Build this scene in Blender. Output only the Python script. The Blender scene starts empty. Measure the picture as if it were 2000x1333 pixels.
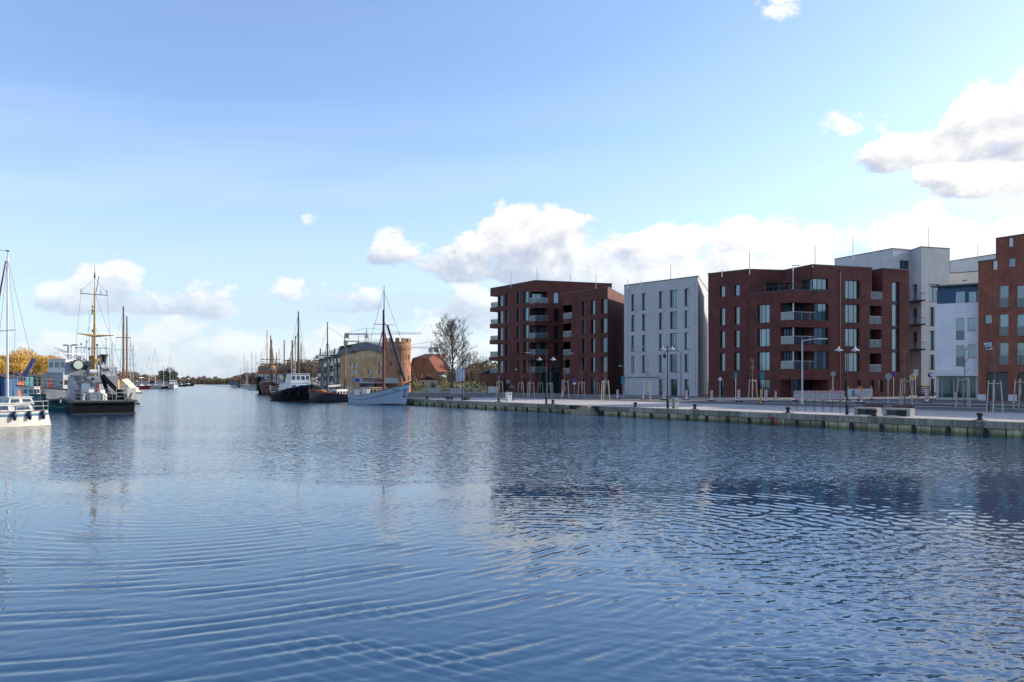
import bpy, math, random
import numpy as np
from mathutils import Vector
random.seed(7)
R = math.radians
SC = bpy.context.scene
COL = SC.collection
F, HZ, CAMZ = 1500.0, 748.0, 2.75      # focal length in pixels of a 2000 px wide picture, horizon row, camera height over the water

# ------------------------------------------------------------------ camera
cam = bpy.data.cameras.new('camera'); co = bpy.data.objects.new('camera', cam); COL.objects.link(co)
cam.sensor_width = 36; cam.lens = 27; cam.shift_y = .0408; cam.clip_start = .1; cam.clip_end = 20000
co.location = (0, 0, CAMZ); co.rotation_euler = (R(90), 0, 0)
SC.camera = co
# ------------------------------------------------------------------ light
SUN_AZ, SUN_EL = R(72), R(20)          # azimuth clockwise from the view direction (+Y)
sd = Vector((math.sin(SUN_AZ)*math.cos(SUN_EL), math.cos(SUN_AZ)*math.cos(SUN_EL), math.sin(SUN_EL)))
sl = bpy.data.lights.new('sun', 'SUN'); sl.energy = 3.1; sl.angle = R(.5); sl.color = (1, .9, .76)
so = bpy.data.objects.new('sun', sl); COL.objects.link(so); so.rotation_euler = sd.to_track_quat('Z', 'Y').to_euler()
SC.view_settings.view_transform = 'Standard'; SC.view_settings.look = 'None'
SC.view_settings.gamma = 1; SC.view_settings.exposure = 1.0; SC.view_settings.use_curve_mapping = False
SKY_STRENGTH = .15
CLOUD_LIT, CLOUD_SHADE, HAZE_SKY = (.54, .53, .52), (.27, .30, .37), (.33, .42, .51)

# ------------------------------------------------------------------ node helper
class NT:
    def __init__(s, tree): s.t = tree; s.n = tree.nodes; s.l = tree.links
    def new(s, typ, **kw):
        n = s.n.new(typ)
        for k, v in kw.items(): setattr(n, k, v)
        return n
    def put(s, sock, v):
        if v is None: return
        if hasattr(v, 'is_output') or isinstance(v, bpy.types.NodeSocket): s.l.new(v, sock)
        else: sock.default_value = v
    def m(s, op, a, b=None, c=None, clamp=False):
        n = s.new('ShaderNodeMath', operation=op); n.use_clamp = clamp
        for i, v in enumerate((a, b, c)): s.put(n.inputs[i], v)
        return n.outputs[0]
    def vm(s, op, a, b=None, sc=None):
        n = s.new('ShaderNodeVectorMath', operation=op)
        s.put(n.inputs[0], a); s.put(n.inputs[1], b)
        if sc is not None: s.put(n.inputs['Scale'], sc)
        return n.outputs[1] if op in ('LENGTH', 'DOT_PRODUCT', 'DISTANCE') else n.outputs[0]
    def xyz(s, x, y, z=0.0):
        n = s.new('ShaderNodeCombineXYZ')
        for i, v in enumerate((x, y, z)): s.put(n.inputs[i], v)
        return n.outputs[0]
    def sep(s, v):
        n = s.new('ShaderNodeSeparateXYZ'); s.put(n.inputs[0], v); return n.outputs
    def noise(s, v, scale, detail=2, rough=.5, color=False, dist=0.0):
        n = s.new('ShaderNodeTexNoise'); s.put(n.inputs['Vector'], v); s.put(n.inputs['Scale'], scale)
        n.inputs['Detail'].default_value = detail; n.inputs['Roughness'].default_value = rough
        n.inputs['Distortion'].default_value = dist
        return n.outputs[1 if color else 0]
    def ramp(s, v, lo, hi, a=0.0, b=1.0, smooth=True):
        n = s.new('ShaderNodeMapRange', interpolation_type='SMOOTHSTEP' if smooth else 'LINEAR')
        for i, q in enumerate((v, lo, hi, a, b)): s.put(n.inputs[i], q)
        return n.outputs[0]
    def mix(s, f, a, b, blend='MIX'):
        n = s.new('ShaderNodeMix', data_type='RGBA', blend_type=blend); s.put(n.inputs[0], f)
        for i, v in ((6, a), (7, b)):
            if isinstance(v, tuple): v = (*v, 1)[:4]
            s.put(n.inputs[i], v)
        return n.outputs[2]

# ------------------------------------------------------------------ sky
world = bpy.data.worlds.new('World'); SC.world = world; world.use_nodes = True
def build_sky():
    T = NT(world.node_tree); T.n.clear()
    world.cycles.sampling_method = 'MANUAL'; world.cycles.sample_map_resolution = 512
    tc = T.new('ShaderNodeTexCoord').outputs['Generated']
    s = T.sep(tc)
    az = T.m('ARCTAN2', s[0], s[1]); ela = T.m('ABSOLUTE', T.m('ARCSINE', s[2]))
    # tangent-plane rows become elevations: q = tan(el)/cos(az) of the photograph's rows, tabulated over azimuth
    u = T.m('MULTIPLY_ADD', az, 1/1.32, .5)
    def curve(pts):
        n = T.new('ShaderNodeFloatCurve'); c = n.mapping.curves[0]
        n.mapping.use_clip = True
        ps = []
        for px, py in pts:
            a = math.atan((px-1000)/F); e = math.atan((HZ-py)/math.hypot(F, px-1000))
            ps.append(((a/1.32)+.5, e*1.6))
        while len(c.points) < len(ps): c.points.new(.5, .5)
        for q, p_ in zip(c.points, ps): q.location = p_
        n.mapping.update(); T.l.new(u, n.inputs['Value']); return n.outputs[0]
    bands = [
      # (column, top row, bottom row)...; weight
      ([(20, 520, 519), (690, 505, 504), (735, 472, 530), (830, 462, 548), (900, 448, 556), (950, 415, 560), (1000, 388, 566), (1060, 378, 572), (1110, 398, 580), (1170, 432, 600), (1240, 452, 640), (1340, 436, 650), (1440, 436, 650), (1500, 428, 650), (1620, 404, 650), (1700, 412, 650), (1800, 384, 650), (1870, 402, 650), (1990, 396, 650)], 1.0, 1.0),
      ([(30, 590, 589), (90, 566, 610), (190, 526, 612), (250, 500, 612), (345, 530, 616), (450, 552, 612), (520, 568, 612), (560, 548, 615), (640, 543, 612), (715, 553, 612), (760, 590, 595), (835, 640, 639), (1980, 640, 639)], .22, .9),
      ([(30, 640, 639), (800, 640, 639), (835, 596, 626), (890, 556, 640), (990, 552, 650), (1200, 590, 640), (1980, 600, 610)], .80, .9),
      ([(30, 655, 760), (100, 646, 760), (200, 632, 760), (300, 628, 760), (345, 620, 760), (420, 660, 760), (500, 648, 760), (580, 636, 760), (650, 622, 760), (740, 642, 760), (790, 618, 760), (830, 600, 760), (880, 640, 760), (960, 670, 760), (1400, 700, 760), (1980, 700, 760)], .70, 1.0),
      ([(30, 280, 279), (1600, 300, 299), (1650, 300, 334), (1700, 264, 336), (1780, 244, 330), (1845, 205, 330), (1885, 150, 330), (1920, 138, 330), (1960, 150, 330), (1990, 135, 330)], 1.0, .95),
      ([(30, 320, 319), (1760, 340, 339), (1800, 320, 378), (1850, 306, 392), (1920, 300, 396), (1990, 296, 392)], 1.0, 1.3)]
    M = None; Lt = None
    for pts, w, ls in bands:
        top = curve([(p[0], p[1]) for p in pts]); bot = curve([(p[0], p[2]) for p in pts])
        e16 = T.m('MULTIPLY', ela, 1.6)
        h = T.m('MAXIMUM', T.m('SUBTRACT', top, bot), .004)
        t = T.m('DIVIDE', T.m('SUBTRACT', e16, bot), h)
        # distance inside the body, in units of about 35 rows
        ins = T.m('MINIMUM', T.m('MULTIPLY', T.m('SUBTRACT', top, e16), 24.0), T.m('MULTIPLY', T.m('SUBTRACT', e16, bot), 48.0))
        ins = T.m('MINIMUM', T.m('MINIMUM', ins, T.m('MULTIPLY_ADD', h, 45.0, -1.2)), w)
        b = ins
        g = T.m('MULTIPLY', T.m('POWER', T.m('MINIMUM', T.m('MAXIMUM', t, 0.0), 1.0), 1.0 if ls >= .9 else 2.2), ls)
        if M is None: M, Lt = b, g
        else:
            fr = T.ramp(T.m('SUBTRACT', b, M), -.5, .5)
            Lt = T.m('ADD', T.m('MULTIPLY', Lt, T.m('SUBTRACT', 1.0, fr)), T.m('MULTIPLY', g, fr))
            M = T.m('MAXIMUM', M, b)
    for (cx, cy, rw, ru, w) in ((1680, 238, 75, 32, .85), (605, 438, 40, 24, .30), (1540, -8, 60, 36, .7)):
        a0 = math.atan((cx-1000)/F); q = math.hypot(F, cx-1000); e0 = math.atan((HZ-cy)/q)
        dx = T.m('MULTIPLY', T.m('SUBTRACT', az, a0), F/rw); dy = T.m('MULTIPLY', T.m('SUBTRACT', ela, e0), q/ru)
        M = T.m('MAXIMUM', M, T.m('SUBTRACT', w, T.m('MULTIPLY_ADD', dx, dx, T.m('MULTIPLY', dy, dy))))
    # beyond the picture the same broken cumulus goes on all the way round
    inside = T.m('MULTIPLY', T.ramp(T.m('ABSOLUTE', az), .60, .70, 1.0, 0.0, smooth=False), T.ramp(ela, .42, .56, 1.0, 0.0, smooth=False))
    gen = T.noise(T.xyz(T.m('MULTIPLY', az, 2.4), T.m('MULTIPLY', ela, 5.0), 3.0), 1.0, 1, .5)
    gen = T.m('MULTIPLY_ADD', T.m('SUBTRACT', gen, .5), 6.0, T.ramp(ela, .02, .7, .1, -.9, smooth=False))
    M = T.m('ADD', T.m('MULTIPLY', M, inside), T.m('MULTIPLY', gen, T.m('SUBTRACT', 1.0, inside)))
    M = T.m('MAXIMUM', M, -1.6)
    Lt = T.m('MULTIPLY_ADD', T.m('SUBTRACT', Lt, .5), inside, .5)
    def fb(da, de):
        return T.noise(T.xyz(T.m('ADD', az, da), T.m('MULTIPLY_ADD', ela, 1.35, de*1.35), .7), 13.0, 9, .60, dist=.15)
    f0 = fb(0, 0); f1 = fb(.012, .016)
    d0 = T.m('MULTIPLY_ADD', T.m('SUBTRACT', f0, .5), 5.8, M)
    alpha = T.ramp(d0, -.05, .62)
    lit = T.m('MULTIPLY_ADD', T.m('SUBTRACT', f0, f1), 2.6, T.m('MULTIPLY_ADD', Lt, 1.0, .18))
    lit = T.m('SUBTRACT', lit, T.m('MULTIPLY', T.m('MAXIMUM', d0, 0), .12))
    lit = T.m('ADD', lit, T.ramp(az, .0, .5, -.05, .22))
    lit = T.ramp(lit, .02, .92)
    k = 1/SKY_STRENGTH
    cc = T.mix(lit, tuple(v*k for v in CLOUD_SHADE), tuple(v*k for v in CLOUD_LIT))
    sky = T.new('ShaderNodeTexSky', sky_type='NISHITA'); sky.sun_disc = False
    sky.sun_elevation = SUN_EL; sky.sun_rotation = SUN_AZ; sky.air_density = 1.0; sky.dust_density = .8; sky.ozone_density = 2.5; sky.altitude = 0
    sc = T.vm('MULTIPLY', sky.outputs[0], (.915, .885, .955))
    # thin veil of cirrus and moisture low over the horizon
    ci = T.noise(T.xyz(T.m('MULTIPLY', az, 1.6), T.m('MULTIPLY', T.m('ADD', ela, T.m('MULTIPLY', az, -.10)), 14.0), 1.0), 1.0, 3, .5)
    veil = T.m('MULTIPLY', T.ramp(ci, .34, .62), T.ramp(ela, .05, .40, .85, .05))
    low = T.ramp(ela, -.05, .36, .80, .0)
    sc = T.mix(T.m('MAXIMUM', veil, low), sc, tuple(v*k for v in HAZE_SKY))
    c = T.mix(T.m('MULTIPLY', alpha, T.ramp(ela, .02, .21, .42, 1.0)), sc, cc)
    bg = T.new('ShaderNodeBackground'); bg.inputs[1].default_value = SKY_STRENGTH
    T.l.new(c, bg.inputs[0]); o = T.new('ShaderNodeOutputWorld'); T.l.new(bg.outputs[0], o.inputs[0])
build_sky()

# ------------------------------------------------------------------ materials
MAT = {}
def mat(name, col, rough=.6, metal=0.0, var=.12, vscale=3.0, ior=1.5, emit=None, alpha=None, coords='Object', bump=0.0, bscale=30., rvar=0.0, objvar=0.0, streak=False, grime=0.0):
    if name in MAT: return MAT[name]
    m = bpy.data.materials.new(name); m.use_nodes = True; T = NT(m.node_tree); T.n.clear()
    b = T.new('ShaderNodeBsdfPrincipled'); o = T.new('ShaderNodeOutputMaterial'); T.l.new(b.outputs[0], o.inputs[0])
    tc = T.new('ShaderNodeTexCoord').outputs[coords]
    n = T.noise(tc, vscale, 5, .6)
    f = T.ramp(n, .3, .7, 1-var, 1+var, smooth=False)
    c = T.vm('SCALE', tuple(col[:3]), sc=f)
    if streak:
        g_ = T.noise(T.vm('MULTIPLY', tc, (2.2, 2.2, .18)), 1.0, 4, .6)
        c = T.vm('SCALE', c, sc=T.ramp(g_, .35, .7, 1.02, .95))
    if grime:
        g_ = T.noise(tc, vscale*.35, 4, .65)
        c = T.mix(T.ramp(g_, .45, .72, 0, grime), c, tuple(v*.35 for v in col[:3]))
    if objvar:
        r = T.new('ShaderNodeObjectInfo').outputs['Random']
        c = T.vm('SCALE', c, sc=T.ramp(r, 0., 1., 1-objvar, 1+objvar, smooth=False))
    T.put(b.inputs['Base Color'], c)
    b.inputs['Roughness'].default_value = rough
    if rvar: T.put(b.inputs['Roughness'], T.ramp(n, .3, .7, rough-rvar, rough+rvar))
    b.inputs['Metallic'].default_value = metal; b.inputs['IOR'].default_value = ior
    if alpha is not None: b.inputs['Alpha'].default_value = alpha
    if emit: b.inputs['Emission Color'].default_value = (*col, 1); b.inputs['Emission Strength'].default_value = emit
    if bump:
        bn = T.new('ShaderNodeBump'); bn.inputs['Strength'].default_value = bump; bn.inputs['Distance'].default_value = .02
        T.l.new(T.noise(tc, bscale, 3, .6), bn.inputs['Height']); T.l.new(bn.outputs[0], b.inputs['Normal'])
    MAT[name] = m; return m
def brick_mat(name, c1, c2, mortar, bw=.26, bh=.083):
    m = bpy.data.materials.new(name); m.use_nodes = True; T = NT(m.node_tree); T.n.clear(); MAT[name] = m
    b = T.new('ShaderNodeBsdfPrincipled'); o = T.new('ShaderNodeOutputMaterial'); T.l.new(b.outputs[0], o.inputs[0])
    uv = T.new('ShaderNodeTexCoord').outputs['UV']
    bt = T.new('ShaderNodeTexBrick'); T.l.new(uv, bt.inputs['Vector'])
    for i, v in ((1, c1), (2, c2), (3, mortar)): bt.inputs[i].default_value = (*v, 1)
    bt.inputs['Scale'].default_value = 1; bt.inputs['Mortar Size'].default_value = .007; bt.inputs['Bias'].default_value = -.1
    bt.inputs['Brick Width'].default_value = bw; bt.inputs['Row Height'].default_value = bh
    n = T.noise(uv, .45, 5, .65); n2 = T.noise(T.vm('MULTIPLY', uv, (3.5, .5, 1)), 1.0, 3, .6)
    n3 = T.noise(T.vm('MULTIPLY', uv, (1.0, 3.1, 1)), 3.6, 3, .7)
    c = T.vm('SCALE', bt.outputs[0], sc=T.m('MULTIPLY', T.m('MULTIPLY', T.ramp(n, .3, .7, .76, 1.22), T.ramp(n2, .35, .7, 1.05, .88)), T.ramp(n3, .3, .7, .8, 1.22)))
    T.put(b.inputs['Base Color'], c); b.inputs['Roughness'].default_value = .85
    return m
def plaster(name, col, var=.06): return mat(name, col, .85, var=var, vscale=.5, streak=True)
brick_mat('dark_red_brick', (.145, .036, .028), (.078, .021, .019), (.10, .045, .038))
brick_mat('red_brick', (.29, .082, .046), (.20, .056, .036), (.20, .11, .08))
brick_mat('tower_brick', (.42, .19, .09), (.27, .11, .06), (.32, .20, .13))
brick_mat('ochre_wall', (.60, .37, .18), (.50, .31, .15), (.60, .42, .24), .5, .25)
plaster('blue_grey_plaster', (.465, .465, .48), .09); plaster('warm_white_plaster', (.60, .58, .53), .08); plaster('pale_grey_plaster', (.50, .52, .53), .08); plaster('white_plaster', (.74, .74, .78))
mat('blue_cladding', (.01, .075, .16), .5, var=.1)
mat('coping_metal', (.08, .085, .09), .5, .4)
mat('pale_metal', (.55, .56, .57), .45, .3); mat('steel', (.36, .37, .38), .4, .7); mat('dark_steel', (.05, .052, .055), .5, .3, var=.2)
mat('window_frame', (.018, .021, .025), .45); mat('white_frame', (.5, .52, .53), .5)
mat('teal_panel', (.012, .042, .055), .4, var=.1)
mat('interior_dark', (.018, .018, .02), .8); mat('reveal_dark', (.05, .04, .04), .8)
def glass_mat(name, cols, ior=2.2, rough=.06):
    m = bpy.data.materials.new(name); m.use_nodes = True; T = NT(m.node_tree); T.n.clear(); MAT[name] = m
    b = T.new('ShaderNodeBsdfPrincipled'); o = T.new('ShaderNodeOutputMaterial'); T.l.new(b.outputs[0], o.inputs[0])
    r = T.new('ShaderNodeObjectInfo').outputs['Random']
    cr = T.new('ShaderNodeValToRGB'); cr.color_ramp.interpolation = 'CONSTANT'; T.l.new(r, cr.inputs[0])
    e = cr.color_ramp.elements
    for i, c in enumerate(cols):
        q = e[i] if i < 2 else e.new(i/len(cols)); q.position = i/len(cols); q.color = (*c, 1)
    tc = T.new('ShaderNodeTexCoord').outputs['Object']
    n = T.noise(T.vm('MULTIPLY', tc, (5, 5, .7)), 1.0, 3, .6)
    c = T.vm('SCALE', cr.outputs[0], sc=T.ramp(n, .3, .7, .7, 1.3))
    T.put(b.inputs['Base Color'], c); b.inputs['Roughness'].default_value = rough; b.inputs['IOR'].default_value = ior
    b.inputs['Specular Tint'].default_value = (.56, .80, 1.0, 1)
    bn = T.new('ShaderNodeBump'); bn.inputs['Strength'].default_value = .12; bn.inputs['Distance'].default_value = .03
    T.l.new(T.noise(tc, .9, 2, .5), bn.inputs['Height']); T.l.new(bn.outputs[0], b.inputs['Normal'])
    return m
glass_mat('window_glass', [(.006, .012, .016), (.02, .07, .09), (.008, .014, .018), (.08, .13, .15), (.015, .04, .05), (.04, .11, .13), (.006, .008, .01)], 2.7)
glass_mat('shop_glass', [(.02, .03, .03), (.05, .07, .06), (.03, .06, .05)], 1.8)
glass_mat('boat_glass', [(.02, .025, .03), (.03, .035, .04)], 1.9)
mat('balcony_glass', (.16, .22, .23), .10, ior=1.6, alpha=.50, var=.05)

# ------------------------------------------------------------------ mesh builder
class MB:
    def __init__(s): s.v = []; s.f = []; s.uv = {}
    def quad(s, a, b, c, d, uv=None):
        i = len(s.v); s.v += [tuple(a), tuple(b), tuple(c), tuple(d)]; s.f.append((i, i+1, i+2, i+3))
        if uv: s.uv[len(s.f)-1] = uv
        return s
    def poly(s, pts):
        i = len(s.v); s.v += [tuple(p) for p in pts]; s.f.append(tuple(range(i, i+len(pts)))); return s
    def box(s, c, d, rz=0.0, taper=1.0, rx=0.0):
        x, y, z = [q/2 for q in d]; i = len(s.v); cr, sr = math.cos(rz), math.sin(rz)
        for sx, sy, sz in ((-1,-1,-1),(1,-1,-1),(1,1,-1),(-1,1,-1),(-1,-1,1),(1,-1,1),(1,1,1),(-1,1,1)):
            k = taper if sz > 0 else 1
            px, py, pz = sx*x*k, sy*y*k, sz*z
            if rx: py, pz = py*math.cos(rx)-pz*math.sin(rx), py*math.sin(rx)+pz*math.cos(rx)
            s.v.append((c[0]+px*cr-py*sr, c[1]+px*sr+py*cr, c[2]+pz))
        for f in ((0,3,2,1),(4,5,6,7),(0,1,5,4),(1,2,6,5),(2,3,7,6),(3,0,4,7)): s.f.append(tuple(i+k for k in f))
        return s
    def prism(s, pts, z0, z1):
        n = len(pts); i = len(s.v)
        s.v += [(p[0], p[1], z0) for p in pts] + [(p[0], p[1], z1) for p in pts]
        s.f.append(tuple(i+n+k for k in range(n))); s.f.append(tuple(i+n-1-k for k in range(n)))
        for k in range(n): s.f.append((i+k, i+(k+1) % n, i+n+(k+1) % n, i+n+k))
        return s
    def tube(s, p, q, r0, r1=None, n=6, cap=True):
        r1 = r0 if r1 is None else r1; p, q = Vector(p), Vector(q); d = q-p
        if d.length < 1e-6: return s
        d.normalize(); a = d.orthogonal().normalized(); b = d.cross(a); i = len(s.v)
        for c, r in ((p, r0), (q, r1)):
            for k in range(n):
                t = 2*math.pi*k/n; s.v.append(tuple(c+a*(math.cos(t)*r)+b*(math.sin(t)*r)))
        for k in range(n): s.f.append((i+k, i+(k+1) % n, i+n+(k+1) % n, i+n+k))
        if cap: s.f.append(tuple(i+n-1-k for k in range(n))); s.f.append(tuple(i+n+k for k in range(n)))
        return s
    def path(s, pts, r, n=5):
        for a, b in zip(pts[:-1], pts[1:]): s.tube(a, b, r, r, n)
        return s
    def lathe(s, prof, c=(0, 0, 0), n=12):
        i = len(s.v)
        for r, z in prof:
            for k in range(n):
                t = 2*math.pi*k/n; s.v.append((c[0]+r*math.cos(t), c[1]+r*math.sin(t), c[2]+z))
        for j in range(len(prof)-1):
            for k in range(n): s.f.append((i+j*n+k, i+j*n+(k+1) % n, i+(j+1)*n+(k+1) % n, i+(j+1)*n+k))
        s.f.append(tuple(i+n-1-k for k in range(n))); j = len(prof)-1; s.f.append(tuple(i+j*n+k for k in range(n)))
        return s
    def ball(s, c, r, n=8, sz=1.0):
        pr = [(max(1e-3, math.sin(math.pi*k/n)*r), -math.cos(math.pi*k/n)*r*sz) for k in range(n+1)]
        return s.lathe(pr, c, n+2)
    def loft(s, rings, closed=False, cap=False):
        n = len(rings[0]); i = len(s.v)
        for r in rings: s.v += [tuple(p) for p in r]
        for j in range(len(rings)-1):
            for k in range(n if closed else n-1):
                s.f.append((i+j*n+k, i+j*n+(k+1) % n, i+(j+1)*n+(k+1) % n, i+(j+1)*n+k))
        if cap:
            s.f.append(tuple(i+n-1-k for k in range(n))); j = len(rings)-1; s.f.append(tuple(i+j*n+k for k in range(n)))
        return s
    def build(s, name, m, parent=None, off=None, smooth=False, label=None):
        if parent is not None and off is None:
            r_ = parent
            while r_.parent is not None: r_ = r_.parent
            if r_.get('_w'): off = r_.location
        v = s.v if off is None else [(a-off[0], b-off[1], c-off[2]) for a, b, c in s.v]
        me = bpy.data.meshes.new(name); me.from_pydata(v, [], s.f)
        if s.uv:
            ul = me.uv_layers.new(name='UVMap')
            for p in me.polygons:
                u = s.uv.get(p.index)
                if u:
                    for li, w in zip(p.loop_indices, u): ul.data[li].uv = w
        me.materials.append(MAT[m] if isinstance(m, str) else m)
        if smooth: me.polygons.foreach_set('use_smooth', [True]*len(me.polygons))
        me.update()
        o = bpy.data.objects.new(name, me); COL.objects.link(o)
        if parent is not None: o.parent = parent
        if label: o['label'] = label
        return o
def tag(o, label, cat, group=None):
    o['label'] = label; o['category'] = cat
    if group: o['group'] = group
    return o
def thing(name, label, cat, loc=(0, 0, 0), rz=0.0, group=None, world=False):
    o = bpy.data.objects.new(name, None); COL.objects.link(o); o.location = loc; o.rotation_euler = (0, 0, rz)
    o.empty_display_size = .2
    if world: o['_w'] = 1
    return tag(o, label, cat, group)
def part(parent, name, m, mb, **k): return mb.build(name, m, parent, **k)
def clone(o, parent=None):
    c = o.copy(); COL.objects.link(c)
    if parent is not None: c.parent = parent
    for ch in o.children: clone(ch, c)
    return c
def placed(proto, loc, rz, label, group=None, scale=None):
    if not proto.get('_used'): proto['_used'] = 1; c = proto
    else:
        c = clone(proto)
    c.location = loc; c.rotation_euler = (0, 0, rz)
    if scale: c.scale = (scale,)*3
    c['label'] = label
    if group: c['group'] = group
    return c
def structure(o): o['kind'] = 'structure'; return o
QZ = .75                                  # quay level above the water
def W(px, D, z=QZ): return Vector(((px-1000)/F*D, D, z))
def G(px, py, z=QZ):                      # the spot on level z seen at this place of the photograph
    D = F*(CAMZ-z)/(py-HZ); return W(px, D, z)
def ZZ(py, D): return CAMZ+(HZ-py)*D/F
# ------------------------------------------------------------------ quay frame: a along the edge (away from us), b inland
Q0 = Vector((25.7, 38.55, 0)); QU = Vector((-.557, .830, 0)).normalized(); QN = Vector((.830, .557, 0)).normalized()
QRZ = math.atan2(QU.y, QU.x)
def AB(a, b, z=0.0): v = Q0+QU*a+QN*b; return Vector((v.x, v.y, z))
def pxa(px, b=0.0):
    k = (px-1000)/F; o = Q0+QN*b
    return (k*o.y-o.x)/(QU.x-k*QU.y)
# ------------------------------------------------------------------ water
def build_water():
    m = bpy.data.materials.new('river_water'); m.use_nodes = True; T = NT(m.node_tree); T.n.clear(); MAT['river_water'] = m
    b = T.new('ShaderNodeBsdfPrincipled'); o = T.new('ShaderNodeOutputMaterial'); T.l.new(b.outputs[0], o.inputs[0])
    geo = T.new('ShaderNodeNewGeometry'); P = geo.outputs['Position']; N = geo.outputs['Normal']
    # wind ruffles the river in patches: broad, crosswise bands
    pn = T.noise(T.vm('MULTIPLY', P, (.035, .11, 0)), 1.0, 4, .6)
    s = T.sep(P)
    wind = T.ramp(pn, .44, .58)
    # more wind in mid-river before the quay, a calmer lane nearer
    lane = T.m('MULTIPLY', T.ramp(T.m('MULTIPLY_ADD', pn, 16.0, s[1]), 24.0, 34.0), T.ramp(s[0], -6, 8, .6, 1.0))
    amp = T.m('MULTIPLY_ADD', wind, .45, T.m('MULTIPLY', lane, 1.5))
    right = T.m('MULTIPLY', T.ramp(s[0], 1.5, 7.0), T.ramp(s[1], 16, 12))
    amp = T.m('ADD', T.m('MULTIPLY', amp, T.ramp(s[1], 9, 20, .25, 1.0)), T.m('MULTIPLY', right, 1.2))
    amp = T.m('ADD', amp, .05)
    n1 = T.noise(T.vm('MULTIPLY', P, (4.5, 11.0, 1)), 1.0, 3, .6, color=True)
    n2 = T.noise(T.vm('MULTIPLY', T.vm('ADD', P, (31.7, 4.2, 0)), (12.0, 25.0, 1)), 1.0, 2, .6, color=True)
    d = T.vm('ADD', T.vm('SCALE', T.vm('SUBTRACT', n1, (.5, .5, .5)), sc=.42), T.vm('SCALE', T.vm('SUBTRACT', n2, (.5, .5, .5)), sc=.34))
    d = T.vm('MULTIPLY', T.vm('SCALE', d, sc=amp), (.8, 1.0, 0))
    nn = T.vm('NORMALIZE', T.vm('ADD', N, d))
    T.l.new(nn, b.inputs['Normal'])
    b.inputs['Base Color'].default_value = (.006, .052, .112, 1)
    b.inputs['IOR'].default_value = 1.68
    T.put(b.inputs['Roughness'], T.ramp(s[1], 12, 90, .03, .13))
    b.inputs['Specular IOR Level'].default_value = .5
    # geometry: a fan of cells round the viewpoint, fine near and coarse far, with real ripples
    rows = 860; cols = 1000
    y_ = np.linspace(700, 13, rows); D = F*CAMZ/y_
    D = np.concatenate([[3.0, 4.2, 5.0], D[D > 5.6]]); rows = len(D)
    k = np.tan(np.linspace(-.86, .86, cols))
    X = D[:, None]*k[None, :]; Y = np.repeat(D[:, None], cols, 1)
    dD = np.gradient(D)[:, None]; dX = (D*(k[1]-k[0]))[:, None]*np.ones((1, cols)) if False else (D*np.gradient(k).mean())[:, None]
    rs = np.random.RandomState(3)
    Z = np.zeros_like(X)
    wob = 0.0
    for i in range(5):
        a = rs.uniform(0, 6.28); q = rs.uniform(.25, .7); wob = wob + np.sin(q*(X*math.cos(a)+Y*math.sin(a))+rs.uniform(0, 6))
    wob2 = 0.0
    for i in range(6):
        a = rs.uniform(0, 6.28); q = rs.uniform(.6, 1.6); wob2 = wob2 + np.sin(q*(X*math.cos(a)+Y*math.sin(a))+rs.uniform(0, 6))
    wob3 = 0.0
    for i in range(9):
        a = rs.uniform(0, 6.28); q = rs.uniform(1.2, 4.2); wob3 = wob3 + np.sin(q*(X*math.cos(a)+Y*math.sin(a)*1.6)+rs.uniform(0, 6)+.6*wob2)
    def lod(lam, dirx, diry):        # fade a wave out where the cells get too coarse to carry it
        step = np.abs(diry)*dD+np.abs(dirx)*dX
        return np.clip((lam/np.maximum(step, 1e-4)-3.0)/4.0, 0, 1)
    def sm(v, a, b_): t = np.clip((v-a)/(b_-a), 0, 1); return t*t*(3-2*t)
    # 1: long rings of a passing boat's wake, crossing the near water
    def ring(cx, cy, lam, amp, mask, ph=0., w=.35, sy=1.0):
        nonlocal Z
        r = np.hypot(X-cx, (Y-cy)*sy); dx = (X-cx)/(r+1e-3); dy = (Y-cy)/(r+1e-3)
        phs = 2*np.pi*r/lam+ph+w*wob+.34*wob2+.12*wob3
        Z += amp*mask*1.15*np.clip(.60+.26*wob3, .10, 1.35)*(np.sin(phs)+.25*np.sin(2*phs+.6))*lod(lam, dx, dy)
    near = sm(Y, 30, 15)
    rA = np.hypot(X+7, Y-17.5)
    fadeA = sm(rA, 1.5, 4.0)*sm(Y, 21, 17)
    ring(-7, 17.5, .34, .0030, fadeA*sm(X, 7.0, 2.0)*np.clip(.55+.22*wob, .1, 1.2), w=.34)
    ring(2.5, 13.0, .21, .0016, sm(Y, 10.2, 8.2)*sm(X, -3.5, -1)*np.clip(.5+.5*wob2, .1, 1.2), .6, w=.5)
    ring(-5.9, 18.8, .30, .0017, fadeA*sm(X, 4.0, 0.0)*np.clip(.5-.2*wob, .1, 1.2), 2.2, w=.4)
    ring(-7.2, 17.3, .22, .0018, fadeA*sm(X, 7.0, 2.0)*np.clip(.5-.25*wob, 0, 1.2), 1., w=.7)
    # 2: second train, arcs falling away to the right in front of the red houses' reflection
    rB = np.hypot(X, Y-12.4)
    m2 = sm(rB, 1.2, 2.6)*sm(Y, 11.5, 13.5)*sm(Y, 23, 19)*sm(X, -2.5, .2)*sm(X, 10.5, 5.5)
    ring(0, 12.4, .38, .0080, m2*np.clip(.65+.2*wob, .2, 1.2), w=.6); ring(.6, 12.0, .27, .0028, m2, 1.7, w=.7)
    # 3: crosswise ripples near the bottom right
    m3 = sm(X, -2, 2)*sm(Y, 17, 11)
    ring(-20, 2, .26, .0011, m3*np.clip(.5+.6*wob2, 0, 1), w=1.2)
    # 4: wind chop, a spread of directions
    chop = .12+.88*np.clip(sm(X, 0, 6)*sm(Y, 26, 10)+sm(Y, 17, 24)*.9, 0, 1)
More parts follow.
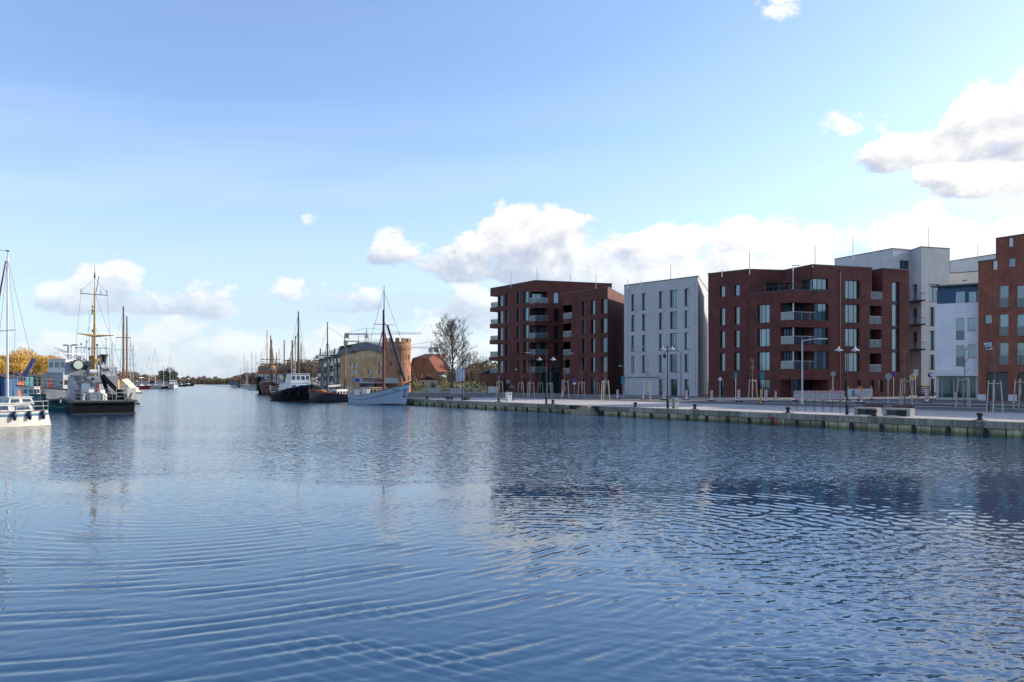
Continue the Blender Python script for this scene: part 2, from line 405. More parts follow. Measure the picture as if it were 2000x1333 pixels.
    for i in range(46):
        lam = .085*1.035**i; th = rs.normal(math.pi/2+.35, .75)
        kx, ky = math.cos(th), math.sin(th)
        A = .0030*(lam/.5)**1.2
        Z += A*chop*np.sin(2*np.pi*(X*kx+Y*ky)/lam+rs.uniform(0, 6.28)+.5*wob2)*lod(lam, kx, ky)*(.4+.6*np.clip(.5+.4*np.sin(wob2*1.3+i), 0, 1))
    Z *= sm(D[:, None], 190, 80)
    vs = np.stack([X, Y, Z], -1).reshape(-1, 3)
    idx = np.arange(rows*cols).reshape(rows, cols)
    q = np.stack([idx[:-1, :-1], idx[:-1, 1:], idx[1:, 1:], idx[1:, :-1]], -1).reshape(-1, 4)
    # the sheet goes on to the horizon and round behind the viewpoint
    nv = len(vs); D0, D1 = D[0], D[-1]; kk = k[-1]
    ext = np.array([(-D0*kk, D0, 0), (D0*kk, D0, 0), (D1*kk, D1, 0), (-D1*kk, D1, 0), (-400, -60, 0), (400, -60, 0), (2500, 1500, 0), (-2500, 1500, 0)], float)
    vs = np.vstack([vs, ext])
    me = bpy.data.meshes.new('water')
    faces = np.vstack([q, np.array([[nv+4, nv+5, nv+1, nv+0], [nv+5, nv+6, nv+2, nv+1], [nv+6, nv+7, nv+3, nv+2], [nv+7, nv+4, nv+0, nv+3]])])
    me.vertices.add(len(vs)); me.vertices.foreach_set('co', vs.astype(np.float32).ravel())
    me.loops.add(faces.size); me.loops.foreach_set('vertex_index', faces.astype(np.int32).ravel())
    me.polygons.add(len(faces)); me.polygons.foreach_set('loop_start', np.arange(0, faces.size, 4, dtype=np.int32))
    me.polygons.foreach_set('use_smooth', np.ones(len(faces), dtype=bool))
    me.update(calc_edges=True); me.materials.append(m)
    ob = bpy.data.objects.new('water', me); COL.objects.link(ob); structure(ob)
build_water()

# ------------------------------------------------------------------ ground
def ground_mat(name, c1, c2, scale, rough=.9, joints=None, rz=0.0):
    m = bpy.data.materials.new(name); m.use_nodes = True; T = NT(m.node_tree); T.n.clear(); MAT[name] = m
    b = T.new('ShaderNodeBsdfPrincipled'); o = T.new('ShaderNodeOutputMaterial'); T.l.new(b.outputs[0], o.inputs[0])
    P = T.new('ShaderNodeNewGeometry').outputs['Position']
    mp = T.new('ShaderNodeMapping'); T.l.new(P, mp.inputs[0]); mp.inputs['Rotation'].default_value = (0, 0, -QRZ)
    v = mp.outputs[0]
    n = T.noise(v, scale, 6, .65); n2 = T.noise(v, scale*.08, 4, .6)
    c = T.mix(T.ramp(n, .35, .65), c1, c2)
    c = T.vm('SCALE', c, sc=T.ramp(n2, .3, .7, .82, 1.12))
    if joints:
        bt = T.new('ShaderNodeTexBrick'); T.l.new(v, bt.inputs['Vector'])
        bt.inputs[1].default_value = (1, 1, 1, 1); bt.inputs[2].default_value = (.86, .86, .86, 1); bt.inputs[3].default_value = (.55, .55, .55, 1)
        bt.inputs['Scale'].default_value = 1; bt.inputs['Mortar Size'].default_value = joints[2]
        bt.inputs['Brick Width'].default_value = joints[0]; bt.inputs['Row Height'].default_value = joints[1]
        c = T.mix(1.0, c, bt.outputs[0], 'MULTIPLY')
    T.put(b.inputs['Base Color'], c); b.inputs['Roughness'].default_value = rough
    return m
ground_mat('pale_paving', (.54, .49, .45), (.42, .38, .35), 2.2, joints=(.9, .6, .02))
ground_mat('dark_setts', (.085, .083, .083), (.15, .145, .14), 5.0, joints=(.25, .16, .012))
ground_mat('asphalt', (.045, .046, .05), (.062, .062, .064), 4.0)
ground_mat('grey_paving', (.15, .145, .14), (.2, .195, .19), 3.0, joints=(.5, .5, .012))
ground_mat('bank_soil', (.10, .085, .055), (.16, .14, .09), .6)
def strip(name, b0, b1, z, m, a0=-60, a1=175):
    mb = MB(); mb.prism([AB(a0, b0), AB(a0, b1), AB(a1, b1), AB(a1, b0)], .3, z)
    return structure(mb.build(name, m))
EDGE_A = pxa(796)
# right bank: straight quay, then the shore bending away up-river
mb = MB()
rb = [AB(-60, .32), AB(EDGE_A+.5, .32)] + [Vector((W(px, D).x, D, 0)) for px, D in ((700, 125), (640, 160), (560, 235), (505, 360), (478, 560), (452, 1000), (452, 1500))] + [Vector((4000, 1500, 0)), Vector((4000, -60, 0)), Vector((220, -60, 0))]
mb.prism(rb, -1.5, QZ-.05); structure(mb.build('right_bank', 'bank_soil'))
strip('promenade', .34, 13.6, QZ, 'pale_paving', a1=EDGE_A+2)
strip('setts', 13.6, 22.5, QZ-.004, 'dark_setts')
strip('kerb', 22.5, 22.8, QZ+.03, 'pale_paving')
strip('road', 22.8, 31.0, QZ-.02, 'asphalt')
strip('far_kerb', 31.0, 31.3, QZ+.06, 'pale_paving')
strip('pavement', 31.3, 120, QZ+.04, 'grey_paving')
# left bank
mb = MB()
lb = [Vector((W(px, D).x, D, 0)) for px, D in ((-400, 92), (20, 98), (95, 135), (190, 230), (262, 400), (335, 640), (398, 1050), (398, 1500))] + [Vector((-4000, 1500, 0)), Vector((-4000, 60, 0)), Vector((-140, 60, 0))]
mb.prism(list(reversed(lb)), -1.5, QZ); structure(mb.build('left_bank', 'bank_soil'))
# land beyond the river's bend
mb = MB(); mb.prism([Vector((-9000, 1210, 0)), Vector((9000, 1210, 0)), Vector((12000, 12000, 0)), Vector((-12000, 12000, 0))], -1.5, .6); structure(mb.build('far_land', 'bank_soil'))

# ------------------------------------------------------------------ quay wall
ground_mat('cap_concrete', (.115, .112, .09), (.16, .155, .13), 3.0)
def algae_mat(name, c_top, c_bot):
    m = bpy.data.materials.new(name); m.use_nodes = True; T = NT(m.node_tree); T.n.clear(); MAT[name] = m
    b = T.new('ShaderNodeBsdfPrincipled'); o = T.new('ShaderNodeOutputMaterial'); T.l.new(b.outputs[0], o.inputs[0])
    P = T.new('ShaderNodeNewGeometry').outputs['Position']; s = T.sep(P)
    n = T.noise(P, 3.0, 5, .65); r = T.new('ShaderNodeObjectInfo').outputs['Random']
    f = T.ramp(T.m('ADD', s[2], T.m('MULTIPLY', T.m('SUBTRACT', n, .5), .25)), .02, .30)
    c = T.mix(f, c_bot, c_top)
    st = T.noise(T.vm('MULTIPLY', P, (5, 5, .6)), 1.0, 4, .6)
    c = T.vm('SCALE', c, sc=T.m('MULTIPLY', T.ramp(st, .3, .7, .6, 1.3), T.ramp(r, 0., 1., .62, 1.25, smooth=False)))
    T.put(b.inputs['Base Color'], c); b.inputs['Roughness'].default_value = .8
    return m
algae_mat('algae_panel', (.46, .44, .31), (.17, .18, .075)); algae_mat('wet_cap', (.25, .245, .20), (.22, .22, .17))
mat('tar_black', (.012, .012, .013), .6, var=.3)
def build_quay():
    q = thing('quay_wall', 'long low concrete quay wall with algae stained panels below the paved promenade', 'quay wall', AB(20, 0, 0), 0, world=True)
    rr = random.Random(5)
    S0, S1 = pxa(1163), pxa(1126)          # the boat steps
    a = -40.0; i = 0
    while a < EDGE_A:
        L = 1.9
        a1 = min(a+L, EDGE_A)
        if not (a1 > S0 and a < S1):
            for h0, h1 in ((0, .5), (.5, 1.0)):
                b0, b1 = a+L*h0+.03, a+L*h1-.03
                off = rr.uniform(-.012, .012)
                if h0 == 0: b0 += .12
                mb = MB(); mb.prism([AB(b0, .10+off), AB(b0, .30), AB(b1, .30), AB(b1, .10+off)], -.5, .37)
                mb.build('wall_panel', 'algae_panel', q)
            mb = MB(); mb.prism([AB(a-.10, .0), AB(a-.10, .31), AB(a+.12, .31), AB(a+.12, .0)], -.5, .30)
            mb.build('timber_pile', 'tar_black', q)
        a += L; i += 1
    a = -40.0
    while a < EDGE_A:
        L = rr.uniform(1.5, 2.6); a1 = min(a+L, EDGE_A)
        if not (a1 > S0+.3 and a < S1-.3):
            o = rr.uniform(-.008, .008)
            mb = MB(); mb.prism([AB(a+.012, -.06+o), AB(a+.012, .36), AB(a1-.012, .36), AB(a1-.012, -.06+o)], .39, QZ+.008+o*.3)
            mb.build('cap_block', 'wet_cap', q)
        a = a1
    mb = MB(); mb.prism([AB(-40, .31), AB(-40, .335), AB(EDGE_A, .335), AB(EDGE_A, .31)], -.5, QZ-.02); mb.build('back_wall', 'tar_black', q)
    mb = MB(); mb.prism([AB(EDGE_A, -.05), AB(EDGE_A, 12), AB(EDGE_A+.3, 12), AB(EDGE_A+.3, -.05)], -.5, QZ); mb.build('end_wall', 'algae_panel', q)
    for k in range(4):
        mb = MB(); mb.prism([AB(S0+k*.25, -.2-.16*(3-k)), AB(S0+k*.25, .33), AB(S1-k*.25, .33), AB(S1-k*.25, -.2-.16*(3-k))], (-.5, .18, .37, .56)[k], (.18, .37, .56, QZ)[k])
        mb.build('step', 'sandy_concrete', q)
mat('sandy_concrete', (.30, .26, .19), .85, var=.2)
build_quay()
# ------------------------------------------------------------------ facades
mat('pale_guard', (.24, .30, .30), .15, ior=1.6, alpha=.8); mat('clear_guard', (.08, .12, .13), .08, ior=1.6, alpha=.25)
class Facade:
    """A wall from A (left) to B (right) as one sees it from the water."""
    def __init__(s, A, B, z0, z1, bld, m, floor=None):
        s.A, s.B = Vector((A.x, A.y, 0)), Vector((B.x, B.y, 0)); s.L = (s.B-s.A).length; s.e = (s.B-s.A)/s.L
        s.n = Vector((s.e.y, -s.e.x, 0)); s.z0, s.z1 = z0, z1; s.b = bld; s.m = m; s.holes = []
    def s_(s, px):
        k = (px-1000)/F; return (k*s.A.y-s.A.x)/(s.e.x-k*s.e.y)
    def z_(s, px, py):
        D = s.A.y+s.e.y*s.s_(px); return ZZ(py, D)
    def P(s, u, z, out=0.0):
        v = s.A+s.e*u+s.n*out; return Vector((v.x, v.y, z))
    def rect(s, x0, x1, y0, y1):
        xm = (x0+x1)/2; a, b = s.s_(x0), s.s_(x1)
        return max(a, .0), min(b, s.L), s.z_(xm, y1), s.z_(xm, y0)
    def hole(s, r, depth=.34, left=True, right=True, m=None): s.holes.append((*r, depth, left, right, m))
    def obox(s, mb, u0, u1, z0, z1, o0, o1):
        mb.prism([s.P(u0, 0, o1), s.P(u1, 0, o1), s.P(u1, 0, o0), s.P(u0, 0, o0)], z0, z1); return mb
    def finish(s):
        us = sorted({0.0, s.L, *[h[0] for h in s.holes], *[h[1] for h in s.holes]}); zs = sorted({s.z0, s.z1, *[h[2] for h in s.holes], *[h[3] for h in s.holes]})
        us = [u for u in us if 0 <= u <= s.L]; zs = [z for z in zs if s.z0 <= z <= s.z1]
        mb = MB()
        for u0, u1 in zip(us[:-1], us[1:]):
            for z0, z1 in zip(zs[:-1], zs[1:]):
                uc, zc = (u0+u1)/2, (z0+z1)/2
                if u1-u0 < 1e-4 or z1-z0 < 1e-4: continue
                if any(h[0] < uc < h[1] and h[2] < zc < h[3] for h in s.holes): continue
                mb.quad(s.P(u0, z0), s.P(u1, z0), s.P(u1, z1), s.P(u0, z1), [(u0, z0), (u1, z0), (u1, z1), (u0, z1)])
        for (u0, u1, z0, z1, d, lf, rt, mm) in s.holes:
            z0, z1 = max(z0, s.z0), min(z1, s.z1)
            if lf: mb.quad(s.P(u0, z0), s.P(u0, z1), s.P(u0, z1, -d), s.P(u0, z0, -d), [(0, z0), (0, z1), (d, z1), (d, z0)])
            if rt: mb.quad(s.P(u1, z1), s.P(u1, z0), s.P(u1, z0, -d), s.P(u1, z1, -d), [(0, z1), (0, z0), (d, z0), (d, z1)])
            mb.quad(s.P(u0, z0, -d), s.P(u1, z0, -d), s.P(u1, z0), s.P(u0, z0), [(u0, 0), (u1, 0), (u1, d), (u0, d)])
            if z1 < s.z1-.01: mb.quad(s.P(u0, z1), s.P(u1, z1), s.P(u1, z1, -d), s.P(u0, z1, -d), [(u0, 0), (u1, 0), (u1, d), (u0, d)])
        mb.build('wall', s.m, s.b)
    def window(s, r, n=1, depth=.36, frame='window_frame', sill=True, glass='window_glass', hole=True, name='window', rail=False, split=None, fw=.055, **kw):
        u0, u1, z0, z1 = r
        if hole: s.hole(r, depth, **kw)
        o = -(depth-.06); t = .05
        mb = MB()
        s.obox(mb, u0, u1, z1-fw, z1, o-t, o); s.obox(mb, u0, u1, z0, z0+fw, o-t, o)
        s.obox(mb, u0, u0+fw, z0+fw, z1-fw, o-t, o); s.obox(mb, u1-fw, u1, z0+fw, z1-fw, o-t, o)
        cuts = [u0+fw] + [u0+(u1-u0)*k/n for k in range(1, n)] + [u1-fw] if split is None else [u0+fw]+[u0+(u1-u0)*q for q in split]+[u1-fw]
        for c in cuts[1:-1]: s.obox(mb, c-.035, c+.035, z0+fw, z1-fw, o-t, o)
        w = mb.build(name, frame, s.b)
        for a, b in zip(cuts[:-1], cuts[1:]):
            g = MB(); g.quad(s.P(a+.01, z0+fw, o-.03), s.P(b-.01, z0+fw, o-.03), s.P(b-.01, z1-fw, o-.03), s.P(a+.01, z1-fw, o-.03))
            g.build('pane', glass, w)
        if sill:
            g = MB(); s.obox(g, u0-.04, u1+.04, z0-.04, z0, -depth+.02, .04); g.build('sill', 'coping_metal', w)
        if rail:
            g = MB(); s.obox(g, u0+.02, u1-.02, z0+.06, z0+1.0, -.06, -.04); g.build('guard_glass', 'balcony_glass', w)
        return w
    def loggia(s, r, depth=1.8, rail=(0, 1), n=4, left=True, right=True, glass_h=1.05, hard=False, back=True, railm='balcony_glass', wallm=None):
        """open balcony cut into the house: floor, ceiling and side walls, glazing at the back and a glass guard in front"""
        u0, u1, z0, z1 = r
        s.hole(r, depth, left, right)
        o = -depth
        if back:
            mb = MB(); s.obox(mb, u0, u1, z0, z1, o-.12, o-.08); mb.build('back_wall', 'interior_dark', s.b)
            fr = MB(); k = u0; ww = (u1-u0)/n
            for j in range(n+1):
                c = min(max(u0+j*ww, u0+.04), u1-.04); s.obox(fr, c-.04, c+.04, z0+.05, z1-.05, o-.06, o+.01)
            s.obox(fr, u0, u1, z0, z0+.05, o-.06, o+.012); s.obox(fr, u0, u1, z1-.05, z1, o-.06, o+.012)
            w = fr.build('balcony_window', 'window_frame', s.b)
            for j in range(n):
                g = MB(); g.quad(s.P(u0+j*ww+.05, z0+.05, o-.03), s.P(u0+(j+1)*ww-.05, z0+.05, o-.03), s.P(u0+(j+1)*ww-.05, z1-.05, o-.03), s.P(u0+j*ww+.05, z1-.05, o-.03)); g.build('pane', 'window_glass', w)
        if rail:
            a, b = u0+(u1-u0)*rail[0], u0+(u1-u0)*rail[1]
            g = MB(); s.obox(g, a, b, z0+.04, z0+glass_h, -.05, -.02); w = g.build('balcony_guard', railm, s.b)
            g = MB(); s.obox(g, a, b, z0+glass_h, z0+glass_h+.05, -.07, .0)
            k = a
            while k < b+.01: s.obox(g, min(k, b-.03), min(k, b-.03)+.03, z0, z0+glass_h, -.02, .004); k += 1.3
            g.build('handrail', 'pale_metal', w)
def roof(b, pts, z, m='coping_metal', over=.06, th=.12, inset=.45, name='roof'):
    mb = MB(); mb.poly([(p.x, p.y, z-inset) for p in pts]); mb.build(name, 'coping_metal', b)
    mb = MB(); n = len(pts)
    c = sum((Vector((p.x, p.y, 0)) for p in pts), Vector())/n
    for i in range(n):
        p, q = Vector((pts[i].x, pts[i].y, 0)), Vector((pts[(i+1) % n].x, pts[(i+1) % n].y, 0)); e = (q-p).normalized(); nn = Vector((e.y, -e.x, 0))
        if nn.dot(c-p) > 0 and n < 5: nn = -nn
        mb.prism([p+nn*over-e*over, q+nn*over+e*over, q-nn*.3+e*over, p-nn*.3-e*over], z+.002*i, z+th+.002*i)
    mb.build('parapet_coping', m, b)
def plainwall(b, A, B, z0, z1, m, uv0=0):
    Lw = (Vector((B.x, B.y))-Vector((A.x, A.y))).length; mb = MB()
    mb.quad((A.x, A.y, z0), (B.x, B.y, z0), (B.x, B.y, z1), (A.x, A.y, z1), [(0, z0), (Lw, z0), (Lw, z1), (0, z1)]); mb.build('wall', m, b)
def downpipe(f, u, z0, z1, m='steel'):
    mb = MB(); mb.tube(f.P(u, z0, .07), f.P(u, z1, .07), .05, .05, 6); mb.box(f.P(u, z1-.15, .1), (.3, .2, .3)); mb.build('downpipe', m, f.b)
def rods(b, lst, D):
    for px, y0, y1 in lst:
        mb = MB(); mb.tube(W(px, D, ZZ(y1, D)-.6), W(px, D, ZZ(y0, D)), .07, .045, 5); mb.build('lightning_rod', 'steel', b)
def col(*v): return [tuple(x) for x in v]
GB = .3   # walls start below the paving

# --- A: six-storey dark brick corner house (left end of the row)
def house_a():
    ZT = 22.7
    b = thing('apartment_house', 'six storey dark red brick house with wraparound glass balconies, left end of the quay row', 'apartment building', W(1045, 152), 0, world=True)
    PL, PC, PR = W(972, 160.6), W(1045, 150), W(1195, 155)
    f = Facade(PL, PC, GB, ZT, b, 'dark_red_brick')
    rows = [(570, 592.5), (602, 627.5), (636, 661.5), (669, 694), (703.5, 728)]
    for i, (y0, y1) in enumerate(rows):
        z0, z1 = f.z_(1020, y1), f.z_(1020, y0)
        f.window((f.s_(973.2), f.s_(982.5), z0, z1), 2)
        f.window((f.s_(987), f.s_(992.5), z0, z1), 1)
        f.window((f.s_(1009), f.s_(1014.5), z0, z1), 1)
        f.window((f.s_(1022), f.s_(1033), z0, z1), 3)
        # open end of the house: slab with guard carried past the corner
        g = MB(); u0, u1 = f.s_(957.5-.8*i*.6), 0
        f.obox(g, u0, u1, z1+.10, z1+.95 if i else ZT, -3.5, 0.0); g.build('balcony_slab', 'dark_red_brick', b)
        g = MB(); f.obox(g, u0+.1, u1, z0+.05, z0+1.05, -.12, -.08); f.obox(g, u0+.1, u0+.14, z0+.05, z0+1.05, -3.3, -.12); w = g.build('balcony_guard', 'balcony_glass', b)
        g = MB(); f.obox(g, u0+.08, u1, z0+1.05, z0+1.10, -.14, -.06); g.build('handrail', 'pale_metal', w)
    z0, z1 = f.z_(1020, 728)-.9, f.z_(1020, 728)-.05
    g = MB(); f.obox(g, f.s_(957), 0, z0, z1, -3.5, 0); g.build('balcony_slab', 'dark_red_brick', b)
    zb = [(f.z_(1043, y1), f.z_(1043, y0)) for y0, y1 in rows]
    f.window(f.rect(983, 995, 742, 770), 1, name='entrance_door', sill=False); f.window(f.rect(1009, 1014, 742, 768), 1)
    f2 = Facade(PC, PR, GB, ZT, b, 'dark_red_brick')
    for z0, z1 in zb:                       # loggias wrap the corner
        f.loggia((f.s_(1034), f.L, z0, z1), 1.9, n=2, right=False, back=False)
        f2.loggia((0, f2.s_(1070), z0, z1), 1.9, n=3, left=False)
    for z0, z1 in zb: f2.window((f2.s_(1082), f2.s_(1092.5), z0, z1), 1)
    f.window(f.rect(1022, 1029, 742, 768), 2, sill=False)
    f2.window(f2.rect(1056, 1094, 720, 771), 5, glass='teal_panel', frame='teal_panel', sill=False, name='garage_gate', depth=.6)
    f.finish(); f2.finish()
    # inner ceiling and end wall behind the open corner
    plainwall(b, PL+Vector((2.9, 2.0, 0)), PL, GB, ZT, 'dark_red_brick')
    back = [PL, PC, PR, PR+Vector((1, 10, 0)), PL+Vector((7, 6, 0))]
    roof(b, [f.P(f.s_(959), 0), PC, PR, back[3], back[4]], ZT)
    plainwall(b, PR, back[3], GB, ZT, 'dark_red_brick'); plainwall(b, back[3], back[4], GB, ZT, 'dark_red_brick')
    rods(b, [(998, 532, 556), (1049, 520, 549), (1114, 536, 551)], 154)
house_a()

# --- B: lower dark brick house
def house_b():
    ZT = 18.9
    b = thing('apartment_house', 'five storey dark red brick house with corner loggias, left neighbour of the blue grey house', 'apartment building', W(1145, 135), 0, world=True)
    A, B = W(1100, 140), W(1187, 130)
    f = Facade(A, B, GB, ZT, b, 'dark_red_brick')
    rows = [(584, 612.5), (622, 650.5), (660, 688.5), (697, 727), (741, 770)]
    for i, (y0, y1) in enumerate(rows):
        z0, z1 = f.z_(1180, y1), f.z_(1180, y0)
        f.window((f.s_(1136.5), f.s_(1142.5), z0, z1), 1); f.window((f.s_(1153.5), f.s_(1162), z0, z1), 1 if i < 4 else 2)
        f.window((f.s_(1174), f.s_(1188), z0, z1) if False else (f.s_(1173.5), f.s_(1186), z0, z1), 2, split=(.3, .62))
        if i < 4: f.loggia((0, f.s_(1117.5-i*1.6), z0-.25, z1-.25), 1.7, n=1, left=False, back=True)
        else: f.window((f.s_(1103), f.s_(1111), z0, z1), 1)
    f.finish()
    C_, D_ = W(1228, 147), W(1134, 156)
    f2 = Facade(B, C_, GB, ZT, b, 'dark_red_brick'); f2.finish()
    plainwall(b, A+Vector((5, 9, 0)), A+Vector((.0, .0, 0))+f.e*0+Vector((1.0, 1.5, 0)), GB, ZT-1, 'dark_red_brick')
    roof(b, [A, B, C_, D_], ZT); plainwall(b, C_, D_, GB, ZT, 'dark_red_brick'); plainwall(b, D_, A, GB, ZT, 'dark_red_brick')
    rods(b, [(1164, 536, 563)], 133)
    return
house_b()

# --- C: blue grey plaster house
def house_c():
    ZT = 18.4
    b = thing('apartment_house', 'five storey blue grey plastered house with tall narrow windows', 'apartment building', W(1290, 118), 0, world=True)
    A, B = W(1219, 123.7), W(1363, 113)
    f = Facade(A, B, GB, ZT, b, 'blue_grey_plaster')
    rows = [(566.5, 600), (609, 642), (651, 684), (692.5, 727), (741, 772)]
    cols = [(1232.5, 1240, 1), (1253.5, 1262.5, 1), (1286.5, 1295.5, 1), (1308, 1323.5, 3), (1336.5, 1346, 1)]
    for i, (y0, y1) in enumerate(rows):
        z0, z1 = f.z_(1316, y1), f.z_(1316, y0)
        for j, (x0, x1, n) in enumerate(cols):
            if i == 4 and j < 2: continue
            if i == 4 and j == 3: f.window((f.s_(1309), f.s_(1323), z0-.15, z1), 1, name='entrance_door', sill=False, glass='shop_glass'); continue
            f.window((f.s_(x0), f.s_(x1), z0, z1), n, split=None if n == 1 else (.28, .62))
    g = MB(); f.obox(g, 0.0, f.s_(1290), f.z_(1240, 738.2), f.z_(1240, 736.6), 0.002, .06); g.build('string_course', 'coping_metal', b)
    downpipe(f, f.s_(1226), GB, ZT-.6, 'pale_metal'); downpipe(f, f.s_(1357), GB, ZT-.6, 'pale_metal')
    f.finish()
    C_, D_ = W(1382.5, 131), W(1250, 146)
    f2 = Facade(B, C_, GB, ZT, b, 'blue_grey_plaster'); f2.finish()
    roof(b, [A, B, C_, D_], ZT)
    plainwall(b, D_, A, GB, ZT, 'blue_grey_plaster'); plainwall(b, C_, D_, GB, ZT, 'blue_grey_plaster')
    rods(b, [(1310, 516, 548), (1226, 546, 559), (1252, 548, 556)], 119)
house_c()

# --- D: big dark brick house with terrace
def house_d():
    ZT = 18.56; ZL = 15.05
    b = thing('apartment_house', 'broad dark red brick house with glazed corner loggias and a roof terrace', 'apartment building', W(1550, 104), 0, world=True)
    P1, P2, PC, PE = W(1383, 111.6), W(1462, 107.3), W(1550, 101.8), W(1776, 108.1)
    f = Facade(P1, PC, GB, ZL, b, 'dark_red_brick')           # lower four storeys, river side
    g2 = Facade(PC, PE, GB, ZT, b, 'dark_red_brick')
    rows = [(557, 590), (601, 635), (646, 679.5), (690, 725), (742, 774)]
    zr = [(f.z_(1425, y1), f.z_(1425, y0)) for y0, y1 in rows]
    up = Facade(P1, P2, ZL, ZT, b, 'dark_red_brick')
    for i, (z0, z1) in enumerate(zr):
        t = up if i == 0 else f
        for x0, x1 in ((1406, 1416), (1434, 1444.5)):
            if i == 4: x0, x1 = x0, x0+7
            t.window((t.s_(x0), t.s_(x1), max(z0, ZL+.02) if i == 0 else z0, z1), 1)
        if i > 0: f.window((f.s_(1479.5), f.s_(1503), z0, z1), 3, split=(.22, .6))
    up.finish(); downpipe(f, f.s_(1460), GB, ZL-.3, 'dark_steel'); downpipe(g2, g2.s_(1640), GB, ZT-.5, 'dark_steel')
    for i in (1, 2, 3):
        z0, z1 = zr[i][0]+.15, zr[i][1]
        f.loggia((f.s_(1524), f.L, z0, z1), 2.0, rail=(0.05, .95), right=False, n=3, back=False, railm='pale_guard')
        g2.loggia((0, g2.s_(1590), z0, z1), 2.0, rail=(0, 1), left=False, right=True, n=7, railm='clear_guard')
        g2.window((g2.s_(1590), g2.s_(1618.5), z0, z1), 3, depth=.35)
        mb = MB(); mb.tube(PC+(f.n+g2.n)*-.25+Vector((0, 0, z0-PC.z)), PC+(f.n+g2.n)*-.25+Vector((0, 0, z1-PC.z)), .09, .09, 8); mb.build('column', 'pale_metal', b)
    z0, z1 = GB+.5, zr[4][1]
    f.loggia((f.s_(1524), f.L, z0, z1), 3.0, rail=None, right=False, n=3, back=False)
    g2.loggia((0, g2.s_(1618), z0, z1), 3.0, rail=None, left=False, n=7)
    f.finish()
    # window columns of the right face
    r2 = [(548, 583.5), (595, 630.5), (642, 677), (689.5, 726)]
    for i, (y0, y1) in enumerate(r2):
        za, zb_ = g2.z_(1665, y1), g2.z_(1665, y0)
        g2.window((g2.s_(1651), g2.s_(1679.5), za, zb_), 3)
        if i > 0: g2.loggia((g2.s_(1699), g2.s_(1722), za-.12, zb_-.05), 1.6, n=2)
    # notch down to the top balcony
    zn = g2.z_(1710, 586)
    g2.hole((g2.s_(1703), g2.s_(1724), zn, ZT), 2.0)
    mb = MB(); g2.obox(mb, g2.s_(1703), g2.s_(1724), zn, ZT-.4, -2.2, -2.02); mb.build('wall', 'dark_red_brick', b)
    mb = MB(); g2.obox(mb, g2.s_(1700), g2.s_(1723), zn+.05, zn+1.15, .02, .05); mb.build('balcony_guard', 'balcony_glass', b)
    # stair window strip
    s0, s1 = g2.s_(1742.5), g2.s_(1757); g2.window((s0, s1, g2.z_(1750, 726), g2.z_(1750, 551)), 1, depth=.4, sill=False)
    for py in (590, 638, 684):
        mb = MB(); g2.obox(mb, s0, s1, g2.z_(1750, py)-.35, g2.z_(1750, py)+.1, -.33, -.2); mb.build('transom_panel', 'dark_steel', b)
    for x0, x1 in ((1675, 1681), (1701, 1708), (1717, 1725), (1650, 1656)): g2.window(g2.rect(x0, x1, 743, 766), 1, sill=False)
    # set-back storey
    q1, q2 = W(1530, 108.3), W(1587, 103.1)
    zt_hole = (g2.s_(1550), g2.s_(1587.5), ZL, ZT)
    g2.holes.append((0, g2.s_(1587.5), ZL, ZT, .02, False, False, None))
    tw = g2.rect(1589, 1618, 544.5, 567.5)
    g2.window((g2.s_(1588), tw[1], ZL+.25, tw[3]), 3, depth=.3)
    g2.finish()
    h1 = Facade(P2, q1, ZL-.3, ZT, b, 'dark_red_brick'); h1.window(h1.rect(1496, 1529, 553, 572), 4, sill=False); h1.finish()
    h2 = Facade(q1, q2, ZL-.3, ZT, b, 'dark_red_brick'); h2.window((h2.s_(1533), h2.s_(1544), ZL+.1, h2.z_(1540, 553)), 2, sill=False)
    h2.window((h2.s_(1567), h2.L-.05, ZL+.1, h2.z_(1580, 546)), 2, sill=False); h2.finish()
    mb = MB(); mb.poly([(p.x, p.y, ZL-.25) for p in (P2, PC, q2, q1)]); mb.build('terrace_floor', 'coping_metal', b)
    mb = MB()
    f.obox(mb, f.s_(1462), f.L, ZL, ZL+.1, -.3, .05); g2.obox(mb, 0, g2.s_(1620), ZL+.003, ZL+.103, -.3, .05); mb.build('terrace_coping', 'coping_metal', b)
    mb = MB(); u = f.s_(1466)
    while u < f.L: f.obox(mb, u, u+.04, ZL+.1, ZL+.75, -.2, -.16); u += 1.1
    f.obox(mb, f.s_(1466), f.L, ZL+.75, ZL+.8, -.2, -.16); g2.obox(mb, 0, g2.s_(1587), ZL+.75, ZL+.8, -.2, -.16)
    mb.build('terrace_railing', 'dark_steel', b)
    mb = MB(); mb.tube(PC+Vector((0.1, .5, ZL-PC.z)), PC+Vector((.1, .5, ZZ(518, 102)-PC.z)), .05, .05, 6); mb.box(PC+Vector((.5, .5, ZZ(518, 102)-PC.z)), (.9, .25, .08)); mb.build('terrace_lamp', 'pale_metal', b)
    PB1, PB2 = PE+Vector((-2, 14, 0)), P1+Vector((8, 14, 0))
    roof(b, [P1, P2, q1, q2, W(1703, 105.95), W(1703, 105.95)+g2.n*-2, W(1724, 106.5)+g2.n*-2, W(1724, 106.5), PE, PB1, PB2], ZT, inset=.3)
    plainwall(b, PE, PB1, GB, ZT, 'dark_red_brick'); plainwall(b, PB2, P1, GB, ZT, 'dark_red_brick'); plainwall(b, PB1, PB2, GB, ZT, 'dark_red_brick')
    rods(b, [(1464, 490, 528), (1592, 480, 519), (1410, 526, 533)], 107)
house_d()

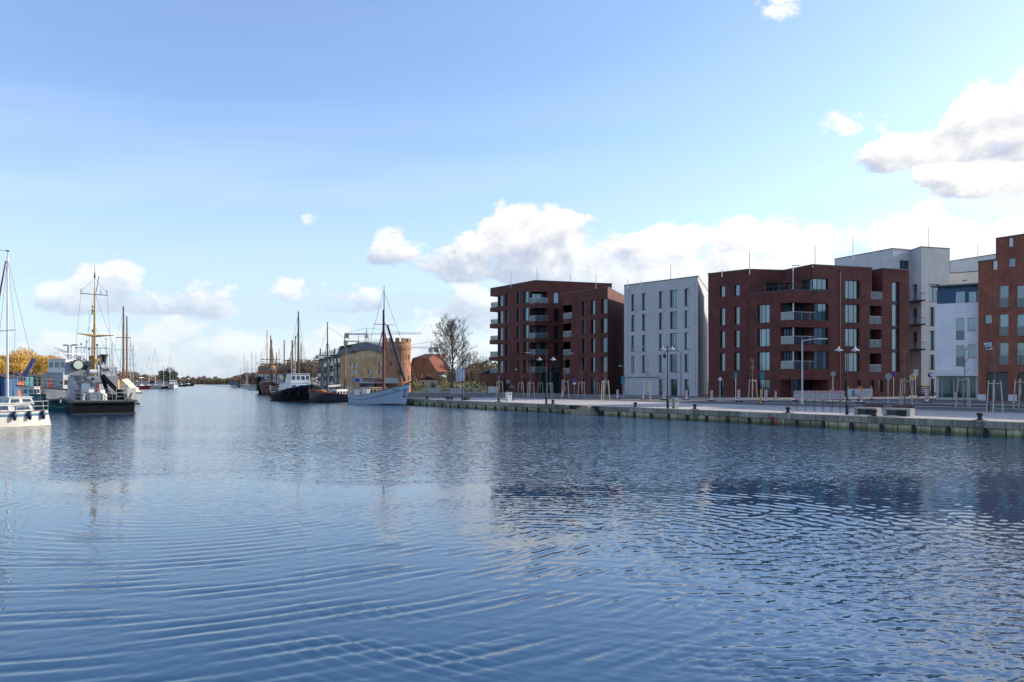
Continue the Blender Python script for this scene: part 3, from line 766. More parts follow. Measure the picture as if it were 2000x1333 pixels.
# --- E: tall grey house behind
def house_e():
    ZT = 23.7
    b = thing('apartment_house', 'tall pale grey house rising behind the broad dark brick one, dark balconies on its corner', 'apartment building', W(1790, 122), 0, world=True)
    P = [W(1630, 130.4), W(1744, 120), W(1780, 121.5), W(1799.5, 118.6), W(1855, 120.3)]
    hs = [0, 0, 0, 0]
    f1 = Facade(P[0], P[1], GB, ZT, b, 'pale_grey_plaster'); f1.finish()
    f2 = Facade(P[1], P[2], GB, ZT, b, 'pale_grey_plaster'); f2.window(f2.rect(1757.5, 1777, 509, 527), 3, sill=False); f2.finish()
    f3 = Facade(P[2], P[3], GB, ZT, b, 'pale_grey_plaster')
    f4 = Facade(P[3], P[4], GB, ZT, b, 'warm_white_plaster')
    for y0, y1 in ((556, 589), (602, 635), (648, 683)):
        f3.window(f3.rect(1781, 1791, y0, y1), 2, sill=False)
        z = f3.z_(1790, y1)
        g = MB(); g.prism([P[2]+Vector((-1.6, -2.2, 0)), P[3]+Vector((-.2, -1.6, 0)), P[3]+Vector((-.1, 0, 0)), P[2]], z-.22, z); s_ = g.build('balcony', 'dark_steel', b)
        g = MB(); a_, b_ = P[2]+Vector((-1.6, -2.2, z-P[2].z)), P[3]+Vector((-.2, -1.6, z-P[3].z)); g.path([a_+Vector((0, 0, 1)), b_+Vector((0, 0, 1))], .03)
        for k in range(16): q = a_.lerp(b_, k/15); g.tube(q, q+Vector((0, 0, 1)), .012, .012, 4)
        g.path([b_+Vector((0, 0, 1)), P[3]+Vector((-.1, 0, z+1-P[3].z))], .03)
        g.build('railing', 'steel', s_)
    for y0, y1 in ((600, 637), (646, 684), (693, 722), (740, 772)): f4.window(f4.rect(1814, 1825, y0, y1), 1)
    f4.window(f4.rect(1814, 1836, 555, 590), 2)
    f3.finish(); f4.finish()
    roof(b, P+[P[4]+Vector((3, 14, 0)), P[0]+Vector((8, 12, 0))], ZT, inset=.3)
    plainwall(b, P[4], P[4]+Vector((3, 14, 0)), GB, ZT, 'warm_white_plaster')
    plainwall(b, P[4]+Vector((3, 14, 0)), P[0]+Vector((8, 12, 0)), GB, ZT, 'warm_white_plaster')
    rods(b, [(1666, 463, 500), (1814, 442, 484)], 121)
house_e()

# --- F: further grey house to the right, behind
def house_f():
    b = thing('apartment_house', 'pale grey house with stepped flat roofs behind the white and blue one', 'apartment building', W(1900, 132), 0, world=True)
    A, B = W(1856, 138), W(1975, 128)
    ZT = ZZ(511, 138)
    f = Facade(A, B, GB, ZT, b, 'pale_grey_plaster'); f.finish(); roof(b, [A, B, B+Vector((8, 12, 0)), A+Vector((6, 12, 0))], ZT)
    A, B = W(1850, 127), W(1925, 124); Z2 = ZZ(535, 127)
    f = Facade(A, B, GB, Z2, b, 'warm_white_plaster'); f.window(f.rect(1880, 1888, 547, 549), 1, sill=False); f.finish(); roof(b, [A, B, B+Vector((2, 6, 0)), A+Vector((2, 6, 0))], Z2)
    rods(b, [(1910, 474, 503)], 134)
house_f()

# --- G: white house with blue top storey
def house_g():
    b = thing('townhouse', 'narrow white house with a blue top storey and glazed shopfront', 'townhouse', W(1870, 88), 0, world=True)
    A, B = W(1828, 88.8), W(1910, 86.5); zb = 11.85; ZT = 13.75; zs = ZZ(722, 87.6)
    f = Facade(A, B, zs, zb, b, 'white_plaster')
    for x0, x1, y0, y1, n in ((1867, 1883.5, 622, 663, 1), (1890.5, 1906.5, 621, 645.5, 1), (1867, 1883.5, 675, 715, 1), (1890.5, 1906.5, 673, 698, 1)):
        f.window(f.rect(x0, x1, y0, y1), n, frame='white_frame', depth=.2, rail=(y1-y0 > 30))
    f.finish()
    A2, B2 = W(1830, 88.75), W(1910, 86.45)
    t = Facade(A2, B2, zb, ZT, b, 'blue_cladding')
    for x0, x1 in ((1866.5, 1884.5), (1892, 1907)): t.window(t.rect(x0, x1, 569.5, 592), 1, frame='white_frame', depth=.15, sill=False)
    t.finish()
    s = Facade(A, B, GB, zs-.75, b, 'steel')
    s.window((.15, s.L-.15, QZ+.25, zs-.78), 5, frame='white_frame', glass='shop_glass', depth=.3, name='shopfront', split=(.12, .42, .66, .82), sill=False); s.finish()
    mb = MB(); f.obox(mb, -.5, f.L-.02, zs-.75, zs-.45, -.3, .9); f.obox(mb, 0, f.L-.02, zs-.45, zs, -.2, -.02); mb.build('canopy', 'pale_metal', b)
    mb = MB(); mb.prism([f.P(-.5, 0, .6), f.P(f.L+.35, 0, .6), f.P(f.L+.35, 0, -6), f.P(3.5, 0, -6)], ZT, ZT+.18); mb.build('roof', 'coping_metal', b)
    plainwall(b, A+Vector((7, 9, 0)), A, GB, ZT, 'white_plaster')
    for (x, y, w) in ((1866, 736, 5.5),):                       # a few white goods and a plant in the shop window
        mb = MB(); p = G(1885, 778); mb.box(p+Vector((0, 1.5, .6)), (.8, .4, 1.1)); 
house_g()

# --- H: red brick gabled house at the right edge (and its neighbour beyond the frame)
def house_h():
    b = thing('townhouse', 'red brick house with stepped gable and white plinths at the right edge', 'townhouse', W(1970, 84), 0, world=True)
    A = W(1910.5, 85.6); Bm = W(2000, 81.6); e = (Bm-A).normalized(); B = A+e*12.0
    ZT = 18.5; ZL = ZZ(511, 85.2)
    f = Facade(A, B, QZ+.04, ZT, b, 'red_brick')
    sL = f.s_(1946.5); sR = sL+7.2
    for r in ((557.7, 600.6), (614, 656), (669.5, 712.6)):
        for k in range(2):
            x = 1951 if k == 0 else 1985
            q = f.rect(x, x+18.5, *r); f.window(q, 1, frame='white_frame', depth=.2, rail=True)
        u = q[1]+1.6; f.window((u, u+1.1, q[2], q[3]), 1, frame='white_frame', depth=.2, rail=True); f.window((u+2.6, u+3.7, q[2], q[3]), 1, frame='white_frame', depth=.2)
    f.window(f.rect(1969.5, 1983, 504.5, 521), 1, frame='white_frame', depth=.2); f.window(f.rect(1923, 1937, 615, 632), 1, frame='white_frame', depth=.2); f.window(f.rect(1923, 1937, 668, 684), 1, frame='white_frame', depth=.2)
    for r in (f.rect(1970, 1978.5, 464.5, 482), f.rect(1939, 1948, 509, 527)):
        f.hole(r, .25); mb = MB(); f.obox(mb, r[0]+.02, r[1]-.02, r[2]+.02, r[3]-.02, -.24, -.1); mb.build('niche_panel', 'pale_metal', b)
    f.window(f.rect(1926, 1969, 727, 781), 3, depth=1.2, glass='shop_glass', name='shopfront', split=(.25, .55), sill=False)
    q = f.rect(1987, 2030, 727, 783); f.window(q, 3, depth=1.2, glass='shop_glass', name='shopfront', sill=False)
    f.holes.append((0, sL, ZL, ZT, .3, False, False, None)); f.holes.append((sR, f.L, ZL, ZT, .3, False, False, None))
    f.finish()
    for x0, x1 in ((1910.8, 1925.5), (1969.5, 1986.5)):
        mb = MB(); f.obox(mb, f.s_(x0), f.s_(x1), QZ-.2, QZ+.72, -.2, .03); mb.build('plinth', 'pale_metal', b)
    mb = MB()
    for u0, u1, z in ((0, sL, ZL), (sL, sR, ZT), (sR, f.L, ZL)): f.obox(mb, u0-.05, u1+.05, z, z+.1, -.4, .06)
    f.obox(mb, sL-.05, sL, ZL+.1, ZT, -.4, .06)
    mb.build('gable_coping', 'coping_metal', b)
    n = f.n*-1
    mb = MB(); mb.prism([A+n*.4, B+n*.4, B+n*11, A+n*11], GB, ZL-.2); mb.prism([f.P(sL, 0, -.4), f.P(sR, 0, -.4), f.P(sR, 0, -11), f.P(sL, 0, -11)], ZL-.1, ZT-.1); mb.build('roof', 'coping_metal', b)
    # neighbour just outside the frame: continues the row and shades the promenade
    b2 = thing('townhouse', 'red brick row house continuing the quay row past the right edge', 'townhouse', B+e*8, 0, world=True)
    C_ = B+e*.05; E_ = C_+e*34
    g = Facade(C_, E_, QZ+.04, 17.2, b2, 'red_brick')
    for fl in range(5):
        for k in range(13):
            u = 1.0+k*2.55; g.window((u, u+1.2, 1.6+fl*3.1, 3.5+fl*3.1), 1, frame='white_frame', depth=.2, sill=False)
    g.finish()
    mb = MB(); mb.prism([C_+n*.3, E_+n*.3, E_+n*11, C_+n*11], GB, 17.0); mb.build('roof', 'coping_metal', b2)
house_h()
# ------------------------------------------------------------------ boats
mat('white_hull', (.52, .52, .49), .3, var=.06, vscale=1.5); mat('ivory_hull', (.56, .54, .47), .28, var=.05, vscale=1.5); mat('black_hull', (.007, .0075, .009), .75, ior=1.25, var=.3, vscale=1.2)
mat('navy_hull', (.008, .014, .036), .6, ior=1.3, var=.2); mat('pale_blue_hull', (.42, .52, .62), .4, var=.05); mat('ship_grey', (.29, .31, .34), .5, var=.1, vscale=1.5, grime=.35); mat('dark_grey_hull', (.035, .04, .05), .5, var=.2)
mat('teal_hull', (.01, .12, .13), .5, var=.12); mat('blue_stripe', (.06, .16, .25), .35); mat('red_paint', (.35, .035, .03), .5, var=.15); mat('rust_brown', (.12, .05, .025), .7, var=.3)
mat('varnished_wood', (.20, .095, .035), .4, var=.25, vscale=6); mat('mast_wood', (.17, .09, .045), .5, var=.25, vscale=5); mat('dark_spar', (.035, .028, .025), .6, var=.25); mat('mast_red', (.13, .022, .02), .5, var=.15)
mat('mast_yellow', (.42, .26, .09), .5, var=.12); mat('yellow_paint', (.62, .33, .02), .5, var=.1); mat('alloy', (.52, .53, .54), .35, .6); mat('white_paint', (.66, .66, .64), .4, var=.06, grime=.2)
mat('deck_grey', (.22, .23, .23), .8, var=.15); mat('teak_deck', (.26, .19, .12), .8, var=.2, vscale=8); mat('furled_sail', (.12, .018, .022), .8); mat('rigging', (.08, .08, .085), .6)
mat('fender_blue', (.012, .018, .06), .4); mat('rubber', (.015, .015, .016), .8); mat('canvas_cream', (.62, .52, .38), .9, var=.08); mat('canvas_pale', (.38, .38, .34), .9, var=.1)
mat('radome', (.50, .56, .45), .4); mat('red_light', (.5, .03, .02), .4); mat('green_light', (.03, .30, .08), .4)
def lerp(a, b, t): return a+(b-a)*t
class Hull:
    def __init__(s, L, B, fs, fm, fb, trans=.6, rake=.9, flare=.22, full=2.4, stern_rake=.0, zk=-.4, tm=.42):
        s.L, s.B, s.trans, s.rake, s.flare, s.full, s.sr, s.zk = L, B, trans, rake, flare, full, stern_rake, zk
        s.c = np.polyfit([0, tm, 1], [fs, fm, fb], 2)
    def sheer(s, t): return float(np.polyval(s.c, t))
    def P(s, t, z, side=1, out=0.0):
        H = s.sheer(t); v = (z-s.zk)/(H-s.zk)
        w = s.trans+(1-s.trans)*math.sin(math.pi/2*min(t/.5, 1)) if t < .5 else max(0, 1-((t-.5)/.5)**s.full)
        f = (1-s.flare*(1-v)) if v > .25 else (1-s.flare*.75)*(max(v, 0)/.25)**.45
        w2 = w if t < .6 else lerp(w, w*(.35+.65*v), (t-.6)/.4)
        y = (w2*f*s.B/2+out)*side
        x = s.L*(t-.5)+s.rake*z/max(H, .1)*max(0, (t-.55)/.45)**2 - s.sr*z/max(H, .1)*max(0, (.3-t)/.3)
        return (x, y, z)
    def build(s, root, m, deck='teak_deck', stripes=(), N=16, M=7, bulwark=.18):
        mb = MB(); rings = []
        for i in range(N+1):
            t = i/N; H = s.sheer(t); zs = [lerp(H, s.zk, (j/M)**1.0) for j in range(M+1)]
            rings.append([s.P(t, z, 1) for z in zs]+[s.P(t, z, -1) for z in reversed(zs)])
        mb.loft(rings); mb.poly(rings[0]); mb.build('hull', m, root, smooth=False)
        mb = MB(); dk = [[(*s.P(i/N, s.sheer(i/N)-bulwark, 1, -.03)[:2], s.sheer(i/N)-bulwark), (*s.P(i/N, s.sheer(i/N)-bulwark, -1, -.03)[:2], s.sheer(i/N)-bulwark)] for i in range(N+1)]
        mb.loft(dk); mb.build('deck', deck, root)
        mb = MB()
        for sd in (1, -1):
            mb.path([s.P(i/N, s.sheer(i/N)+.01, sd, .01) for i in range(N+1)], .035, 5)
        mb.path([s.P(0, s.sheer(0), 1), s.P(0, s.sheer(0), -1)], .035)
        mb.build('gunwale', 'varnished_wood' if deck == 'teak_deck' else 'dark_steel', root)
        for nm, rel, z0, z1, mm in stripes:
            mb = MB()
            for sd in (1, -1):
                r = []
                for i in range(N+1):
                    t = i/N; h = s.sheer(t) if rel else 0
                    r.append([s.P(t, h+z0, sd, .012), s.P(t, h+z1, sd, .012)])
                mb.loft(r)
            a, b_ = (s.sheer(0)+z0, s.sheer(0)+z1) if rel else (z0, z1)
            p1, p2, p3, p4 = s.P(0, a, 1), s.P(0, b_, 1), s.P(0, b_, -1), s.P(0, a, -1)
            mb.quad(*[(p[0]-.012, p[1], p[2]) for p in (p1, p2, p3, p4)])
            mb.build(nm, mm, root)
        return s
def rail(root, pts, h=.9, step=1.1, m='alloy', r=.016, rows=2, name='railing'):
    mb = MB()
    for k in range(rows): z = h*(k+1)/rows; mb.path([(p[0], p[1], p[2]+z) for p in pts], r, 4)
    for a, b in zip(pts[:-1], pts[1:]):
        a, b = Vector(a), Vector(b); n = max(1, int((b-a).length/step))
        for k in range(n+1): q = a.lerp(b, k/n); mb.tube(q, q+Vector((0, 0, h)), r, r, 4)
    mb.build(name, m, root)
def mast(root, x, y, z0, z1, r0, r1, m, n=8, name='mast'):
    mb = MB(); mb.tube((x, y, z0), (x, y, z1), r0, r1, n); return mb.build(name, m, root)
def lines(root, L_, r=.015, m='rigging', name='rigging'):
    mb = MB()
    for a, b in L_: mb.tube(a, b, r, r, 4, cap=False)
    mb.build(name, m, root)
def cabin(root, x0, x1, y0, y1, z0, z1, m, wins=(), taper=.9, name='cabin', roofm=None, over=.06, wrow=None, glass='boat_glass'):
    mb = MB(); cx, cy = (x0+x1)/2, (y0+y1)/2; mb.box((cx, cy, (z0+z1)/2), (x1-x0, y1-y0, z1-z0), taper=taper); c = mb.build(name, m, root)
    mb = MB(); mb.box((cx, cy, z1+.035), ((x1-x0)*taper+over*2, (y1-y0)*taper+over*2, .07)); mb.build('cabin_roof', roofm or m, c)
    if wrow:
        za, zb, nl, nw = wrow; tz = lambda z: lerp(1, taper, (z-z0)/(z1-z0))
        def strip_(n, ax, sgn):
            for k in range(n):
                a, b = (k+.14)/n, (k+.86)/n; pts = []
                for (q, z) in ((a, za), (b, za), (b, zb), (a, zb)):
                    t = tz(z)
                    if ax == 'y': pts.append((cx+(q-.5)*(x1-x0)*t, cy+sgn*((y1-y0)/2*t+.012), z))
                    else: pts.append((cx+sgn*((x1-x0)/2*t+.012), cy+(q-.5)*(y1-y0)*t, z))
                if (ax == 'y') == (sgn > 0): pts.reverse()
                g = MB(); g.quad(*pts); g.build('window', glass, c)
        for sg in (1, -1): strip_(nl, 'y', sg)
        for sg in (1, -1): strip_(nw, 'x', sg)
    return c
def tyre(root, x, y, z, r=.3, axis='x', name='fender', m='rubber'):
    mb = MB(); rg = []
    for i in range(10):
        a = 2*math.pi*i/10; ring = []
        for j in range(6):
            b = 2*math.pi*j/6; rr = r+.09*math.cos(b); o = .09*math.sin(b)
            ring.append((x+o, y+rr*math.cos(a), z+rr*math.sin(a)) if axis == 'x' else (x+rr*math.cos(a), y+o, z+rr*math.sin(a)))
        rg.append(ring)
    rg.append(rg[0]); mb.loft(rg, closed=True); mb.build(name, m, root)
def head(dx, dy): return math.atan2(dy, dx)

# --- ivory sailing yacht at the left edge
def yacht_left():
    hd = Vector((-.55, -.835, 0)).normalized()
    st = Vector((-30.1, 49.5, 0)); c = st+hd*3.6
    r = thing('sailing_yacht', 'ivory sailing yacht with blue stripe and dark red furled jib at the left edge', 'sailboat', c, head(hd.x, hd.y))
    H = Hull(7.2, 2.9, 1.02, .98, 1.25, trans=.62, rake=.9, flare=.15, full=2.2, stern_rake=-.25)
    H.build(r, 'ivory_hull', 'white_hull', [('stripe', True, -.30, -.14, 'blue_stripe'), ('boot_stripe', False, -.1, .05, 'navy_hull')], N=24, bulwark=.04)
    x0 = -3.6
    c1 = cabin(r, x0+1.0, x0+4.9, -.85, .85, .95, 1.45, 'white_hull', taper=.88, wrow=(1.08, 1.34, 3, 1))
    cabin(r, x0+1.0, x0+2.5, -.80, .80, 1.42, 1.82, 'white_hull', taper=.82, name='doghouse', wrow=(1.48, 1.74, 2, 2))
    mast(r, x0+2.2, 0, 1.4, 10.6, .075, .05, 'alloy')
    mb = MB(); mb.tube((x0+2.2, -1.0, 6.0), (x0+2.2, 1.0, 6.0), .03); mb.build('spreader', 'alloy', r)
    mb = MB(); mb.tube((x0+2.3, 0, 10.3), (x0+3.0, 0, 5.9), .035, .075, 6); mb.tube((x0+3.0, 0, 5.9), (x0+3.9, 0, 1.5), .075, .10, 6); mb.build('furled_jib', 'furled_sail', r)
    lines(r, [((x0+2.2, 0, 10.5), (x0+.1, 0, 1.1)), ((x0+2.2, 0, 10.5), (x0+2.2, 1.0, 6.0)), ((x0+2.2, 1, 6), (x0+2.5, 1.25, 1.1)), ((x0+2.2, 0, 10.5), (x0+2.2, -1.0, 6.0)), ((x0+2.2, -1, 6), (x0+2.5, -1.25, 1.1))], .010)
    mb = MB(); mb.tube((x0+2.2, 0, 10.6), (x0+2.2, 0, 10.95), .012); mb.tube((x0+2.35, .2, 10.9), (x0+2.9, -.2, 10.97), .014); mb.box((x0+2.3, .25, 10.9), (.18, .02, .12)); mb.build('wind_vane', 'dark_steel', r)
    pts = [H.P(.32, H.sheer(.32), 1), H.P(.16, H.sheer(.16), 1), H.P(.0, 1.0, 1), H.P(0, 1.0, -1), H.P(.16, H.sheer(.16), -1), H.P(.32, H.sheer(.32), -1)]
    rail(r, pts, .6, .9, name='pushpit', r=.012)
    for t in (.06, .20, .34):
        for sd in (1, -1):
            q = Vector(H.P(t, .95, sd, .12)); mb = MB(); mb.lathe([(.02, -.42), (.10, -.36), (.12, -.1), (.10, .1), (.03, .16)], (q.x, q.y, .86), 8); f_ = mb.build('fender', 'fender_blue', r, smooth=True)
            mb = MB(); mb.tube((q.x, q.y, 1.0), (q.x, q.y-.05*sd, 1.55), .012); mb.build('fender_rope', 'white_hull', f_)
yacht_left()

# --- grey and black work vessel with the yellow mast
def work_ship():
    ax = Vector((-.54, .84, 0)).normalized()
    r = thing('work_vessel', 'grey and black work vessel with tall yellow signal mast and searchlight', 'ship', Vector((W(205, 68).x, 68, 0)), head(ax.x, ax.y))
    # local x runs away from us along the ship, local y to our left
    mb = MB(); mb.prism([(0, -2.35), (1.2, -2.5), (20, -2.5), (24, 0), (20, 2.5), (1.2, 2.5), (0, 2.35)], -.4, 1.0); mb.build('hull', 'black_hull', r)
    mb = MB(); mb.prism([(-.2, -2.6), (1.2, -2.7), (20, -2.7), (24.2, 0), (20, 2.7), (1.2, 2.7), (-.2, 2.6)], 1.0, 1.16); mb.build('rubbing_strake', 'dark_steel', r)
    mb = MB(); mb.prism([(.02, -2.42), (20, -2.6), (23, 0), (20, 2.6), (.02, 2.42)], 1.16, 1.2); mb.build('deck', 'deck_grey', r)
    mb = MB(); mb.box((-.03, 0, .04), (.06, 5.0, .08)); mb.build('boot_stripe', 'dark_steel', r)
    mb = MB(); mb.prism([(3.5, -1.4), (14, -1.8), (14, 2.2), (3.0, 2.2), (3.0, -.2), (3.5, -.2)], 1.2, 3.4); dh = mb.build('deckhouse', 'ship_grey', r)
    for y in (1.7, .9, .2):
        mb = MB(); mb.box((2.98, y, 2.6), (.06, .45, .4)); mb.build('window', 'boat_glass', dh)
    mb = MB(); mb.box((2.96, 1.3, 1.95), (.1, .7, 1.5)); mb.build('door', 'white_paint', dh)
    mb = MB(); mb.box((2.97, -.05, 2.0), (.08, .55, 1.3)); mb.build('locker', 'white_paint', dh)
    for y, z, w, h in ((2.0, 2.1, .3, .8), (.55, 1.7, .35, .5)):
        mb = MB(); mb.box((2.9, y, z), (.2, w, h)); mb.build('equipment_box', 'ship_grey', dh)
    c = cabin(r, 4.0, 8.0, .2, 2.4, 3.4, 4.7, 'ship_grey', wrow=(3.95, 4.45, 4, 3), taper=.94, name='wheelhouse', roofm='white_paint')
    mb = MB(); mb.box((3.0, 2.4, 4.0), (1.0, 1.1, 1.1)); mb.build('bridge_wing', 'ship_grey', r)
    # searchlight
    mb = MB(); mb.tube((2.5, 2.0, 4.35), (2.1, 1.95, 4.35), .50, .50, 16); sl_ = mb.build('searchlight', 'dark_steel', r)
    mb = MB(); mb.tube((2.12, 1.95, 4.35), (2.06, 1.94, 4.35), .40, .36, 16); mb.build('lens', 'radome', sl_)
    mb = MB(); mb.tube((2.5, 1.2, 3.4), (2.5, 1.2, 4.3), .05); mb.tube((2.5, 1.2, 4.3), (2.2, 1.2, 4.5), .25, .3, 8); mb.build('searchlight', 'dark_steel', r)
    # second deck block and funnel
    mb = MB(); mb.box((4.6, -.55, 3.85), (1.8, 1.1, 1.2)); f_ = mb.build('funnel_casing', 'white_paint', r)
    mb = MB(); mb.box((3.68, -.4, 3.95), (.06, .5, .25)); mb.build('vent', 'boat_glass', f_)
    mb = MB(); mb.lathe([(.42, 0), (.42, .9), (.3, 1.0)], (4.6, -.2, 4.4), 10); mb.build('funnel', 'ship_grey', r)
    mb = MB(); mb.lathe([(.2, 0), (.22, .5), (.3, .5), (.3, .7)], (4.3, -.3, 4.7), 8); mb.build('exhaust', 'rubber', r)
    # mast
    MX, MY = 3.4, .55
    mb = MB(); mb.tube((MX, MY, 2.9), (MX, MY, 8.2), .12, .10, 8); mb.tube((MX, MY, 8.2), (MX, MY, 11.4), .08, .05, 8); mb.tube((MX, MY, 11.4), (MX, MY, 13.6), .04, .02, 6)
    mb.lathe([(.05, 0), (.42, .5), (.42, .56), (.05, .56)], (MX, MY, 4.4), 8); mb.tube((MX+.15, MY+.25, 3), (MX+.1, MY+.2, 7.0), .05); mb.build('signal_mast', 'mast_yellow', r)
    mb = MB(); mb.tube((MX, MY, 7.05), (MX-.2, MY+1.45, 7.25), .13, .03, 6); mb.tube((MX, MY, 7.05), (MX-.2, MY-1.55, 7.15), .13, .03, 6); mb.build('yard', 'mast_yellow', r)
    mb = MB(); mb.tube((MX, MY+1.15, 10.9), (MX, MY-1.05, 10.85), .035)
    for y in (1.1, -1.0, -.5): mb.tube((MX, MY+y, 10.85), (MX, MY+y, 11.35), .03)
    mb.tube((MX, MY+1.1, 11.0), (MX, MY, 12.4), .012); mb.tube((MX, MY-1, 11.0), (MX, MY, 12.4), .012); mb.tube((MX, MY-.1, 11.0), (MX, MY-.35, 12.6), .03); mb.tube((MX, MY, 12.4), (MX, MY, 12.9), .09, .04)
    mb.build('aerial_cross', 'dark_steel', r)
    for z, m_ in ((9.6, 'green_light'), (9.25, 'dark_steel'), (9.0, 'green_light'), (7.4, 'dark_steel')):
        mb = MB(); mb.lathe([(.03, 0), (.09, .03), (.09, .2), (.03, .23)], (MX-.1, MY+.17, z), 6); mb.build('signal_lamp', m_, r)
    mb = MB(); mb.tube((MX-.1, MY+1.5, 5.95), (MX-.1, MY-1.2, 5.95), .03); mb.build('signal_yard', 'steel', r)
    for y, z in ((0.05, 6.0), (-.75, 5.9), (-.45, 6.8), (-.95, 6.5)):
        mb = MB(); mb.tube((4.2, y, 4.0), (4.2, y, z), .045, .03); mb.build('vent_pole', 'steel', r)
    mb = MB(); mb.box((4.2, -.45, 6.85), (.1, .35, .08)); mb.build('radar', 'white_paint', r)
    # T-shaped floodlight gantry further forward
    # dark A-frame crane on the afterdeck
    for a, b_ in (((2.6, .0, 3.4), (1.0, -1.7, 1.3)), ((2.6, .0, 3.4), (2.0, -.5, 1.3))):
        mb = MB(); mb.tube(a, b_, .24, .18, 4); mb.build('crane_leg', 'black_hull', r)
    mb = MB(); mb.box((1.2, -1.2, 1.45), (1.2, 1.3, .5)); mb.build('winch', 'black_hull', r)
    mb = MB(); mb.box((1.0, .7, 1.55), (1.2, .9, .7)); mb.lathe([(.2, 0), (.2, .5), (.28, .5), (.28, .6)], (.5, 1.7, 1.2), 8); mb.build('capstan', 'ship_grey', r)
    rr = random.Random(12)
    for k in range(26):
        x, y = rr.uniform(.4, 2.9), rr.uniform(-.6, 2.1); h = rr.uniform(.3, 1.0); mb = MB()
        if k % 3: mb.box((x, y, 1.2+h/2), (rr.uniform(.15, .5), rr.uniform(.15, .5), h), rz=rr.uniform(0, 1))
        else: mb.lathe([(.1, 0), (.12, h*.7), (.2, h*.75), (.18, h)], (x, y, 1.2), 7)
        mb.build('deck_gear', rr.choice(('white_paint', 'ship_grey', 'dark_steel', 'rust_brown', 'steel', 'white_paint')), r)
    for k in range(14):
        x, y = rr.uniform(3.3, 9), rr.uniform(-1.2, 2.0); h = rr.uniform(.4, 1.3); z = 3.4 if (x < 4 or y < .2) else 4.75; mb = MB()
        if k % 2: mb.tube((x, y, z), (x, y, z+h*1.6), .04, .03, 5); mb.ball((x, y, z+h*1.6), .1, 6)
        else: mb.box((x, y, z+h*.25), (.4, .35, h*.5))
        mb.build('roof_gear', rr.choice(('white_paint', 'dark_steel', 'steel', 'ship_grey')), r)
    for k in range(3):
        mb = MB(); mb.tube((2.9, 1.95-k*.6, 3.1), (2.84, 1.95-k*.6, 3.1), .16, .16, 10); mb.build('porthole', 'boat_glass', dh)
    lines(r, [((MX, MY, 12.3), (14, 0, 3.5)), ((MX, MY, 11), (.2, 2.2, 1.4)), ((MX, MY, 11), (.2, -2.2, 1.4)), ((MX, MY, 8), (3, 2.2, 3.6)), ((MX, MY, 8), (3.6, -1.3, 3.6)), ((MX, MY+1.1, 10.9), (3, 2.2, 4.8)), ((MX, MY-1, 10.9), (4.4, -1, 4.4))], .014)
    # railings
    rail(r, [(6, 2.75, 1.2), (1.2, 2.6, 1.2), (.1, 2.3, 1.2), (.1, -.6, 1.2)], 1.0, .75, 'ship_grey', .02, 3)
    rail(r, [(.1, -.9, 1.2), (.1, -1.6, 1.2)], 1.0, .6, 'white_paint', .02, 3); rail(r, [(.1, -1.7, 1.2), (.1, -2.45, 1.2), (1.2, -2.6, 1.2), (8, -2.65, 1.2)], 1.05, .22, 'white_paint', .018, 2, name='gangway_railing')
    rail(r, [(3.1, 2.1, 3.4), (3.1, -.2, 3.4), (3.6, -.2, 3.4), (3.6, -1.3, 3.4), (8, -1.5, 3.4)], .8, .45, 'ship_grey', .018, 2)
    mb = MB(); mb.tube((.3, -1.95, 1.1), (-.1, -2.15, 1.9), .04); mb.tube((-.1, -2.15, 1.9), (.0, -1.75, 1.15), .04); mb.tube((.25, -2.3, 1.1), (0, -2.0, 1.3), .06); mb.build('anchor', 'dark_steel', r)
    mb = MB(); mb.tube((3.0, .35, 1.2), (3.0, .35, 2.7), .07); mb.build('fire_hose_post', 'red_paint', r)
    # life raft canister, lifebuoy
    mb = MB(); mb.tube((2.7, 1.0, 3.75), (2.7, .4, 3.75), .22, .22, 8); mb.build('life_raft', 'white_paint', r)
work_ship()

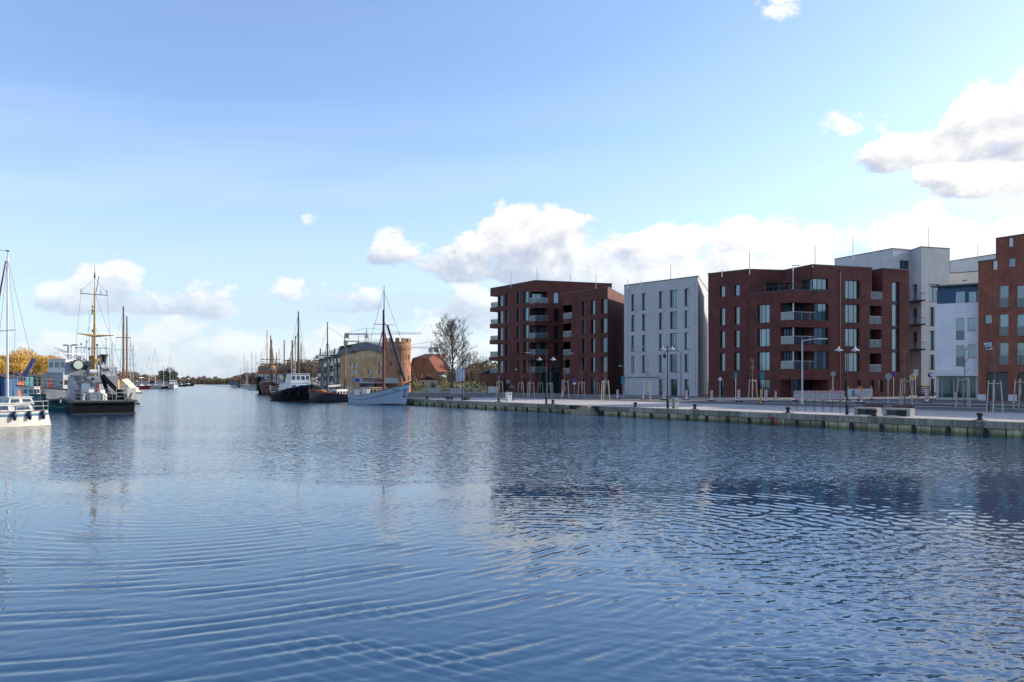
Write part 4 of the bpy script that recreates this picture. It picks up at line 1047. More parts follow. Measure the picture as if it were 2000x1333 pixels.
# --- grey patrol boat moored beyond it
def patrol_boat():
    bow = Vector((W(60, 88).x, 88, 0)); hd = Vector((-.38, -.925, 0)).normalized(); c = bow-hd*7
    r = thing('patrol_boat', 'grey boat with white wheelhouse behind the work vessel, raked bow pointing left', 'ship', c, head(hd.x, hd.y))
    H = Hull(14, 4.4, 1.5, 1.6, 2.5, trans=.75, rake=1.8, flare=.3); H.build(r, 'ship_grey', 'deck_grey', [('boot_stripe', False, -.1, .15, 'black_hull'), ('rubbing_strake', True, -.14, -.02, 'dark_steel')])
    cabin(r, .2, 4.2, -1.6, 1.6, 1.7, 3.9, 'ship_grey', name='deckhouse', taper=.96, wrow=(2.5, 3.1, 4, 3))
    c_ = cabin(r, .8, 3.8, -1.5, 1.5, 3.95, 5.5, 'white_paint', name='wheelhouse', taper=.97, wrow=(4.55, 5.2, 4, 3), over=.15)
    mb = MB(); mb.box((2.0, -.25, 6.4), (.3, .3, 1.9)); mb.box((2.0, .25, 6.4), (.25, .25, 1.9)); g = mb.build('floodlight_mast', 'white_paint', r)
    for sd in (1, -1):
        mb = MB(); mb.tube((2, 0, 7.25), (2, sd*.55, 7.35), .04); mb.box((2.0, sd*.8, 7.3), (.3, .6, .14)); mb.build('floodlight', 'dark_steel', g)
    mb = MB()
    for k in range(6): mb.tube((1.0+k*.4, 1.3, 5.6), (1.3+k*.4, -1.0, 6.5+.1*k), .03)
    mb.tube((1, 1.3, 6.2), (3.4, 1.3, 6.2), .03); mb.tube((1, -1.2, 6.3), (3.4, -1.2, 6.3), .03); mb.build('aerial_frame', 'steel', r)
    rail(r, [H.P(t, H.sheer(t), sd, -.1) for sd in (1,) for t in (.2, .5, .8, .99)], 1.0, 1.0, 'ship_grey'); rail(r, [H.P(t, H.sheer(t), -1, -.1) for t in (.2, .5, .8, .99)], 1.0, 1.0, 'ship_grey')
    mast(r, 1.0, 1.9, 1.6, 11.5, .04, .02, 'steel', name='aerial')
    mb = MB(); mb.lathe([(.15, 0), (.2, .6), (.08, .8)], (5.0, .4, 2.1), 8); mb.ball((5.0, .4, 3.1), .18); mb.build('ventilator', 'red_light', r)
patrol_boat()

def simple_yacht(label, px, D, hdv, L, mh, hullm='white_hull', mastm='alloy', mx=.12, group='yachts moored up river', name='sailing_yacht', cab=True, two=None, beam=.30, stripe='navy_hull', r_m=.08, sails=None):
    hd = Vector((*hdv, 0)).normalized(); H_ = L*.115
    r = thing(name, label, 'sailboat', Vector((W(px, D).x, D, 0)), head(hd.x, hd.y), group)
    H = Hull(L, L*beam, H_*.95, H_*.85, H_*1.25, trans=.55, rake=L*.09, flare=.2); H.build(r, hullm, 'teak_deck', [('stripe', True, -.22, -.1, stripe)], N=12, M=5, bulwark=.05)
    if cab: cabin(r, -L*.18, L*.16, -L*.09, L*.09, H_*.8, H_*.8+L*.06, 'white_paint' if hullm != 'black_hull' else 'varnished_wood', taper=.85, wrow=(H_*.8+L*.02, H_*.8+L*.045, 3, 2))
    mast(r, L*mx, 0, H_*.8, mh, r_m, r_m*.6, mastm, 6)
    mb = MB(); mb.tube((L*mx, 0, H_+.9), (-L*.38, 0, H_+.8), .07 if sails is None else .16); mb.build('boom', sails or mastm, r)
    mb = MB(); mb.tube((L*mx, -L*.1, mh*.55), (L*mx, L*.1, mh*.55), .025); mb.build('spreader', mastm, r)
    ls = [((L*mx, 0, mh*.97), (L*.52, 0, H_*1.2)), ((L*mx, 0, mh*.97), (-L*.5, 0, H_)), ((L*mx, L*.1, mh*.55), (L*mx, 0, mh*.95)), ((L*mx, -L*.1, mh*.55), (L*mx, 0, mh*.95)), ((L*mx, L*.1, mh*.55), (L*mx, L*.14, H_)), ((L*mx, -L*.1, mh*.55), (L*mx, -L*.14, H_))]
    if two: mast(r, -L*.25, 0, H_*.8, two, r_m*.9, r_m*.5, mastm, 6)
    lines(r, ls, .014 if D < 200 else .02)
    return r, H
# --- wooden ketch with cream cover, between the work vessel and the marina
def left_row():
    r, H = simple_yacht('dark wooden ketch with two brown masts and cream canvas cover, right of the work vessel', 243, 104, (.35, -.94), 11, 13.0, 'black_hull', 'mast_wood', mx=.1, name='wooden_ketch', cab=False, group='boats on the left bank', r_m=.16, two=12.0)
    mb = MB(); mb.prism([(-3.6, -1.5), (2.6, -1.5), (2.6, 1.5), (-3.6, 1.5)], 1.1, 1.6)
    mb.loft([[(-3.8, -1.7, 1.4), (-3.8, 0, 3.4), (-3.8, 1.7, 1.4)], [(3.0, -1.6, 1.4), (3.0, 0, 3.2), (3.0, 1.6, 1.4)]]); mb.poly([(3.0, -1.6, 1.4), (3, 1.6, 1.4), (3, 0, 3.2)]); mb.build('boat_cover', 'canvas_cream', r)
    mb = MB(); mb.tube((1.1, -.9, 8.8), (1.1, .9, 8.8), .05); mb.build('crosstree', 'mast_wood', r)
    q = thing('deck_container', 'small yellow container standing behind the work vessel', 'container', Vector((W(224, 96).x, 96, 0)), .1, world=True)
    mb = MB(); mb.box((q.location.x, 96, 1.0), (3.4, 4, 2.0)); mb.build('pontoon', 'dark_steel', q)
    mb = MB(); mb.box((q.location.x, 94.8, 2.55), (1.6, 1.2, 1.2)); mb.build('container_body', 'yellow_paint', q)
    simple_yacht('dark masted yacht with striped masthead moored beyond the wooden ketch', 250, 150, (.3, -.95), 11, 13.4, 'white_hull', 'dark_spar', group='boats on the left bank')
    simple_yacht('white yacht with bare silver mast, second from the wooden ketch', 257, 165, (.3, -.95), 10, 12.0, 'white_hull', 'alloy', group='boats on the left bank')
    simple_yacht('white yacht with a short pale mast, third from the wooden ketch', 262, 190, (.3, -.95), 10, 12.6, 'white_hull', 'alloy', group='boats on the left bank')
    simple_yacht('white sloop beside the dark shed in the far marina', 288, 345, (.8, -.6), 12, 15, 'white_hull', 'alloy', group='boats on the left bank')
    simple_yacht('white sloop with the tallest mast in the far marina', 300, 350, (.8, -.6), 12, 19, 'white_hull', 'alloy', group='boats on the left bank')
    simple_yacht('small white sloop moored next to the far motor yacht', 318, 352, (.7, -.7), 9, 11, 'dark_grey_hull', 'alloy', group='boats on the left bank')
    simple_yacht('white sloop with leaning pale mast behind the motor yacht', 330, 352, (.7, -.7), 10, 16, 'white_hull', 'alloy', group='boats on the left bank')
    simple_yacht('reddish sailing boat at the far left bank', 272, 330, (.9, -.4), 12, 9, 'red_paint', 'alloy', group='boats on the left bank')
    simple_yacht('distant yacht off the far forest, left of mid-river', 352, 560, (.9, -.4), 12, 13, 'dark_grey_hull', 'alloy', group='boats on the left bank')
    simple_yacht('tiny reddish boat moored furthest away on the left', 366, 640, (.9, -.4), 14, 11, 'rust_brown', 'alloy', group='boats on the left bank')
    hd = Vector((.45, -.9, 0)).normalized()
    r = thing('motor_yacht', 'white two-deck motor yacht with a dark window band in the far marina', 'motor yacht', Vector((W(338, 340).x, 340, 0)), head(hd.x, hd.y))
    H = Hull(12, 4.2, 1.5, 1.5, 2.1, rake=1.2); H.build(r, 'white_hull', 'deck_grey', [('boot_stripe', False, 0, .2, 'navy_hull')], N=12, M=5)
    cabin(r, -4, 2.5, -1.7, 1.7, 1.4, 2.6, 'white_paint', wrow=(1.75, 2.3, 4, 3)); cabin(r, -3, 1.5, -1.5, 1.5, 2.7, 3.9, 'white_paint', wrow=(3.0, 3.6, 4, 3), name='flybridge')
    mast(r, -1, 0, 3.9, 5.2, .05, .03, 'alloy')
    # near left bank: fishing boats and huts
    hd = Vector((.95, .1, 0)).normalized()
    r = thing('fishing_boat', 'turquoise fishing boat with a small white wheelhouse behind the ivory yacht', 'fishing boat', Vector((W(38, 78).x, 78, 0)), head(-1, -.1))
    H = Hull(7.0, 2.5, 1.1, 1.0, 1.6, rake=.6, trans=.7); H.build(r, 'teal_hull', 'deck_grey', [('rubbing_strake', True, -.12, 0, 'white_paint')])
    cabin(r, -1.7, -.6, -.7, .7, .95, 2.3, 'white_paint', name='wheelhouse', wrow=(1.7, 2.1, 2, 2))
    for x, h in ((1.3, 5.2), (.6, 4.4), (-2.2, 4.8)): mast(r, x, 0, .9, h, .05, .03, 'mast_wood')
    mb = MB()
    for k in range(7): mb.tube((-2.6+k*.35, .4*(-1)**k, .9), (-2.5+k*.35, .4*(-1)**k, 3.6+.3*(k % 3)), .025)
    mb.build('net_flags', 'teal_hull', r)
    r = thing('fishing_boat', 'teal green flat workboat low in the water right of the turquoise one', 'fishing boat', Vector((W(74, 74).x, 74, 0)), head(-1, -.3))
    H = Hull(5.6, 2.2, .8, .75, 1.1, rake=.4, trans=.8); H.build(r, 'teal_hull', 'deck_grey', [('rubbing_strake', True, -.1, 0, 'dark_steel')])
    cabin(r, -.6, .6, -.6, .6, .7, 1.6, 'teal_hull', wrow=(1.1, 1.4, 2, 2))
left_row()
mat('hut_blue', (.03, .10, .22), .7, var=.2); mat('hut_red', (.35, .05, .06), .7, var=.2); mat('hut_orange', (.42, .12, .03), .7, var=.2); mat('hut_teal', (.04, .16, .18), .7, var=.2); mat('roof_dark', (.04, .04, .045), .8, var=.3)
def huts():
    for i, (px, D, w, h, m, lb) in enumerate(((4, 96, 2.2, 2.6, 'hut_blue', 'dark blue harbour hut at the very left edge'), (14, 99, 1.6, 2.6, 'hut_red', 'pink red harbour hut between the blue and the orange one'), (26, 98, 1.4, 2.2, 'hut_orange', 'orange harbour hut right of the yacht mast'), (34, 104, 2.6, 2.9, 'hut_teal', 'teal harbour hut behind the turquoise fishing boat'), (66, 118, 3.4, 2.8, 'roof_dark', 'dark shed on the left bank in front of the yellow willow'))):
        p = W(px, D); t = thing('harbour_hut', lb, 'hut', p, .1, 'huts on the left bank')
        mb = MB(); mb.box((0, 0, h/2), (w, 3, h)); mb.build('wall', m, t)
        mb = MB(); mb.loft([[(-w/2-.2, -1.7, h), (0, -1.7, h+.5), (w/2+.2, -1.7, h)], [(-w/2-.2, 1.7, h), (0, 1.7, h+.5), (w/2+.2, 1.7, h)]]); mb.poly([(-w/2, -1.5, h), (w/2, -1.5, h), (0, -1.5, h+.46)]); mb.build('roof', 'roof_dark', t)
        mb = MB(); mb.box((.1*w, -1.52, h*.42), (.8, .06, h*.8)); mb.build('door', 'interior_dark', t)
    # feather banner leaning over the huts
    p = W(40, 92); t = thing('banner', 'purple and blue feather banner leaning right above the harbour huts', 'banner', p)
    mb = MB(); mb.tube((0, 0, 0), (.6, 0, 2.4), .03); mb.tube((.6, 0, 2.4), (1.85, 0, 4.8), .025); mb.build('pole', 'alloy', t)
    m = bpy.data.materials.new('banner_cloth'); MAT['banner_cloth'] = m; m.use_nodes = True; T = NT(m.node_tree); bs = T.n['Principled BSDF']
    sx = T.sep(T.new('ShaderNodeTexCoord').outputs['Object']); T.put(bs.inputs['Base Color'], T.mix(T.ramp(T.m('ADD', sx[2], T.noise(T.new('ShaderNodeTexCoord').outputs['Object'], 2.0)), 2.8, 5.2), (.22, .10, .20), (.12, .14, .36))); bs.inputs['Roughness'].default_value = .8
    mb = MB(); a = [(.45, 0, 2.0), (.9, 0, 3.0), (1.4, 0, 3.9), (1.85, 0, 4.8)]; w_ = [.35, .62, .62, .55]
    mb.loft([[q, (q[0]-k*.9, .08*(-1)**i, q[2]+k*.35), ] for i, (q, k) in enumerate(zip(a, w_))]); mb.build('cloth', m, t)
    p = W(304, 372); t = thing('boat_shed', 'dark low boathouse left of the round tree on the far bank', 'shed', p)
    mb = MB(); mb.box((0, 0, 1.0), (4.5, 6, 2.0)); mb.build('wall', 'hut_blue', t); mb = MB(); mb.loft([[(-2.6, -3.2, 1.9), (0, -3.2, 3), (2.6, -3.2, 1.9)], [(-2.6, 3.2, 1.9), (0, 3.2, 3), (2.6, 3.2, 1.9)]]); mb.build('roof', 'roof_dark', t)
    p = W(281, 390); t = thing('boat_shed', 'long pale clubhouse behind the far marina', 'shed', p)
    mb = MB(); mb.box((0, 0, 1.2), (14, 6, 2.4)); mb.build('wall', 'canvas_cream', t); mb = MB(); mb.box((0, 0, 2.5), (14.6, 6.6, .3)); mb.build('roof', 'pale_metal', t)
huts()

# --- right bank boats
def right_row():
    # old black ship, bow towards us
    def bow_on(label, px, D, hdv, L, B, fb, hullm, masts, sup=None, name='old_ship', cat='ship', fm=None):
        hd = Vector((*hdv, 0)).normalized()
        r = thing(name, label, cat, Vector((W(px, D).x, D, 0))-hd*(L/2), head(hd.x, hd.y), 'old ships on the right bank')
        H = Hull(L, B, fb*.6, fm or fb*.55, fb, rake=1.4, flare=.25, full=2.8); H.build(r, hullm, 'teak_deck', [('boot_stripe', False, -.1, .18, 'rust_brown'), ('rubbing_strake', True, -.35, -.25, 'dark_steel')], N=14)
        for x, h, r0, m, yards in masts:
            mast(r, x, 0, fb*.5, h, r0, r0*.45, m)
            for z, w in yards:
                mb = MB(); mb.tube((x+.2, -w, z), (x+.2, w, z), .09, .05, 6); mb.build('yard', m, r)
            lines(r, [((x, 0, h*.8), (x-.8, s_*B*.46, fb*.6)) for s_ in (1, -1)]+[((x, 0, h*.8), (x-1.6, s_*B*.46, fb*.6)) for s_ in (1, -1)]+[((x, 0, h*.97), (L/2, 0, fb))], .02)
        rail(r, [H.P(t, H.sheer(t), 1, -.05) for t in (.1, .4, .7, .95)], .9, 2, 'white_paint', .025); rail(r, [H.P(t, H.sheer(t), -1, -.05) for t in (.1, .4, .7, .95)], .9, 2, 'white_paint', .025)
        return r, H
    r, H = bow_on('black hulled ship with white and red superstructure, furthest of the bow-on ships', 505, 196, (.1, -1), 28, 5.6, 4.3, 'black_hull', [(4, 17, .2, 'mast_yellow', ())])
    cabin(r, -8, 6, -2.2, 2.2, 2.6, 5.2, 'white_paint', name='superstructure', wrow=(3.9, 4.6, 8, 4), over=.2); cabin(r, 2, 6, -2, 2, 5.3, 7.2, 'hut_orange', name='wheelhouse', wrow=(6, 6.8, 4, 4), roofm='white_paint')
    r, H = bow_on('dark brown two-masted ship with crossed yards, moored next to the black hulled one', 524, 176, (.25, -.97), 24, 5.2, 3.0, 'rust_brown', [(2, 14.2, .28, 'mast_wood', ((8.4, 2.3), (7.2, 2.6))), (-3, 13.5, .26, 'mast_wood', ())])
    cabin(r, -8, -3, -1.5, 1.5, 1.8, 3.2, 'white_paint', wrow=(2.3, 2.9, 4, 2))
    r, H = bow_on('slim dark hull with a rusty sheer squeezed between the two bow-on ships', 514, 182, (.12, -1), 20, 3.6, 2.9, 'black_hull', [(-2, 11.5, .12, 'mast_wood', ())])
    # tug
    bow = Vector((W(606, 113).x, 113, 0)); hd = Vector((.50, -.865, 0)).normalized()
    r = thing('tugboat', 'navy and black tugboat with white bridge, bow swung towards the river', 'tugboat', bow-hd*8.5, head(hd.x, hd.y))
    H = Hull(17, 6.0, 1.5, 1.25, 2.5, rake=.9, flare=.2, full=3.4, trans=.72, tm=.35); H.build(r, 'black_hull', 'deck_grey', [('blue_band', True, -.42, -.02, 'navy_hull'), ('boot_stripe', False, -.1, .15, 'rust_brown')], N=20)
    cabin(r, -4.2, 3.6, -1.7, 1.7, 1.4, 2.7, 'pale_blue_hull', name='deckhouse', wrow=(1.85, 2.4, 7, 3)); cabin(r, -.4, 3.2, -1.5, 1.5, 2.75, 4.1, 'white_paint', name='wheelhouse', wrow=(3.2, 3.8, 5, 4), over=.15)
    mb = MB(); mb.lathe([(.55, 0), (.5, 1.8), (.55, 1.8), (.55, 2.2)], (-2.4, 0, 2.7), 10); mb.build('funnel', 'navy_hull', r)
    mast(r, .6, .3, 4.1, 13.9, .20, .10, 'dark_spar'); mast(r, .1, -.5, 2.6, 9.4, .18, .10, 'mast_wood')
    mb = MB()
    for k in range(8): mb.tube((-1.4, -.3+.6*(k % 2), 3.8+k*.75), (-1.4, .3-.6*(k % 2), 4.55+k*.75), .035)
    for y in (-.3, .3): mb.tube((-1.4, y, 2.7), (-1.4, y, 9.5), .05)
    mb.build('lattice_mast', 'white_paint', r)
    lines(r, [((.6, .3, 13.5), (8, 0, 2.6)), ((.6, .3, 13.5), (-8, 0, 1.6)), ((.6, .3, 11), (-.6, 2.6, 1.5)), ((.6, .3, 11), (.2, -2.6, 1.5)), ((.6, .3, 11), (1.4, -2.6, 1.5))], .025)
    rail(r, [H.P(t, H.sheer(t), 1, -.1) for t in (0, .2, .5, .8, .98)], .9, 1.5, 'white_paint', .025); rail(r, [H.P(t, H.sheer(t), -1, -.1) for t in (0, .2, .5, .8, .98)], .9, 1.5, 'white_paint', .025)
    for t, sd in ((.9, 1), (.8, 1), (.9, -1), (.8, -1), (.7, -1)): q = H.P(t, 1.3, sd, .1); tyre(r, *q, .3, 'y')
    mb = MB(); mb.ball((8.2, 1.2, .55), .42, 8); mb.ball((8.6, .2, .5), .38, 8); mb.build('buoy_fender', 'red_light', r)
    # masts rising behind the tug
    for px, D, h, m, lb in ((555, 150, 11.5, 'dark_spar', 'dark sailing boat mostly hidden behind the tugboat, left of it'), (577, 135, 11.4, 'dark_spar', 'dark gaff boat hidden behind the tug bridge'), (588, 140, 10.3, 'mast_wood', 'brown masted boat just right behind the tug bridge'), (540, 172, 9.8, 'mast_wood', 'small brown masted boat between the ships and the tugboat')):
        simple_yacht(lb, px, D+6, (.4, -.9), 11, h, 'black_hull', m, mx=.0, group='boats behind the tugboat', name='gaff_boat', r_m=.15)
    # dark cutter
    bow = Vector((W(612, 109).x, 109, 0)); hd = Vector((-.35, -.94, 0)).normalized()
    r = thing('sailing_barge', 'dark grey two-masted sailing barge between the tugboat and the white ship', 'sailboat', Vector((-28.6, 109, 0))-Vector((-.32, -.947, 0))*6, head(-.32, -.947))
    H = Hull(12, 4.0, 1.15, 1.0, 1.8, rake=.4, full=3.2, trans=.7); H.build(r, 'dark_grey_hull', 'teak_deck', [('red_rail', True, -.2, 0, 'red_paint'), ('boot_stripe', False, -.1, .15, 'black_hull')], N=16)
    mast(r, 1.6, 0, 1, 11.7, .16, .07, 'dark_spar'); mast(r, -3.2, 0, 1, 10.0, .15, .07, 'mast_wood')
    mb = MB(); mb.tube((1.6, 0, 2.2), (-2.8, 0, 2.4), .16); mb.build('furled_sail', 'canvas_pale', r); mb = MB(); mb.tube((-3.2, 0, 2.0), (-6.0, 0, 2.1), .13); mb.build('furled_sail', 'canvas_pale', r)
    cabin(r, -2.6, .8, -1.1, 1.1, .95, 1.7, 'white_paint', wrow=(1.2, 1.5, 4, 2)); mb = MB(); mb.box((3.5, 0, 1.5), (1.4, 1.2, .5)); mb.build('hatch', 'varnished_wood', r)
    mb = MB(); mb.tube((1.6, -1.4, 6.8), (1.6, 1.4, 6.8), .05); mb.build('crosstree', 'dark_spar', r)
    for sd in (-1.2, 1.2): mb = MB(); mb.tube((1.6, sd, 6.8), (1.6, sd, 7.8), .10, .10, 6); mb.build('lantern', 'dark_spar', r)
    lines(r, [((1.6, 0, 11), (6.4, 0, 1.9)), ((1.6, 0, 11), (-3.2, 0, 9.6)), ((-3.2, 0, 9.6), (-6.5, 0, 1.2))]+[((1.6, 0, 9), (1.6-.7*k, s_*1.9, 1.1)) for k in (0, 1) for s_ in (1, -1)]+[((-3.2, 0, 8.5), (-3.2-.6*k, s_*1.8, 1.1)) for k in (0, 1) for s_ in (1, -1)], .022)
    # white sailing ship at the end of the quay
    hd = Vector((.63, -.78, 0)).normalized(); bow = Vector((W(793, 94).x, 94, 0))
    r = thing('sailing_ship', 'pale blue hulled sailing ship with dark red lower mast at the quay head', 'sailboat', bow-hd*6.6, head(hd.x, hd.y))
    H = Hull(13.0, 4.2, 1.35, 1.15, 2.6, rake=1.0, full=3.0, flare=.28, trans=.6, tm=.35); H.build(r, 'pale_blue_hull', 'teak_deck', [('stripe', True, -.62, -.54, 'blue_stripe'), ('boot_stripe', False, -.1, .12, 'rust_brown')], N=24, M=8)
    MX = 1.1
    mb = MB(); mb.tube((MX, 0, 1.0), (MX, 0, 9.3), .20, .16, 10); mb.build('lower_mast', 'mast_red', r); mb = MB(); mb.tube((MX, 0, 7.0), (MX, 0, 12.1), .20, .13, 8); mb.build('furled_topsail', 'furled_sail', r)
    mast(r, MX+.12, 0, 9.0, 15.2, .10, .04, 'dark_spar', name='topmast')
    mb = MB(); mb.tube((5.6, 0, 2.35), (9.0, 0, 3.2), .14, .07, 6); mb.build('bowsprit', 'varnished_wood', r)
    mb = MB(); mb.tube((MX, 0, 2.8), (-4.8, 0, 3.0), .10, .07); mb.build('boom', 'varnished_wood', r); mb = MB(); mb.tube((MX-.2, 0, 3.1), (-4.4, 0, 3.25), .2, .12); mb.build('furled_sail', 'rust_brown', r)
    cabin(r, -3.8, .2, -1.2, 1.2, 1.1, 2.1, 'varnished_wood', wrow=(1.4, 1.85, 6, 3), roofm='canvas_pale')
    mb = MB(); mb.box((-2.6, -1.6, 1.5), (1.6, .5, .7)); mb.box((-.6, -1.6, 1.6), (1.3, .5, .7)); mb.build('deck_locker', 'white_paint', r)
    lines(r, [((MX, 0, 14.5), (8.8, 0, 3.2)), ((MX, 0, 10.8), (6.6, 0, 2.6)), ((MX, 0, 14.5), (-6.3, 0, 1.5)), ((MX, 0, 10.8), (8.0, 0, 3.0))]+[((MX, 0, 10), (MX-1.0+.55*k, s_*2.05, 1.4)) for k in range(4) for s_ in (1, -1)]+[((MX-.95+.14*j, s_*(2.0-.2*j), 1.6+.85*j), (MX+.6-.06*j, s_*(2.0-.2*j), 1.6+.85*j)) for j in range(8) for s_ in (1, -1)], .022)
    mb = MB(); mb.tube((MX+1.0, 0, 10.0), (6.3, 0, 3.0), .13, .16, 6); mb.build('hoisted_jib', 'navy_hull', r)
    mb = MB(); mb.tube((MX, -1.5, 10.2), (MX, 1.5, 10.2), .04); mb.build('crosstree', 'dark_spar', r)
    rail(r, [H.P(t, H.sheer(t), 1, -.05) for t in (0, .2, .4, .6)], .8, 1.2, 'white_paint', .02); rail(r, [H.P(t, H.sheer(t), -1, -.05) for t in (0, .2, .4, .6)], .8, 1.2, 'white_paint', .02)
    mb = MB(); q = H.P(.9, 1.9, -1, .03); mb.box(q, (.9, .04, .16), rz=.5); q = H.P(.9, 1.9, 1, .03); mb.box(q, (.9, .04, .16), rz=-.5); mb.build('name_board', 'blue_stripe', r)
    mb = MB(); mb.tube((6.9, -.35, 2.0), (6.8, -.4, 1.0), .05); mb.tube((6.55, -.5, 1.1), (7.0, -.3, 1.1), .05); mb.build('anchor', 'dark_steel', r)
    # yachts up river on the right bank
    for i, (px, D, L, h, hm, mm, lb) in enumerate(((470, 470, 11, 12, 'dark_grey_hull', 'alloy', 'leftmost small grey sloop on the right bank up river'), (477, 420, 13, 19, 'white_hull', 'dark_spar', 'white sloop with dark mast below the far brown houses'), (484, 345, 12, 13, 'white_hull', 'alloy', 'white sloop nearest the tip of the right bank moorings'), (481, 380, 12, 12, 'white_hull', 'canvas_cream', 'cream masted white sloop in the right bank moorings'), (492, 300, 13, 14.5, 'white_hull', 'dark_spar', 'white yacht with a thick dark mast left of the black hulled ship'), (500, 290, 12, 14, 'white_hull', 'alloy', 'silver masted yacht behind the black hulled ship'), (510, 290, 12, 15, 'white_hull', 'alloy', 'yacht hidden behind the black hulled ship showing only its mast'), (534, 240, 12, 12, 'white_hull', 'canvas_cream', 'cream masted yacht behind the brown two-masted ship'), (545, 230, 11, 13, 'black_hull', 'mast_wood', 'dark hulled boat with a brown mast far behind the tugboat'))):
        simple_yacht(lb, px, D, (.3, -.95), L, h, hm, mm, group='yachts up river on the right bank', r_m=.11)
right_row()
# ------------------------------------------------------------------ trees
mat('bark', (.085, .062, .042), .9, var=.3, vscale=4); mat('bark_grey', (.17, .135, .105), .9, var=.3, vscale=4); mat('twig_brown', (.23, .165, .12), .9, objvar=.2, var=.3); mat('twig_olive', (.17, .13, .05), .9, var=.3, objvar=.2)
mat('twig_gold', (.60, .37, .07), .8, var=.3, vscale=2, objvar=.1); mat('leaf_olive', (.12, .13, .035), .8, var=.4, objvar=.2); mat('leaf_dark', (.035, .045, .022), .8, var=.4); mat('wood_brown', (.17, .13, .095), .9, var=.3, vscale=.05, objvar=.1)
def twig_ball_tree(name, label, loc, w, h, seed, m, n=900, cat='tree', group=None, trunk=.25, hang=0.0, size=.35, barkm='bark'):
    """crown of many small twig or leaf slivers spread through an uneven volume"""
    rr = random.Random(seed); t = thing(name, label, cat, loc, 0, group)
    lobes = [(Vector((rr.uniform(-.32, .32)*w, rr.uniform(-.3, .3)*w, h*rr.uniform(.45, .85))), rr.uniform(.16, .30)*w, rr.uniform(.14, .24)*h) for _ in range(9)]
    tr = MB(); tr.tube((0, 0, -.1), (0, 0, h*.5), h*.03, h*.018, 6)
    for c, _, _ in lobes: tr.tube((0, 0, h*rr.uniform(.2, .45)), c, h*.012, h*.004, 4, cap=False)
    tr.build('trunk', barkm, t)
    cr = MB()
    for _ in range(n):
        c, rx, rz_ = rr.choice(lobes); d = Vector((rr.gauss(0, 1), rr.gauss(0, 1), rr.gauss(0, 1))).normalized()*rr.uniform(.3, 1.05)**.6
        p = c+Vector((d.x*rx, d.y*rx, d.z*rz_)); p.z = max(p.z, h*.08)
        a = Vector((rr.gauss(0, 1), rr.gauss(0, 1), rr.gauss(.3, .7))).normalized()*size*rr.uniform(.5, 1.3)
        if hang: a = Vector((rr.gauss(0, .25), rr.gauss(0, .25), -1))*size*rr.uniform(.8, 2.2)*hang
        b_ = a.cross(Vector((rr.gauss(0, 1), rr.gauss(0, 1), rr.gauss(0, 1)))).normalized()*size*(.28 if not hang else .12)
        cr.quad(p-b_, p+b_, p+a+b_*.4, p+a-b_*.4)
    cr.build('crown', m, t); return t
def crown_tree(name, label, loc, h, w, seed, group=None, tm='twig_brown', bm_='bark_grey', nl=30, r0=.3, z0=.2):
    """leafless tree with a leader, many rising limbs and a rounded head of fine twigs"""
    rr = random.Random(seed); t = thing(name, label, 'tree', loc, 0, group); tr, tw = MB(), MB()
    P0 = [Vector((rr.gauss(0, .012)*h*(k > 0), rr.gauss(0, .012)*h*(k > 0), h*.93*k/8-.1*(k == 0))) for k in range(9)]
    for k in range(8): tr.tube(P0[k], P0[k+1], r0*(1-k/8.6), r0*(1-(k+1)/8.6), 7, cap=False)
    def lead(z): q = z/(h*.93)*8; i = min(int(q), 7); return P0[i].lerp(P0[i+1], q-i)
    def twigs(p, d, L, r, lv):
        n = 3; pts = [p]; dd = d.copy()
        for k in range(n):
            dd = (dd+Vector((rr.gauss(0, .13), rr.gauss(0, .13), .10+rr.gauss(0, .06)))).normalized(); pts.append(pts[-1]+dd*L/n)
        mb = tr if lv == 0 else tw
        for k in range(n): mb.tube(pts[k], pts[k+1], max(r*(1-k/n*.6), .012), max(r*(1-(k+1)/n*.6), .010), 5 if lv == 0 else 3, cap=False)
        if lv >= 3: return
        m = (7, 6, 5)[lv]
        for j in range(m):
            f_ = rr.uniform(.25, 1.0); i = min(int(f_*n), n-1); q = pts[i].lerp(pts[i+1], f_*n-i); a = rr.uniform(0, 6.28)
            ax = dd.orthogonal().normalized(); bx = dd.cross(ax); nd = (dd+(ax*math.cos(a)+bx*math.sin(a))*rr.uniform(.5, 1.0)+Vector((0, 0, .12))).normalized()
            twigs(q, nd, L*rr.uniform(.38, .58), r*.5, lv+1)
    for i in range(nl):
        f_ = (i+.5)/nl; z = h*(z0+(.88-z0)*f_); a = i*2.4+rr.uniform(-.3, .3)
        rad = w/2*math.sin(math.pi*min(1, (f_*.86+.20)))**.6*rr.uniform(.8, 1.1); el = .35+.8*f_
        d = Vector((math.cos(a)*math.cos(el), math.sin(a)*math.cos(el), math.sin(el))); twigs(lead(z), d, rad/math.cos(el)**.6*.78, r0*.36*(1-f_*.6), 0)
    tr.build('trunk', bm_, t); tw.build('crown', tm, t); return t
